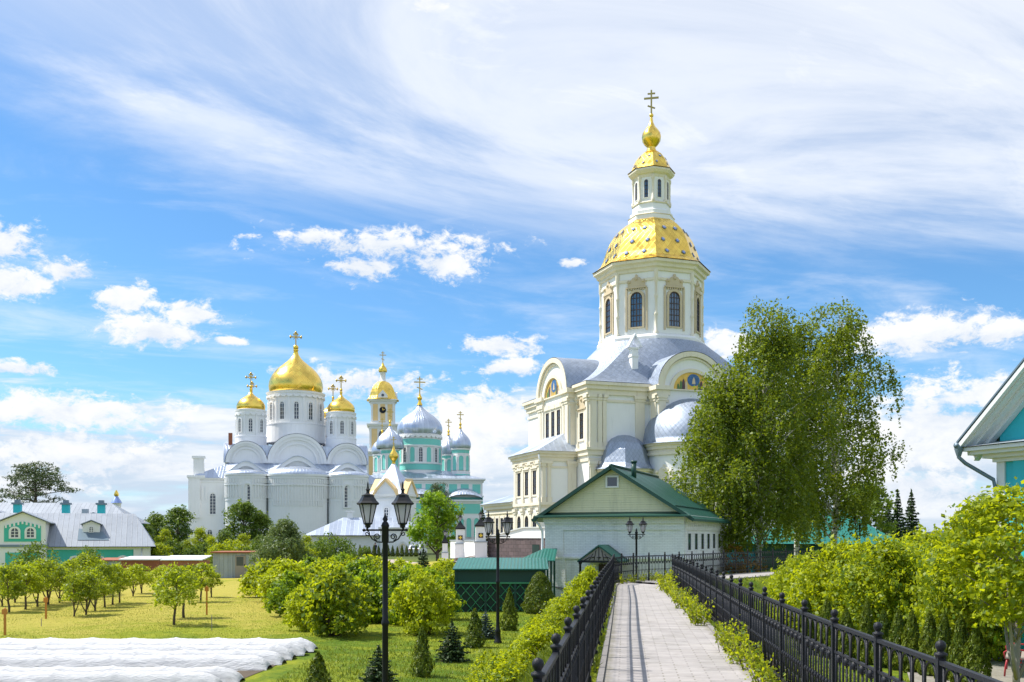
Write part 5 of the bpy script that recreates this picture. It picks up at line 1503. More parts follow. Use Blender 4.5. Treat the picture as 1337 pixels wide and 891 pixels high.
# ------------------------------------------------------------------ white brick house with the green roof
def brick_house():
    O = Vector((1.76, 52.5)); g = -1.75
    ang = atan2(-.36, .932)
    rt = thing('brick_house', 'white brick house with dark green metal roof and pale yellow gable at the path bend', 'house', (O.x, O.y, g), ang)
    X, Y = Vector((1, 0, 0)), Vector((0, 1, 0))
    w, L, ze, zr = 7.35, 12.5, 2.95, 5.42
    WB = M['white_brick']
    mb = MB(); mb.box(0, 0, g, w, L, ze); mb.build('wall', WB, rt)
    # brick relief: corner strips, string course, stepped cornice, raised panel borders
    mb = MB()
    for a, b_ in ((0, 1.0), (w - .18, w)): mb.ext([(a, g), (b_, g), (b_, ze - .35), (a, ze - .35)], (0, 0, 0), X, -Y, 0, .07)
    mb.ext([(1.0, ze - .75), (w - .18, ze - .75), (w - .18, ze - .35), (1.0, ze - .35)], (0, 0, 0), X, -Y, 0, .07)
    mb.ext([(-.02, .72), (w + .02, .72), (w + .02, .84), (-.02, .84)], (0, 0, 0), X, -Y, 0, .12)
    mb.ext([(-.02, ze - .42), (w + .02, ze - .42), (w + .02, ze - .28), (-.02, ze - .28)], (0, 0, 0), X, -Y, 0, .16)
    mb.ext([(-.05, ze - .28), (w + .05, ze - .28), (w + .05, ze - .02), (-.05, ze - .02)], (0, 0, 0), X, -Y, 0, .22)
    mb.ext([(1.0, g), (1.12, g), (1.12, .72), (1.0, .72)], (0, 0, 0), X, -Y, 0, .07)
    mb.build('brick_moulding', WB, rt)
    mb = MB()
    for a, b_ in ((0, .25), (L - .8, L)): mb.ext([(a, g), (b_, g), (b_, ze - .35), (a, ze - .35)], (w, 0, 0), Y, X, 0, .07)
    mb.ext([(.25, ze - .75), (L - .8, ze - .75), (L - .8, ze - .35), (.25, ze - .35)], (w, 0, 0), Y, X, 0, .07)
    mb.ext([(0, .72), (L, .72), (L, .84), (0, .84)], (w, 0, 0), Y, X, 0, .12)
    for z0, z1, p in ((ze - .42, ze - .28, .14), (ze - .28, ze - .14, .22), (ze - .14, ze - .01, .30)): mb.ext([(0, z0), (L, z0), (L, z1), (0, z1)], (w, 0, 0), Y, X, 0, p)
    for k in range(24):
        a = .3 + (L - .6) * k / 23
        mb.ext([(a - .08, ze - .56), (a + .08, ze - .56), (a + .08, ze - .42), (a - .08, ze - .42)], (w, 0, 0), Y, X, 0, .12)
    mb.build('brick_moulding', WB, rt)
    for k in range(6):
        a = 1.3 + 9.2 * k / 5
        q = MB(); q.ring(rect(.92, .96), [(a_, b_ + .06) for a_, b_ in rect(.80, .84)], (w, a, 1.12), Y, X, 0, .03); fo = q.build('window', WB, rt)
        q = MB(); q.ext(rect(.82, .86), (w, a, 1.17), Y, X, 0, .015); q.build('pane', M['window_dark'], fo)
    # gable with siding, small window
    mb = MB(); mb.ext([(0.05, ze + .16), (w - .05, ze + .16), (w / 2, zr - .10)], (0, 0, 0), X, -Y, -.3, .10); gb = mb.build('gable', M['cream_siding'], rt)
    q = MB(); q.ring(rect(.70, .62), [(a, b_ + .08) for a, b_ in rect(.52, .46)], (w / 2, -.10, zr - 1.05), X, -Y, 0, .06); fo = q.build('window', M['trim_white'], gb)
    q = MB(); q.ext([(a, b_ + .07) for a, b_ in rect(.54, .48)], (w / 2, -.10, zr - 1.05), X, -Y, 0, .02); q.build('pane', M['window_dark'], fo)
    # roof planes with overhang
    ov, of = .55, .45
    sl = (zr - ze) / (w / 2)
    mb = MB()
    t = .10
    Lr = L - 2.2
    for sx in (-1, 1):
        xe = w / 2 + sx * (w / 2 + ov); zee = ze - ov * sl + .12
        P = [(w / 2, -of, zr), (xe, -of, zee), (xe, L + .4, zee), (w / 2, Lr, zr)]
        mb.add([(a, b_, c + .06) for a, b_, c in P] + [(a, b_, c - .06) for a, b_, c in P], [(0, 1, 2, 3), (4, 5, 6, 7), (0, 1, 5, 4), (1, 2, 6, 5)])
    xa, xb = -ov, w + ov
    zee = ze - ov * sl + .12
    mb.add([(xa, L + .4, zee + .06), (xb, L + .4, zee + .06), (w / 2, Lr, zr + .06)], [(0, 1, 2)])
    ro = mb.build('roof', M['green_metal'], rt)
    mb = MB()      # verge boards, ridge cap, the dark pent strip under the gable
    for sx in (-1, 1):
        xe = w / 2 + sx * (w / 2 + ov)
        d = Vector((xe - w / 2, 0, zee - zr)).normalized()
        c = Vector((w / 2, -of - .03, zr)) * .5 + Vector((xe, -of - .03, zee)) * .5
        mb.obox(c, d, (0, 1, 0), d.cross(Vector((0, 1, 0))), (Vector((xe, 0, zee)) - Vector((w / 2, 0, zr))).length / 2 + .03, .035, .085)
    mb.tube([(w / 2, -of, zr + .08), (w / 2, Lr, zr + .08)], .09, 8)
    mb.build('verge_board', M['dark_green'], ro)
    mb = MB()
    mb.add([(-.45, -.62, ze - .03), (w + .45, -.62, ze - .03), (w + .1, -.08, ze + .18), (-.1, -.08, ze + .18), (-.45, -.62, ze - .10), (w + .45, -.62, ze - .10), (w + .1, -.02, ze - .05), (-.1, -.02, ze - .05)],
           [(0, 1, 2, 3), (4, 5, 6, 7), (0, 1, 5, 4), (1, 2, 6, 5), (3, 0, 4, 7)])
    mb.build('pent_strip', M['dark_green'], rt)
    mb = MB()     # snow guard: little hooks in a row across the right slope
    for k in range(60):
        y = .1 + (L - .6) * k / 59
        x = w + ov - 1.0; z = zr - (x - w / 2) * sl + .02
        mb.obox((x, y, z + .12), (0, 1, 0), (1, 0, -sl), (sl, 0, 1), .055, .02, .07)
    mb.obox((w + ov - 1.0, L / 2 - .2, zr - (w / 2 + ov - 1.0) * sl + .16), (0, 1, 0), (1, 0, -sl), (sl, 0, 1), L / 2 - .3, .02, .02)
    mb.build('snow_guard', M['dark_green'], ro)
    mb = MB(); mb.tube([(w / 2 + .75, 1.4, zr - .55), (w / 2 + .75, 1.4, zr + .35)], .13, 10); mb.tube([(w / 2 + .75, 1.4, zr + .32), (w / 2 + .75, 1.4, zr + .42)], .17, 10); mb.build('vent_pipe', M['dark_green'], ro)
    # gutters and drainpipes at three corners
    for pts in ([(-ov + .05, -.35, ze - .15), (-.25, -.25, ze - .5), (-.12, -.14, ze - .8), (-.12, -.14, .95), (-.35, -.3, .7), (-.38, -.34, .45), (-.12, -.16, .15), (-.12, -.16, g)],
                [(w + ov - .05, L - .2, ze - .12), (w + .3, L - .25, ze - .6), (w + .15, L - .3, ze - .85), (w + .15, L - .3, g)]):
        mb = MB(); mb.tube(pts, .065, 8); mb.build('drainpipe', M['white_metal'], rt)
    mb = MB(); mb.box(2.05, -.14, -.92, 2.55, 0, -.35); mb.build('meter_box', M['utility_grey'], rt)
    mb = MB(); mb.tube([(.15, -.08, -.72), (1.0, -.10, -.83), (1.6, -.10, -.82), (2.05, -.10, -.7)], .018, 5); mb.tube([(.6, -.09, -.8), (1.3, -.1, -1.05), (2.1, -.1, -.85)], .012, 5); mb.build('cable', M['lamp_black'], rt)
    # --- entrance porch
    px, pd = 3.45, 1.9
    mb = MB()
    zp, zpe, hw = 1.42, .62, 1.1
    for sx in (-1, 1):
        P = [(px, -pd, zp), (px + sx * hw, -pd, zpe), (px + sx * hw, -.05, zpe), (px, -.05, zp)]
        mb.add([(a, b_, c + .04) for a, b_, c in P] + [(a, b_, c - .04) for a, b_, c in P], [(0, 1, 2, 3), (4, 5, 6, 7), (0, 1, 5, 4), (1, 2, 6, 5), (2, 3, 7, 6)])
    po = mb.build('porch_roof', M['green_metal'], rt)
    mb = MB(); mb.ext([(-hw + .12, zpe + .06), (hw - .12, zpe + .06), (0, zp - .08)], (px, -pd + .12, 0), X, -Y, 0, .03); mb.build('porch_gable', M['wood_grey'], po)
    mb = MB()
    for k in range(7):
        a = -.75 + 1.5 * k / 6; hh = zpe + (1 - abs(a) / hw) * .72
        mb.tube([(px + a, -pd + .08, zpe + .06), (px + a * .6, -pd + .07, hh)], .018, 5)
    mb.box(px - hw + .05, -pd + .02, zpe - .05, px + hw - .05, -pd + .10, zpe + .05)
    for k in range(3): mb.lathe([(.10, zpe + .2), (.12, zpe + .22), (.1, zpe + .24)], 10, px - .35 + .35 * k, -pd + .08)
    mb.build('ironwork', M['iron'], po)
    for sx in (-1, 1):
        mb = MB(); mb.lathe([(.09, g), (.09, g + .3), (.06, g + .35), (.06, zpe - .15), (.10, zpe - .08), (.10, zpe)], 8, px + sx * (hw - .12), -pd + .12); mb.build('porch_post', M['iron'], rt)
    mb = MB(); mb.ext([(-.5, g + .1), (.5, g + .1), (.5, .45), (-.5, .45)], (px, 0, 0), X, -Y, .08, .15); d = mb.build('door', M['frame_dark'], rt)
    mb = MB(); mb.box(px + .35, -.2, -.75, px + .4, -.15, -.6); mb.build('handle', M['old_gold'], d)


brick_house()


# ------------------------------------------------------------------ green shed with lattice, second roof by it
def green_shed():
    g = -1.65
    rt = thing('lattice_shed', 'dark green shed with crossed lattice sides and a corrugated roof beside the white brick house', 'shed', (-2.55, 45.2, g), radians(-1))
    X, Y = Vector((1, 0, 0)), Vector((0, 1, 0))
    mb = MB(); mb.box(0, .05, g, 4.05, 3.3, .45); mb.build('wall', M['shed_dark'], rt)
    mb = MB()
    P = [(-.12, -.3, .38), (4.2, -.3, .38), (4.2, 3.5, .80), (-.12, 3.5, .80)]
    mb.add([(a, b_, c + .04) for a, b_, c in P] + [(a, b_, c - .02) for a, b_, c in P], [(0, 1, 2, 3), (4, 5, 6, 7), (0, 1, 5, 4), (1, 2, 6, 5), (2, 3, 7, 6), (3, 0, 4, 7)])
    mb.build('roof', M['light_green_metal'], rt)
    mb = MB(); mb.box(-.03, -.02, -.2, 4.08, .04, .34); mb.build('fascia', M['dark_green'], rt)
    zt, zb = -.22, g
    lt = MB()
    for k in range(-4, 11):
        for sg in (1, -1):
            x0 = k * .45 + (0 if sg > 0 else .0); H = zt - zb
            xa, xb = x0, x0 + sg * H * .85
            # clip to the front panel
            pa, pb = Vector((xa, zb)), Vector((xb, zt))
            d = pb - pa
            t0, t1 = 0.0, 1.0
            for lim, sgn in ((0.05, 1), (4.0, -1)):
                ca, cb = (pa.x - lim) * sgn, (pb.x - lim) * sgn
                if ca < 0 and cb < 0: t0 = 2; break
                if ca < 0: t0 = max(t0, ca / (ca - cb))
                if cb < 0: t1 = min(t1, ca / (ca - cb))
            if t0 >= t1: continue
            q0, q1 = pa + d * t0, pa + d * t1
            lt.tube([(q0.x, -.01 - (.02 if sg > 0 else 0), q0.y), (q1.x, -.01 - (.02 if sg > 0 else 0), q1.y)], .021, 4, 0, False)
    lt.build('lattice', M['lattice_green'], rt)
    for x in (0, 1.35, 2.7, 4.03):
        mb = MB(); mb.box(x - .05, -.07, g, x + .05, .03, .36); mb.build('post', M['dark_green'], rt)
    mb = MB(); mb.box(-.05, -.09, -.27, 4.1, -.05, -.19); mb.build('rail', M['lattice_green'], rt)
    rt = thing('low_canopy', 'light green corrugated canopy tucked behind the lattice shed', 'canopy', (.25, 50.0, -1.6), radians(-6))
    mb = MB(); mb.add([(0, 0, .62), (1.9, 0, .62), (1.9, 2.2, 1.20), (1.2, 2.2, 1.20), (0, 0, .67), (1.9, 0, .67), (1.9, 2.2, 1.25), (1.2, 2.2, 1.25)], [(0, 1, 2, 3), (4, 5, 6, 7), (0, 1, 5, 4), (1, 2, 6, 5), (2, 3, 7, 6), (3, 0, 4, 7)]); mb.build('roof', M['light_green_metal'], rt)
    for x, y in ((.2, .2), (1.7, .2), (1.4, 2.0), (1.75, 2.1)):
        mb = MB(); mb.box(x - .05, y - .05, -1.6, x + .05, y + .05, .62); mb.build('post', M['dark_green'], rt)


green_shed()


# ------------------------------------------------------------------ lanterns, lamp posts
def lantern_mb():
    """hexagonal tapered street lantern, base at z=0, about 0.72 high"""
    iron, glass = MB(), MB()
    r0, r1, z0, z1 = .075, .165, .06, .42
    for k in range(6):
        a0, a1 = pi / 3 * k, pi / 3 * (k + 1)
        p = [(r0 * cos(a0), r0 * sin(a0), z0), (r0 * cos(a1), r0 * sin(a1), z0), (r1 * cos(a1), r1 * sin(a1), z1), (r1 * cos(a0), r1 * sin(a0), z1)]
        glass.add([(x * .96, y * .96, z) for x, y, z in p], [(0, 1, 2, 3)])
        iron.tube([p[0], p[3]], .011, 5)
        iron.tube([p[0], p[1]], .011, 5); iron.tube([p[3], p[2]], .013, 5)
    iron.lathe([(.01, -.03), (.05, -.01), (.055, .03), (.09, .05), (.085, .065), (.0, .065)], 6, mi=0, smooth=False, cap=False)
    iron.lathe([(.20, .40), (.215, .43), (.17, .47), (.13, .53), (.115, .56), (.12, .575), (.06, .60), (.03, .62), (.03, .66), (.045, .68), (.02, .71), (.012, .80), (.002, .83)], 6, smooth=False, cap=False)
    iron.lathe([(.001, .41), (.20, .41)], 6, smooth=False, cap=False)
    return iron, glass


def spiral(mb, c, r, turns, a0, sg, t, pl=1.0):
    pts = []
    n = int(18 * turns)
    for k in range(n + 1):
        a = a0 + sg * 2 * pi * turns * k / n
        q = r * (1 - .72 * k / n)
        pts.append((c[0] + q * cos(a), c[1], c[2] + q * sin(a)))
    mb.tube(pts, t, 5)
    return pts


def lamp_post(x, y, label, H=4.32, rz=0.0, zb=None):
    g = gz(x, y) if zb is None else zb
    rt = thing('lamp_post', label, 'street lamp', (x, y, g), rz, 'double lanterns on black posts', worldz=False)
    B = M['lamp_black']
    zc = H - .83
    mb = MB(); mb.lathe([(.13, 0), (.13, .06), (.10, .10), (.085, .35), (.10, .38), (.07, .45), (.055, .6), (.052, 1.9), (.066, 1.93), (.066, 1.98), (.05, 2.02), (.047, zc - .25), (.062, zc - .22), (.06, zc + .02), (.075, zc + .04), (.05, zc + .10), (.03, zc + .12), (.05, zc + .16), (.03, zc + .19), (.008, zc + .25)], 14)
    mb.build('pole', B, rt)
    mb = MB()
    mb.tube([(-.36, 0, zc - .03), (.36, 0, zc - .03)], .018, 6)
    for s_ in (-1, 1):
        mb.ball((s_ * .37, 0, zc - .03), .028, 8, 5)
        mb.tube([(s_ * .05, 0, zc - .24), (s_ * .14, 0, zc - .235), (s_ * .23, 0, zc - .18), (s_ * .29, 0, zc - .08)], .012, 5)
        spiral(mb, (s_ * .31, 0, zc - .09), .045, 1.3, pi / 2, s_, .009)
        spiral(mb, (s_ * .14, 0, zc - .145), .062, 1.5, -pi / 2, s_, .010)
        mb.tube([(s_ * .31, 0, zc - .03), (s_ * .31, 0, zc + .02)], .02, 6)
    mb.build('arm', B, rt)
    for s_ in (-1, 1):
        ir, gl = lantern_mb()
        for m_ in (ir, gl): m_.v = [(px * .92 + s_ * .30, py * .92, pz * .94 + zc + .03) for px, py, pz in m_.v]
        lo = ir.build('lantern', B, rt); gl.build('glass', M['lamp_glass'], lo)
    return rt


lamp_post(-2.19, 17.2, 'tall black double lantern post nearest the camera, rising from the lawn before the chapel', 4.42)
lamp_post(-.45, 31.7, 'black double lantern post standing beside the dark green lattice shed', 4.25, radians(3))
lamp_post(5.66, 45.3, 'black double lantern post against the white brick wall behind the fence bend', 4.28, radians(-8), -1.45)
lamp_post(23.4, 67.0, 'black double lantern post in front of the teal tarpaulin roof', 4.3, radians(5), -.85)


# ------------------------------------------------------------------ white gate pillars, stone wall
def gate_pillar(px, pyb, Z, w, h, label, emblem=True):
    p = at(px, pyb, Z); g = gz(p.x, p.y) - .1
    rt = thing('gate_pillar', label, 'gate pillar', (p.x, p.y, g), radians(4), 'white pillars with little lanterns around the courtyard gate', worldz=False)
    W = M['white_wall']; X, Y = Vector((1, 0, 0)), Vector((0, 1, 0))
    h1 = h * .52
    mb = MB(); mb.box(-w / 2, -w / 2, 0, w / 2, w / 2, h1); mb.box(-w * .40, -w * .40, h1 + .1, w * .40, w * .40, h); mb.build('shaft', W, rt)
    mb = MB(); mb.box(-w * .54, -w * .54, h1, w * .54, w * .54, h1 + .1); mb.build('ledge', M['roof_sheet'], rt)
    mb = MB(); mb.box(-w * .46, -w * .46, h, w * .46, w * .46, h + .1); mb.lathe([(w * .72, h + .1), (w * .36, h + .38), (w * .16, h + .62), (.04, h + .68)], 4, 0, 0, pi / 4, 0, False); mb.build('cap', M['lamp_black'], rt)
    ir, gl = lantern_mb()
    for m_ in (ir, gl): m_.v = [(a * .95, b_ * .95, c * .95 + h + .66) for a, b_, c in m_.v]
    lo = ir.build('lantern', M['lamp_black'], rt); gl.build('glass', M['lamp_glass'], lo)
    if emblem:
        mb = MB(); mb.ext([(-.20, h * .66), (.20, h * .66), (.20, h * .66 + .40), (-.20, h * .66 + .40)], (0, -w * .40, 0), X, -Y, 0, .03); e = mb.build('emblem', M['frame_dark'], rt)
        mb = MB(); c = h * .66 + .2
        for a, b_ in ((.15, .05), (.05, .15)): mb.ext([(-a, c - b_), (a, c - b_), (a, c + b_), (-a, c + b_)], (0, -w * .40, 0), X, -Y, .03, .045 + a * .02)
        mb.build('emblem_cross', M['gold'], e)


gate_pillar(627.5, 725, 84, 1.05, 2.75, 'white gate pillar with a golden cross emblem, the one joined to the dark stone wall')
gate_pillar(601, 725, 88, .95, 2.75, 'white gate pillar with a golden cross emblem, between the low white wall and the lime tree')
gate_pillar(581, 723, 93, .62, 1.9, 'slender white pillar without emblem at the foot of the lime tree', False)


def stone_wall():
    a, b_ = at(637, 728, 84), at(716, 728, 78)
    g = -.2
    rt = thing('stone_wall', 'dark rough stone retaining wall with a sloping white parapet below the church', 'wall', (a.x, a.y, g), atan2(b_.y - a.y, b_.x - a.x))
    L = (b_ - a).xy.length
    mb = MB(); mb.box(0, 0, g - .3, L, .5, 1.72); mb.build('wall', M['stone_block'], rt)
    X, Y = Vector((1, 0, 0)), Vector((0, 1, 0))
    mb = MB(); mb.ext([(-.1, 1.72), (L, 1.72), (L, 2.55), (L * .62, 2.55), (L * .16, 1.95), (-.1, 1.9)], (0, .5, 0), X, -Y, 0, .56); mb.build('parapet', M['white_wall'], rt)
    mb = MB(); mb.ext([(-.15, 1.9), (L * .16, 1.95), (L * .62, 2.55), (L, 2.55), (L, 2.62), (L * .61, 2.62), (L * .155, 2.02), (-.15, 1.97)], (0, .6, 0), X, -Y, 0, .76); mb.build('coping', M['white_metal'], rt)
    mb = MB(); mb.ext([(L * .75, .2), (L * .86, .2), (L * .86, 1.2), (L * .75, 1.2)], (0, 0, 0), X, -Y, 0, .03); mb.build('hatch', M['shed_dark'], rt)
    # low white wall between the gate pillars
    a, b_ = at(588, 727, 90), at(620, 727, 85.5)
    g = -.1
    rt = thing('low_wall', 'low white plastered wall running between the emblem pillars', 'wall', (a.x, a.y, g), atan2(b_.y - a.y, b_.x - a.x))
    L = (b_ - a).xy.length
    mb = MB(); mb.box(0, 0, g, L, .4, 1.45); mb.build('wall', M['white_wall'], rt)
    mb = MB(); mb.box(-.05, -.06, 1.45, L + .05, .46, 1.55); mb.build('coping', M['roof_sheet'], rt)
    # pile of boards by the gate
    p = at(606, 727, 80)
    rt = thing('timber_pile', 'pile of reddish boards lying in front of the gate pillars', 'timber', (p.x, p.y, gz(p.x, p.y)), 0, worldz=False)
    rng = random.Random(4)
    for k in range(9):
        mb = MB(); mb.obox((rng.uniform(-.7, .7), rng.uniform(-.3, .3), .08 + .07 * k * .6), (1, rng.uniform(-.2, .2), rng.uniform(-.08, .22)), (0, 1, 0), (0, 0, 1), rng.uniform(.7, 1.2), .08, .03)
        mb.build('board', M['red_brick'] if k % 2 else M['wood_grey'], rt)


stone_wall()


# ------------------------------------------------------------------ tarpaulin pavilion, kiosk
def pavilion():
    C = at(1088, 700, 79); g = gz(C.x, C.y) - .1
    rt = thing('tarp_pavilion', 'teal tarpaulin hipped pavilion roof behind the birch trunks', 'pavilion', (C.x, C.y, g), radians(-12))
    mb = MB(); hip_roof(mb, -7.5, -4, 4.6, 4, 1.3, 4.0, 6.3, 4.0, 0, 0, True); mb.build('roof', M['tarp'], rt)
    mb = MB(); mb.box(-7.2, -3.7, g, 4.3, 3.7, 1.25); mb.build('wall', M['dark_green'], rt)
    C = at(958, 700, 64); g = gz(C.x, C.y) - .1
    rt = thing('teal_kiosk', 'small bright teal kiosk half hidden behind the fence under the birches', 'kiosk', (C.x, C.y, g), radians(8))
    mb = MB(); mb.box(-1.3, -1, g, 1.3, 1, 1.0); mb.build('wall', M['turquoise'], rt)
    mb = MB(); mb.ext([(-1.5, 1.0), (1.5, 1.0), (1.2, 1.25), (-1.2, 1.25)], (0, 1.2, 0), (1, 0, 0), (0, -1, 0), 0, 2.4); mb.build('roof', M['tarp'], rt)
    mb = MB(); mb.ext(rect(.9, .7), (0, -1, g + 1.0), (1, 0, 0), (0, -1, 0), 0, .03); mb.build('window', M['window_dark'], rt)


pavilion()


# ------------------------------------------------------------------ turquoise wooden house at the right edge
def wooden_house():
    g = -1.55
    d = Vector((.40, -.917, 0)).normalized()
    rz = atan2(d.y, d.x)
    O = Vector((12.52, 27.9))
    rt = thing('wooden_house', 'turquoise wooden house with white cornice, deep grey gable eaves and carved trim', 'house', (O.x, O.y, g), rz)
    X, Y = Vector((1, 0, 0)), Vector((0, 1, 0))
    w, L = 7.0, 8.5            # local x runs along the gable front, y back into the house, eave tip at x=0
    ov = .72
    ze, zr = 4.38, 7.6
    T = M['turquoise']; W = M['trim_white']
    mb = MB(); mb.box(ov, .75, g, w - ov, L, ze - .45); mb.build('wall', T, rt)
    mb = MB(); mb.ext([(ov, ze - .45), (w - ov, ze - .45), (w - ov, ze + .3), (w / 2, zr - .35), (ov, ze + .3)], (0, .75, 0), X, -Y, -.3, 0.0); mb.build('gable', T, rt)
    sl = (zr - ze) / (w / 2)
    mb = MB()
    for sx in (-1, 1):
        xe = w / 2 + sx * w / 2
        P = [(w / 2, -.1, zr), (xe, -.1, ze), (xe, L + .5, ze), (w / 2, L + .5, zr)]
        mb.add([(a, b_, c + .16) for a, b_, c in P] + [(a, b_, c + .10) for a, b_, c in P], [(0, 1, 2, 3), (4, 5, 6, 7), (0, 1, 5, 4), (1, 2, 6, 5), (2, 3, 7, 6), (3, 0, 4, 7)])
    ro = mb.build('roof', M['gutter'], rt)
    mb = MB()      # deep boxed soffit under the gable, in stepped boards
    for sx in (-1, 1):
        for k, (y0, y1, dz) in enumerate(((-.08, .06, -.06), (.06, .28, -.12), (.28, .52, -.22), (.52, .74, -.36))):
            xe = w / 2 + sx * (w / 2 - .04)
            P = [(w / 2, zr + .09), (xe, ze + .09), (xe, ze + dz), (w / 2, zr + dz)]
            mb.ext(P, (0, y1, 0), X, -Y, 0, y1 - y0)
    mb.build('soffit', M['soffit'], ro)
    mb = MB()      # horizontal cornice across the front, returns along the side
    for (y0, z0, z1, e) in ((.05, ze - .12, ze - .02, .10), (.18, ze - .22, ze - .12, .2), (.42, ze - .33, ze - .22, .42), (.6, ze - .44, ze - .33, .6)):
        mb.box(e, y0, z0, w - e, .75, z1)
        mb.box(e, .75, z0, ov, L, z1)
    mb.build('cornice', W, rt)
    mb = MB(); mb.add([(.05, -.02, ze + .0), (w - .05, -.02, ze + .0), (w - .3, .74, ze + .14), (.3, .74, ze + .14)], [(0, 1, 2, 3)]); mb.build('ledge', M['roof_sheet'], rt)
    # corner boards, carved frieze
    mb = MB(); mb.box(ov - .06, .69, g, ov + .20, .80, ze - .44); mb.build('corner_board', W, rt)
    mb = MB(); mb.box(ov + .52, .64, g, ov + .86, .76, ze - .44); mb.build('pilaster', T, rt)
    mb = MB(); mb.box(ov + .95, .70, ze - .62, w - ov - .2, .80, ze - .44); fz = mb.build('frieze', W, rt)
    mb = MB()
    for k in range(26):
        a = ov + 1.02 + k * .165
        mb.ext([(a, ze - .62), (a + .11, ze - .62), (a + .11, ze - .77), (a + .055, ze - .85), (a, ze - .77)], (0, .75, 0), X, -Y, 0, .06)
    mb.build('fretwork', W, fz)
    mb = MB(); mb.box(ov + .95, .68, ze - 1.15, w - ov - .2, .78, ze - 1.05); mb.build('string_course', T, rt)
    for xx in (2.6, 4.4): window(rt, (xx, .75, 1.1), X, -Y, .8, 1.5, 'trim_white', 'window_dark', 'trim_white', .15, False, 2, 3)
    mb = MB(); mb.tube([(.02, -.15, ze + .05), (.02, L, ze + .05)], .075, 8)
    mb.tube([(.02, -.02, ze + .02), (.02, -.02, ze - .28), (.12, .12, ze - .45), (.62, .62, ze - .92), (.66, .66, ze - 1.2), (.66, .66, g)], .055, 8)
    mb.lathe([(.06, ze - .25), (.12, ze - .05), (.12, ze + .05)], 8, .02, -.02)
    mb.build('gutter', M['gutter'], ro)


wooden_house()


# ------------------------------------------------------------------ wrought-iron fences
PANEL_L = 1.42


def panel_mesh():
    mb = MB(); L = PANEL_L; n = 11
    mb.box(0, -.02, 1.045, L, .02, 1.075)
    mb.box(0, -.014, .80, L, .014, .82)
    mb.box(0, -.014, .14, L, .014, .165)
    for k in range(n):
        x = L * (k + .5) / n
        top = 1.045 if k % 2 == 0 else .80
        mb.tube([(x, 0, .05), (x, 0, top)], .0105, 5)
        mb.lathe([(.008, .44), (.022, .465), (.022, .485), (.008, .51)], 6, x, 0, cap=False)
        mb.lathe([(.008, .14), (.019, .12), (.004, .05)], 5, x, 0, cap=False)
    m = 5
    for k in range(m):
        xc = L * (2 * k + 1 + .5) / n if k < 5 else 0
        r = L / n * .86
        pts = [(xc - r, 0, .82)] + [(xc - r * cos(pi * q / 10), 0, .925 + .115 * sin(pi * q / 10)) for q in range(11)] + [(xc + r, 0, .82)]
        mb.tube(pts, .0095, 5)
        mb.lathe([(.006, .80), (.026, .79), (.034, .76), (.026, .73), (.006, .715)], 7, xc, 0, cap=False)
        for sg in (-1, 1):
            mb.tube([(xc + sg * (.035 + .030 * cos(2 * pi * q / 9)), 0, .765 + .034 * sin(2 * pi * q / 9)) for q in range(10)], .0065, 4)
    # S scrolls between bars low down
    for k in range(5):
        xc = L * (2 * k + 1.5) / n
        mb.tube([(xc - .05, 0, .20), (xc - .055, 0, .28), (xc, 0, .33), (xc + .055, 0, .38), (xc + .05, 0, .45)], .0065, 4)
    return mb.mesh('panel', M['iron'])


def post_mesh():
    mb = MB()
    mb.box(-.026, -.026, -.25, .026, .026, 1.10)
    mb.box(-.045, -.045, .02, .045, .045, .10)
    mb.lathe([(.03, 1.09), (.042, 1.105), (.042, 1.12), (.02, 1.13), (.024, 1.14), (.034, 1.157), (.036, 1.175), (.028, 1.195), (.008, 1.207)], 10, cap=False)
    return mb.mesh('post', M['iron'])


PANEL, POST = panel_mesh(), post_mesh()


def fence(pts, label, z=0.0, group=None):
    C = catmull(pts, .25)
    cum = [0]
    for a, b_ in zip(C, C[1:]): cum.append(cum[-1] + (b_ - a).length)
    n = max(1, round(cum[-1] / PANEL_L))
    P = []
    for k in range(n + 1):
        s_ = cum[-1] * k / n
        i = min(len(C) - 2, max(j for j in range(len(cum)) if cum[j] <= s_ + 1e-9) if s_ < cum[-1] else len(C) - 2)
        t = (s_ - cum[i]) / max(1e-9, cum[i + 1] - cum[i])
        P.append(C[i] + (C[i + 1] - C[i]) * min(1, t))
    rt = thing('iron_fence', label, 'fence', (P[0].x, P[0].y, z), 0, group, worldz=False)
    for k, p in enumerate(P):
        o = bpy.data.objects.new('post', POST); COL.objects.link(o); o.parent = rt
        o.location = (p.x - P[0].x, p.y - P[0].y, 0)
        a = P[min(k + 1, n)] - P[max(k - 1, 0)]
        o.rotation_euler = (0, 0, atan2(a.y, a.x))
        if k < n:
            q = P[k + 1]; d = q - p
            o = bpy.data.objects.new('panel', PANEL); COL.objects.link(o); o.parent = rt
            o.location = (p.x - P[0].x, p.y - P[0].y, 0)
            o.rotation_euler = (0, 0, atan2(d.y, d.x)); o.scale = (d.length / PANEL_L, 1, 1)
    return P


fence([(-.35, 1.4), (.14, 5.6), (1.0, 13), (1.9, 20.8), (3.0, 30), (3.93, 38.4)], 'black wrought-iron fence along the shadowed left edge of the footpath')
fence([(3.93, 38.4), (4.6, 40.3), (5.6, 41.9), (7.0, 43.8), (8.6, 46.2), (10.3, 49.0), (12.6, 52.0), (16.3, 55.9), (22.6, 61), (33, 68.5)], 'black wrought-iron fence curving away to the right past the white brick house')
fence([(2.45, 2.4), (2.83, 6.4), (3.06, 9.5), (3.5, 14), (3.95, 18), (4.8, 25.5), (5.62, 33), (6.15, 38.3), (6.75, 40.2)], 'black wrought-iron fence along the sunny right edge of the footpath, weeds at its foot')


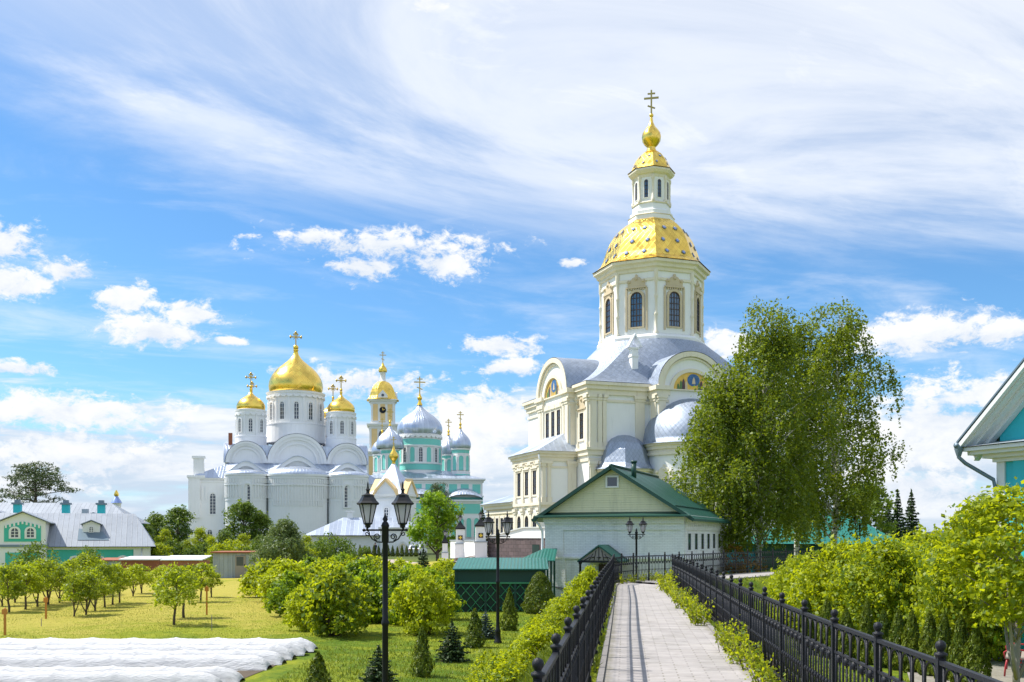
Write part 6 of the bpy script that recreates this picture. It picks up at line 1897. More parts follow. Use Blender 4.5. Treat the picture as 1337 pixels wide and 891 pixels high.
# ------------------------------------------------------------------ white fleece tunnels over the vegetable beds
def tunnel(i, y, x1, x0, label):
    rng = random.Random(70 + i)
    W, H = .31 + rng.uniform(-.03, .03), .41 + rng.uniform(-.04, .05)
    L = x1 - x0
    ph = [rng.uniform(0, 6) for _ in range(8)]
    hoop = rng.uniform(1.15, 1.4); off = rng.uniform(0, 1)
    g = gz(x1 - 2, y)
    def fn(u, v):
        x = x0 + L * u
        e = min(1.0, (x1 - x) / .55 + .02); e = sqrt(max(0, 1 - (1 - min(1, e)) ** 2)) if e < 1 else 1.0
        s_ = ((x - x0) / hoop + off) % 1.0
        sag = 1 - .12 * sin(pi * s_) ** .6
        a = pi * v
        tens = sin(pi * s_)
        wr = .010 * sin(x * 31 + a * 5 + ph[3]) + .012 * sin(x * 5.3 + a * 4 + ph[4])
        wr += .022 * tens * abs(sin(a * 4 + (s_ - .5) * 6 * (1 if a < pi / 2 else -1) + ph[5])) + .012 * tens * sin(a * 13 - x * 6.1 + ph[7])
        wr += .02 * max(0, 1 - abs(s_ - .5) * 0 - min(s_, 1 - s_) * 18)
        r = 1 + wr
        yy = -W * cos(a) * r * (.85 + .15 * e)
        # skirt spreads on the ground
        k = abs(cos(a)); zz = H * (sin(a) ** .9) * sag * (.12 + .88 * e) * r
        if k > .93: yy *= 1 + (k - .93) * 2.5
        return (x - x1, yy + .03 * sin(x * 1.7 + ph[6]), max(0.005, zz))
    mb = MB(); mb.grid(fn, int(L / .055), 22, 0, True)
    o = mb.build('row_cover', M['fleece'])
    o.location = (x1, y, g)
    tag(o, label, 'row cover', 'white fleece tunnels over the vegetable beds')


tl = ['farthest white fleece tunnel, touching the orchard grass', 'white fleece tunnel, next in front of the farthest one', 'white fleece tunnel lying third from the orchard grass', 'white fleece tunnel in the middle of the seven', 'white fleece tunnel with its gathered end just in front of the middle one', 'white fleece tunnel, one behind the nearest', 'nearest white fleece tunnel, its end shortest toward the lawn']
for i, (y, x1) in enumerate(((29.7, -5.85), (28.8, -5.95), (27.9, -6.1), (26.85, -6.15), (25.9, -6.3), (23.6, -6.4), (22.4, -6.5))):
    tunnel(i, y, x1, -19.5, tl[i])
tunnel(9, 20.9, -9.55, -19.5, 'white fleece tunnel cut short, its end in the bottom left corner')


# ------------------------------------------------------------------ stakes
def stake(px, py, Z, h, m, label, r=.035, plate=True, name='stake', cat='stake'):
    p = at(px, py, Z); g = gz(p.x, p.y)
    rt = thing(name, label, cat, (p.x, p.y, g), 0.2, 'wooden stakes in the orchard grass', worldz=False)
    mb = MB(); mb.box(-r, -r, -.15, r, r, h); mb.add([(-r, -r, h), (r, -r, h), (r, r, h), (-r, r, h), (0, 0, h + .05)], [(0, 1, 4), (1, 2, 4), (2, 3, 4), (3, 0, 4)]); mb.build('shaft', m, rt)
    if plate:
        mb = MB(); mb.box(-.09, -r - .02, h - .2, .09, -r, h - .02); mb.build('plate', m, rt)


stake(6.5, 828, 34.6, .92, M['orange_stake'], 'orange wooden stake with a small plate at the left edge of the orchard')
stake(60, 807, 41.4, .9, M['orange_stake'], 'orange wooden stake standing between the left orchard trunks', plate=True)
stake(270, 801, 43.8, 1.25, M['orange_stake'], 'tall orange wooden stake beside the lone orchard tree')
stake(276.5, 822, 36.2, .55, M['wood_grey'], 'thin grey stick in the grass near the fleece tunnels', .012, False)
stake(54, 816, 38.2, .3, M['wood_grey'], 'short grey stick in the orchard grass by a tuft', .012, False)


# ------------------------------------------------------------------ bench
def bench():
    x, y = 12.55, 24.6; g = gz(x, y) + .03
    rt = thing('park_bench', 'red iron park bench with scrolled ends on the pale paving', 'bench', (x, y, g), radians(-118), worldz=False)
    for s_ in (-.75, .75):
        mb = MB()
        mb.tube([(s_, -.32, 0), (s_, -.30, .22), (s_, -.26, .43)], .022, 6); mb.tube([(s_, .28, 0), (s_, .22, .25), (s_, .24, .43), (s_, .34, .9)], .022, 6); mb.tube([(s_, -.3, .43), (s_, .24, .43)], .022, 6)
        mb.tube([(s_, -.30, .43), (s_, -.33, .58), (s_, -.22, .66), (s_, .24, .64)], .02, 6)
        pts = [(s_, -.05 + .16 * (1 - k / 30) * cos(k * .4), .24 + .16 * (1 - k / 30) * sin(k * .4)) for k in range(28)]
        mb.tube(pts, .014, 5)
        mb.build('bench_end', M['red_paint'], rt)
    mb = MB()
    for k in range(5): mb.box(-.85, -.3 + k * .11, .44, .85, -.22 + k * .11, .475)
    mb.build('seat', M['wood_grey'], rt)
    mb = MB()
    for k in range(4): mb.obox((0, .265 + .025 * k, .56 + .1 * k), (1, 0, 0), (0, .25, 1), (0, 1, -.25), .85, .036, .016)
    mb.build('backrest', M['red_paint'], rt)


bench()


# ------------------------------------------------------------------ the walker and the parked car near the chapel
def person():
    p = at(490, 724, 138); g = gz(p.x, p.y)
    vs_ = [((0, 0, .95), .15), ((0, 0, 1.15), .135), ((0, 0, 1.38), .17), ((0, 0, 1.52), .065), ((0, -.02, 1.64), .095), ((0, -.02, 1.74), .08),
           ((-.17, 0, 1.42), .06), ((-.25, -.03, 1.15), .045), ((-.22, -.14, .92), .04), ((.17, 0, 1.42), .06), ((.25, .03, 1.15), .045), ((.24, -.06, .90), .04),
           ((-.09, 0, .85), .095), ((-.10, -.06, .48), .065), ((-.10, .02, .08), .05), ((-.10, -.13, .04), .045), ((.09, 0, .85), .095), ((.10, .07, .48), .065), ((.10, .14, .09), .05), ((.10, .0, .04), .045)]
    ed = [(0, 1), (1, 2), (2, 3), (3, 4), (4, 5), (2, 6), (6, 7), (7, 8), (2, 9), (9, 10), (10, 11), (0, 12), (12, 13), (13, 14), (14, 15), (0, 16), (16, 17), (17, 18), (18, 19)]
    me = bpy.data.meshes.new('person'); me.from_pydata([v for v, r in vs_], ed, [])
    o = bpy.data.objects.new('person', me); COL.objects.link(o)
    sk = o.modifiers.new('skin', 'SKIN'); sub = o.modifiers.new('sub', 'SUBSURF'); sub.levels = sub.render_levels = 2
    for i, (v, r) in enumerate(vs_): me.skin_vertices[0].data[i].radius = (r, r)
    me.skin_vertices[0].data[0].use_root = True
    dg = bpy.context.evaluated_depsgraph_get()
    m2 = bpy.data.meshes.new_from_object(o.evaluated_get(dg))
    o.modifiers.clear(); o.data = m2
    m2.materials.clear(); m2.materials.append(M['skin']); m2.materials.append(M['dark_cloth'])
    for f in m2.polygons:
        z = f.center.z; f.use_smooth = True
        f.material_index = 1 if z < 1.47 and not (z < 1.0 and abs(f.center.x) > .19) else 0
    o.location = (p.x, p.y, g); o.rotation_euler = (0, 0, radians(20))
    tag(o, 'person in dark clothes walking along the lane past the thujas', 'person')
    mb = MB(); mb.ball((0, .0, 1.73), (.105, .11), 12, 8); mb.add([(-.11, .0, 1.70), (.11, .0, 1.70), (.10, .10, 1.52), (-.10, .10, 1.52)], [(0, 1, 2, 3)])
    h = mb.build('headscarf', M['dark_cloth']); h.parent = o


person()


def car():
    p = at(540, 724, 139); g = gz(p.x, p.y)
    rt = thing('parked_car', 'small white hatchback seen from behind, parked beside the gatehouse', 'car', (p.x, p.y, g), radians(-12), worldz=False)
    X, Y = Vector((1, 0, 0)), Vector((0, 1, 0))
    prof = [(0, .35), (0.02, .85), (.12, .98), (.35, 1.0), (.75, 1.42), (2.2, 1.45), (2.9, 1.02), (3.8, .85), (3.95, .6), (3.95, .3), (0, .3)]
    mb = MB(); mb.ext(prof, (-.8, 0, 0), Y, X, 0, 1.6); o = mb.build('body', M['car_paint'], rt)
    mb = MB(); mb.add([(-.62, .33, 1.02), (.62, .33, 1.02), (.52, .70, 1.38), (-.52, .70, 1.38)], [(0, 1, 2, 3)]); mb.build('rear_window', M['window_dark'], rt)
    for s_ in (-1, 1):
        mb = MB(); mb.ext([(.65, 1.0), (2.6, 1.0), (2.1, 1.38), (.9, 1.38)], (s_ * .80, 0, 0), Y, X * s_, 0, .012); mb.build('side_window', M['window_dark'], rt)
        mb = MB(); mb.box(s_ * .56 - .13, -.03, .68, s_ * .56 + .13, .03, .88); mb.build('tail_light', M['tail_red'], rt)
        for yy in (.75, 3.15):
            mb = MB(); mb.tube([(s_ * .66, yy, .31), (s_ * .82, yy, .31)], .31, 18); mb.build('wheel', M['rubber'], rt)


car()

# ------------------------------------------------------------------ vegetation
def unit(a):
    return a / np.maximum(1e-9, np.linalg.norm(a, axis=1, keepdims=True))


def leaf_quads(rs, P, Nrm, size, aspect=0.55, spread=0.9, hang=0.0, axis=None):
    """one small kite-shaped, slightly folded leaf per point"""
    n = len(P)
    nn = unit(Nrm + spread * rs.normal(size=(n, 3)))
    a = rs.normal(size=(n, 3)) if axis is None else axis + 0.35 * rs.normal(size=(n, 3))
    a[:, 2] -= hang
    a = unit(a - nn * np.sum(a * nn, axis=1, keepdims=True))
    b_ = np.cross(nn, a)
    s_ = (size * (.5 + .95 * rs.uniform(0, 1, n) ** 1.4))[:, None]
    w = s_ * aspect
    v = np.empty((n, 4, 3))
    v[:, 0] = P - a * s_ * .5
    v[:, 1] = P + b_ * w * .5 - a * s_ * .06 + nn * s_ * .08
    v[:, 2] = P + a * s_ * .5
    v[:, 3] = P - b_ * w * .5 - a * s_ * .06 + nn * s_ * .08
    return v.reshape(-1, 3)


def quads_to_mesh(name, V, m):
    n = len(V) // 4
    me = bpy.data.meshes.new(name)
    me.vertices.add(len(V)); me.vertices.foreach_set('co', np.ascontiguousarray(V, dtype=np.float32).ravel())
    me.loops.add(len(V)); me.loops.foreach_set('vertex_index', np.arange(len(V), dtype=np.int32))
    me.polygons.add(n)
    me.polygons.foreach_set('loop_start', np.arange(0, len(V), 4, dtype=np.int32))
    me.polygons.foreach_set('loop_total', np.full(n, 4, dtype=np.int32))
    me.materials.append(m)
    me.update(calc_edges=True)
    return me


def sphere_dirs(rs, n):
    return unit(rs.normal(size=(n, 3)))


def crown_points(rs, blobs, n, shell=.5, flat_bottom=.35):
    """points on lumpy clumps; blobs = (x, y, z, rx, ry, rz)"""
    B = np.array(blobs)
    wgt = (B[:, 3] * B[:, 4] + B[:, 3] * B[:, 5]); wgt /= wgt.sum()
    idx = rs.choice(len(B), n, p=wgt)
    d = sphere_dirs(rs, n)
    low = d[:, 2] < -flat_bottom
    d[low, 2] *= -rs.uniform(.2, 1, low.sum())
    d = unit(d)
    lump = 1 + .24 * np.sin(d[:, 0] * 5.1 + idx) * np.sin(d[:, 1] * 4.3 + idx * 1.7) + .16 * np.sin(d[:, 2] * 8.0 + idx * .9 + d[:, 0] * 6)
    r = (shell + (1 - shell) * rs.uniform(0, 1, n) ** .6) * lump
    stray = rs.uniform(0, 1, n) < .07
    r[stray] *= rs.uniform(1.02, 1.28, stray.sum())
    P = B[idx, :3] + d * B[idx, 3:6] * r[:, None]
    k = 2.1 / B[:, 3].mean()          # thin the leaves out in drifts so that dark hollows and gaps open
    q = np.sin(P[:, 0] * k + 1.4 * np.sin(P[:, 2] * k * .8)) + np.sin(P[:, 1] * k * 1.1 + P[:, 2] * k * .7 + 1) + np.sin(P[:, 2] * k * 1.3 - P[:, 0] * k * .6 + 2)
    keep = (q > -.5) | (rs.uniform(0, 1, n) < .22)
    return P[keep], d[keep], idx[keep]


def rand_blobs(rs, n, R, H, z0, br, top=1.0):
    """clump centres filling an upright egg of radius R between z0 and z0+H"""
    out = []
    for k in range(n):
        t = (k + rs.uniform(.2, .8)) / n
        prof = sin(pi * min(1, .12 + .86 * t ** (.85 * top)))
        a = k * 2.39996 + rs.uniform(-.5, .5)
        rad = R * prof * rs.uniform(.45, .80)
        q = br * rs.uniform(.5, 1.4)
        out.append((rad * cos(a), rad * sin(a), z0 + H * (.10 + .80 * t), q, q, q * rs.uniform(.65, .95)))
    return out


def wood_mesh(name, trunk, limbs, m):
    mb = MB()
    mb.tube(trunk[0], trunk[1], 9)
    for p, r in limbs: mb.tube(p, r, 6)
    return mb.mesh(name, m)


def make_tree(name, seed, R, H, trunk_h, nb, br, nleaf, lsize, lm, tm='bark', tr=.07, aspect=.6, lean=0.0, forks=0, hang=.2, spread=.9, top=1.0, shell=.5):
    rs = np.random.RandomState(seed); rng = random.Random(seed)
    blobs = rand_blobs(rs, nb, R, H, trunk_h, br, top)
    P, d, idx = crown_points(rs, blobs, nleaf, shell)
    V = leaf_quads(rs, P, d * .8 + np.array([0, 0, .5]), lsize, aspect, spread, hang)
    crown = quads_to_mesh(name + '_crown', V, M[lm])
    zt = trunk_h + H * .7
    tp = [(0, 0, -.15), (lean * .15 + .01, .01, trunk_h * .5), (lean * .4, -.02, trunk_h), (lean * .7, .02, trunk_h + H * .35), (lean, 0, zt)]
    limbs = []
    for (x, y, z, rx, ry, rz) in blobs:
        zs = max(trunk_h * rng.uniform(.75, 1.0), min(zt * .9, z - hypot(x, y) * .8))
        f = zs / zt
        s0 = Vector((lean * f, 0, zs)); e = Vector((x, y, z))
        mid = s0.lerp(e, .5) + Vector((rng.uniform(-.06, .06), rng.uniform(-.06, .06), .06)) * R
        limbs.append(([s0, mid, e], [tr * .42, tr * .28, tr * .08]))
    if forks:
        for k in range(forks):
            a = k * 2.4 + .6
            limbs.append(([(0, 0, trunk_h * .25), (R * .18 * cos(a), R * .18 * sin(a), trunk_h * .8), (R * .4 * cos(a), R * .4 * sin(a), trunk_h + H * .4)], [tr * .75, tr * .6, tr * .25]))
    trunk = wood_mesh(name + '_trunk', (tp, [tr * 1.25, tr, tr * .9, tr * .55, tr * .15]), limbs, M[tm])
    return crown, trunk


def make_bush(name, seed, R, H, nb, br, nleaf, lsize, lm, aspect=.6, hang=.1, spread=.9, sprigs=0, shell=.45):
    rs = np.random.RandomState(seed)
    blobs = rand_blobs(rs, nb, R, H * .92, 0.0, br)
    P, d, idx = crown_points(rs, blobs, nleaf, shell, .8)
    nrm = d * .8 + np.array([0, 0, .5])
    if sprigs:
        for k in range(sprigs):     # shoots that poke out of the outline
            b_ = blobs[rs.randint(len(blobs))]
            dd = unit(rs.normal(size=(1, 3)) + np.array([[0, 0, .9]]))[0]
            s0 = np.array(b_[:3]) + dd * np.array(b_[3:6]) * .85
            L = rs.uniform(.15, .55) * R * .55
            t = rs.uniform(0, 1, 16)
            pts = s0 + dd * (t * L)[:, None] + rs.normal(size=(16, 3)) * .022 * R
            P = np.vstack([P, pts]); nrm = np.vstack([nrm, np.tile(dd, (16, 1)) + rs.normal(size=(16, 3))])
    keep = P[:, 2] > .02
    V = leaf_quads(rs, P[keep], nrm[keep], lsize, aspect, spread, hang)
    crown = quads_to_mesh(name + '_crown', V, M[lm])
    mb = MB()
    rng = random.Random(seed)
    for (x, y, z, rx, ry, rz) in blobs[:14]:
        b_ = Vector((rng.uniform(-.15, .15) * R, rng.uniform(-.15, .15) * R, -.1))
        mb.tube([b_, b_.lerp(Vector((x, y, z)), .5) + Vector((0, 0, .05 * R)), (x, y, z)], [.016 * R + .008, .012 * R + .006, .006], 5)
    return crown, mb.mesh(name + '_stem', M['bark'])


def place(kind, parts, x, y, label, cat, s=(1, 1, 1), rz=None, group=None, dz=0.0, names=('crown', 'trunk'), seed=None):
    rng = random.Random((x * 13.7 + y * 7.3) if seed is None else seed)
    rt = bpy.data.objects.new(kind, None); rt.empty_display_size = .3; COL.objects.link(rt)
    rt.location = (x, y, gz(x, y) + dz - .03)
    rt.rotation_euler = (0, 0, rng.uniform(0, 6.28) if rz is None else rz)
    rt.scale = s if isinstance(s, tuple) else (s, s, s)
    tag(rt, label, cat, group)
    for nm, me in zip(names, parts):
        o = bpy.data.objects.new(nm, me); COL.objects.link(o); o.parent = rt
    return rt


def px_place(kind, parts, px, pyb, Z, hpx, base_h, label, cat, wk=1.0, group=None, names=('crown', 'trunk'), rz=None):
    """stand a plant on the ground under the photo column px at depth Z, hpx tall in photo pixels (base_h = height of the mesh)"""
    x = (px - CX) / F * Z
    g = gz(x, Z)
    if hpx < 0: h = (CAMZ + (HY + hpx) / F * Z) - g            # hpx = minus the photo row of the top
    else: h = hpx / F * Z
    k = h / base_h
    return place(kind, parts, x, Z, label, cat, (k * wk, k * wk, k), rz, group, names=names)


# --- orchard trees (about 2.2 m)
ORCH = [make_tree('orchard', 11 + i, (.95, .85, 1.05, .9, 1.0)[i], 1.55, .62, (11, 14, 12, 9, 13)[i], (.46, .36, .42, .46, .38)[i], 3300, .12, 'leaf_orchard', tr=.045, lean=.06 * (i - 2), forks=(0, 1, 2, 0, 3)[i], hang=.15) for i in range(5)]
OG = 'small trees standing in the orchard grass'
orch = [  # px, base row, depth, top row, width factor, label
    (227, 816, 38.2, 733, 1.05, 'bushy orchard tree with a short straight trunk, standing alone nearest the fleece tunnels'),
    (240, 806, 42.0, 728, 1.1, 'orchard tree just behind the lone bushy one, its crown merging with it'),
    (97, 804, 42.6, 742, .95, 'small orchard tree with a thin bare trunk, in front of the left group'),
    (112, 802, 43.4, 738, 1.0, 'orchard tree with a forked trunk, in the middle of the left group'),
    (124, 797, 45.8, 735, 1.0, 'orchard tree behind the forked one'),
    (12, 798, 45.2, 733, 1.1, 'dark orchard tree at the left edge of the picture'),
    (33, 795, 46.8, 728, 1.05, 'orchard tree with a slim trunk, second from the left edge'),
    (49, 791, 48.6, 727, 1.0, 'orchard tree behind the short orange stake'),
    (63, 789, 50.0, 722, 1.1, 'yellowish orchard tree, its crown in front of the turquoise gable bay'),
    (78, 787, 51.5, 730, .9, None), (137, 792, 48.2, 730, 1.0, None), (147, 789, 50.0, 728, 1.0, None), (156, 787, 51.2, 730, 1.0, None),
    (174, 778, 57.0, 730, 1.05, 'orchard tree in front of the reddish lean-to roof'), (185, 774, 60.0, 729, 1.1, 'orchard tree in front of the low rusty shed'),
    (212, 778, 57.5, 733, 1.0, None), (262, 786, 52.0, 726, 1.1, 'dark leafy orchard tree behind the tall orange stake'), (276, 781, 56.0, 733, 1.0, None),
    (20, 787, 52, 724, 1.0, None), (92, 783, 54, 722, 1.1, None), (110, 779, 57, 718, 1.15, None), (126, 777, 58.5, 722, 1.0, None), (3, 792, 49, 735, 1.0, None)]
for i, (px, pb, Z, top, wk, lab) in enumerate(orch):
    px_place('orchard_tree', ORCH[(i * 3) % 5], px, pb, Z, -(top + 6), 2.22, lab or 'small leafy tree in the back rows of the orchard before the turquoise building', 'fruit tree', wk, OG)
TALLB = make_bush('tall_bush', 41, 1.2, 2.6, 18, .55, 5200, .11, 'leaf_dark', sprigs=30)
px_place('shrub', TALLB, 46, 775, 63, -705, 2.6, 'dark green tall shrub before the turquoise gable bay', 'shrub', .95, names=('crown', 'stem'))
px_place('shrub', TALLB, 116, 775, 66, -712, 2.6, 'tall greenish shrub before the turquoise wall, behind the orchard trees', 'shrub', .9, names=('crown', 'stem'))

# --- garden bushes in the middle
BUSH = [make_bush('bush', 21 + i, (1.25, 1.1, 1.35, 1.2, 1.3)[i], 2.05, (15, 20, 13, 17, 11)[i], (.50, .42, .54, .46, .60)[i], 7600, .15, ('leaf_mid', 'leaf_garden')[i % 2], hang=.3, sprigs=130) for i in range(5)]
BG = 'leafy bushes in the middle of the lawn'
BN = ('crown', 'stem')
mid = [(437, 830, 34.5, 738, .98, 'large yellow-green leafy bush left of the near lamp post, standing forward on the lawn'),
       (405, 826, 36.5, 760, .85, 'lower leafy bush leaning out on the left of the large bush'),
       (553, 828, 34.8, 742, .82, 'leafy bush with a dark hollow, right of the near lamp post'),
       (528, 815, 38.5, 740, .9, 'leafy bush directly behind the near lamp post'),
       (575, 800, 41.0, 752, .85, 'yellowish bush touching the corner of the lattice shed'),
       (372, 792, 47.5, 730, 1.1, 'rounded bush at the edge of the orchard grass'),
       (345, 778, 56.0, 730, 1.15, 'rounded bush beside the grey metal shed'),
       (358, 784, 52.0, 728, 1.0, 'bush between the two rounded ones at the orchard edge'),
       (478, 812, 39.5, 741, 1.0, 'spreading bush between the large yellow-green bush and the near lamp post'),
       (382, 806, 42.5, 744, 1.0, 'leafy bush in front of the rounded ones at the orchard edge'),
       (600, 792, 52.0, 737, .9, None), (545, 803, 43.5, 742, 1.0, None), (508, 806, 42.0, 742, 1.0, None),
       (395, 785, 50.5, 735, 1.0, None), (470, 800, 43.5, 728, 1.0, None), (500, 795, 45.5, 733, 1.1, None), (455, 785, 52.0, 727, 1.1, None),
       (425, 780, 56.0, 727, 1.0, None), (535, 790, 49.0, 734, 1.1, None), (562, 786, 51.5, 740, 1.0, None), (490, 778, 58.0, 725, 1.2, None), (525, 774, 62.0, 729, 1.2, None), (590, 778, 57.0, 733, 1.0, None), (405, 775, 60, 725, 1.1, None), (448, 772, 64, 722, 1.1, None), (578, 774, 62, 729, 1.1, None)]
for i, (px, pb, Z, top, wk, lab) in enumerate(mid):
    px_place('bush', BUSH[(i * 2) % 5], px, pb, Z, -top, 2.15, lab or 'leafy bush in the thicket between the near lamp post and the courtyard bank', 'bush', wk, BG, BN)

# --- willow-like bush, round dark bush, hedge by the cathedral
WIL = make_bush('willow', 51, 2.3, 4.6, 26, .9, 16000, .25, 'leaf_willow', aspect=.30, hang=1.2, sprigs=40)
px_place('willow_bush', WIL, 372, 760, 76, -676, 4.6, 'silvery green willow bush with drooping leaves before the white cathedral', 'bush', .98, names=BN)
RND = make_bush('round', 52, 1.6, 2.7, 16, .62, 5200, .16, 'leaf_dark', sprigs=10)
px_place('round_bush', RND, 438, 745, 102, -694, 2.7, 'clipped dark round bush in front of the annex wall', 'bush', 1.1, names=BN)
px_place('round_bush', RND, 415, 745, 98, -700, 2.7, 'lighter loose bush between the willow and the clipped round one', 'bush', .9, names=BN)

# --- middle-distance broadleaf trees (about 8 m)
FAR = [make_tree('broadleaf', 61 + i, 3.2, 6.4, 1.3, 26, 1.25, 9000, .34, ('leaf_dark', 'leaf_lime', 'leaf_mid')[i], tr=.2, hang=.25) for i in range(3)]
FG = 'trees behind the orchard and before the cathedral'
far = [(232, 160, 664, 0, 1.0, 'dark broad tree rising left of the white cathedral, above the brick shed'),
       (205, 175, 672, 0, .9, 'dark tree at the end of the turquoise roof'),
       (262, 150, 690, 2, 1.0, 'bright yellow-green tree at the foot of the cathedral wing'),
       (215, 140, 692, 2, .9, 'yellow-green tree beside the corner of the turquoise building'),
       (318, 150, 657, 0, 1.0, 'tall dark tree hiding the foot of the left cathedral apse'),
       (342, 152, 672, 0, .9, 'dark tree between the apse and the willow bush'),
       (295, 132, 694, 0, 1.1, 'dark hedge-like tree above the grey metal shed'),
       (318, 128, 698, 2, 1.0, 'low bright tree above the rusty shed roof'),
       (245, 126, 706, 2, 1.0, None), (275, 122, 702, 2, 1.0, None), (185, 170, 682, 0, .9, None), (400, 118, 700, 2, .9, None), (340, 120, 700, 0, 1.0, None)]
for i, (px, Z, top, k, wk, lab) in enumerate(far):
    px_place('broadleaf_tree', FAR[k], px, 740, Z, -top, 7.6, lab or 'leafy tree filling the gap below the cathedral, behind the sheds', 'tree', wk, FG)
px_place('lime_tree', FAR[1], 571, 725, 101, -642, 7.6, 'full round bright green tree standing before the teal cathedral by the gate', 'tree', .86)

hedge = [(208, 112, 708, 'leaf'), (226, 116, 703, ''), (252, 112, 712, ''), (268, 116, 706, ''), (286, 110, 708, ''), (303, 113, 703, ''), (318, 108, 710, ''), (334, 106, 706, ''), (192, 118, 712, ''), (455, 96, 716, ''), (398, 92, 712, '')]
HD = [make_bush('hedge_bush', 31 + i, 2.2, 3.2, 18, .85, 6000, .26, ('leaf_mid', 'leaf_dark')[i], sprigs=40) for i in range(2)]
for i, (px, Z, top, _) in enumerate(hedge):
    px_place('shrub', HD[(i * 5 // 3) % 2], px, 735, Z, -top, 3.3, 'full leafy shrub in the overgrown belt between the sheds and the cathedral', 'shrub', 1.05, 'shrubs between the sheds and the cathedral', BN)

# --- conifers
def make_spruce(name, seed, H, R, lm, tiers, nl, ls, droop=.25, bare=.04):
    rs = np.random.RandomState(seed)
    P, A, N = [], [], []
    mb = MB(); mb.tube([(0, 0, -.1), (0, 0, H * .5), (0, 0, H * .98)], [R * .07, R * .05, .004], 6)
    for t in range(tiers):
        f = (t + .3) / tiers
        z = H * (bare + (1 - bare) * f); r = R * (1 - f) ** .85 * rs.uniform(.85, 1.12) + .03 * R
        nbr = max(4, int(9 * (1 - f) + 4))
        for k in range(nbr):
            a = 2 * pi * (k + rs.uniform(-.3, .3)) / nbr + t * .7
            L = r * rs.uniform(.75, 1.15)
            m_ = max(5, int(nl * L / R))
            s_ = rs.uniform(.12, 1, m_)
            x = L * s_
            zz = z - droop * L * s_ + .22 * L * s_ ** 3 + rs.normal(size=m_) * .02 * R
            y = rs.normal(size=m_) * .10 * L * (1.1 - s_ * .7)
            P.append(np.stack([x * cos(a) - y * sin(a), x * sin(a) + y * cos(a), zz], 1))
            ax = np.stack([np.full(m_, cos(a)), np.full(m_, sin(a)), np.full(m_, -droop * .4)], 1) + rs.normal(size=(m_, 3)) * .45
            A.append(ax); N.append(np.tile([0, 0, 1.0], (m_, 1)))
            mb.tube([(0, 0, z), (L * cos(a) * .95, L * sin(a) * .95, z - droop * L + .2 * L)], [R * .016, .002], 4)
    m_ = 30
    zz = rs.uniform(.93, 1.03, m_) * H
    P.append(np.stack([rs.normal(size=m_) * .012 * R, rs.normal(size=m_) * .012 * R, zz], 1)); A.append(np.tile([0, 0, 1.0], (m_, 1)) + rs.normal(size=(m_, 3)) * .3); N.append(rs.normal(size=(m_, 3)))
    P, A, N = map(np.vstack, (P, A, N))
    V = leaf_quads(rs, P, N, ls, .45, .8, 0, A)
    return quads_to_mesh(name + '_crown', V, M[lm]), mb.mesh(name + '_trunk', M['bark'])


def make_thuja(name, seed, H, R, lm, n, ls, rough_=.16, pw=.62):
    rs = np.random.RandomState(seed)
    f = rs.uniform(0, 1, n) ** 1.25
    a = rs.uniform(0, 2 * pi, n)
    prof = np.minimum(1, (f + .05) / .22) ** .5 * (1 - f) ** pw * 1.12
    lump = 1 + rough_ * (np.sin(a * 3 + f * 14) * .6 + np.sin(a * 7 - f * 23 + 1) * .5)
    r = R * prof * lump * (.72 + .28 * rs.uniform(0, 1, n) ** .5)
    P = np.stack([r * np.cos(a), r * np.sin(a), f * H + .02], 1)
    N = np.stack([np.cos(a), np.sin(a), np.full(n, .25)], 1)
    ax = np.stack([np.cos(a) * .35, np.sin(a) * .35, np.ones(n)], 1) + rs.normal(size=(n, 3)) * .3
    V = leaf_quads(rs, P, N, ls, .42, .55, 0, ax)
    mb = MB(); mb.tube([(0, 0, -.1), (0, 0, H * .6)], [R * .12, R * .03], 6)
    return quads_to_mesh(name + '_crown', V, M[lm]), mb.mesh(name + '_trunk', M['bark'])


SPR = make_spruce('young_spruce', 71, 1.25, .52, 'leaf_spruce', 14, 60, .10)
BSP = make_spruce('blue_spruce', 72, 1.2, .55, 'leaf_blue_spruce', 13, 60, .10)
THU = make_thuja('thuja', 73, 1.3, .36, 'leaf_thuja', 4200, .085, .20)
THL = make_thuja('loose_thuja', 76, 1.3, .34, 'leaf_thuja', 2600, .10, .34, .75)
BTH = make_thuja('big_thuja', 74, 1.9, .80, 'leaf_thuja', 7500, .10, .14, .5)
CG = 'young conifers planted on the lawn'
for (mesh_, nm, px, pb, Z, top, hh, wk, lab) in [
        (THL, 'young_thuja', 551, 882, 24.4, 818, 1.3, .85, 'ragged young thuja on the lawn, right of the near lamp post'),
        (SPR, 'young_spruce', 590, 862, 27.4, 811, 1.25, 1.15, 'small dark spruce casting a shadow, between two young thujas'),
        (THL, 'young_thuja', 620, 845, 30.6, 795, 1.3, 1.0, 'young thuja just left of the second lamp post'),
        (BSP, 'young_spruce', 634, 834, 33.2, 797, 1.2, 1.0, 'small bluish spruce behind the second lamp post'),
        (THL, 'young_thuja', 665, 821, 36.6, 769, 1.3, .82, 'slim young thuja right of the second lamp post'),
        (BTH, 'thuja_bush', 704.5, 800, 44.0, 747, 1.9, 1.0, 'full broad thuja before the corner of the white brick house'),
        (SPR, 'young_spruce', 494, 897, 22.2, 843, 1.25, 1.25, 'small spruce at the foot of the near lamp post'),
        (THL, 'young_thuja', 415, 906, 21.2, 851, 1.3, 1.25, 'young thuja at the bottom edge, beside the fleece tunnels'),
        (SPR, 'young_spruce', 553, 740, 74, 717, 1.25, 1.0, 'tiny spruce standing up on the courtyard bank')]:
    px_place(nm, mesh_, px, pb, Z, -top, hh * 1.0, lab, 'conifer', wk, CG, rz=None)
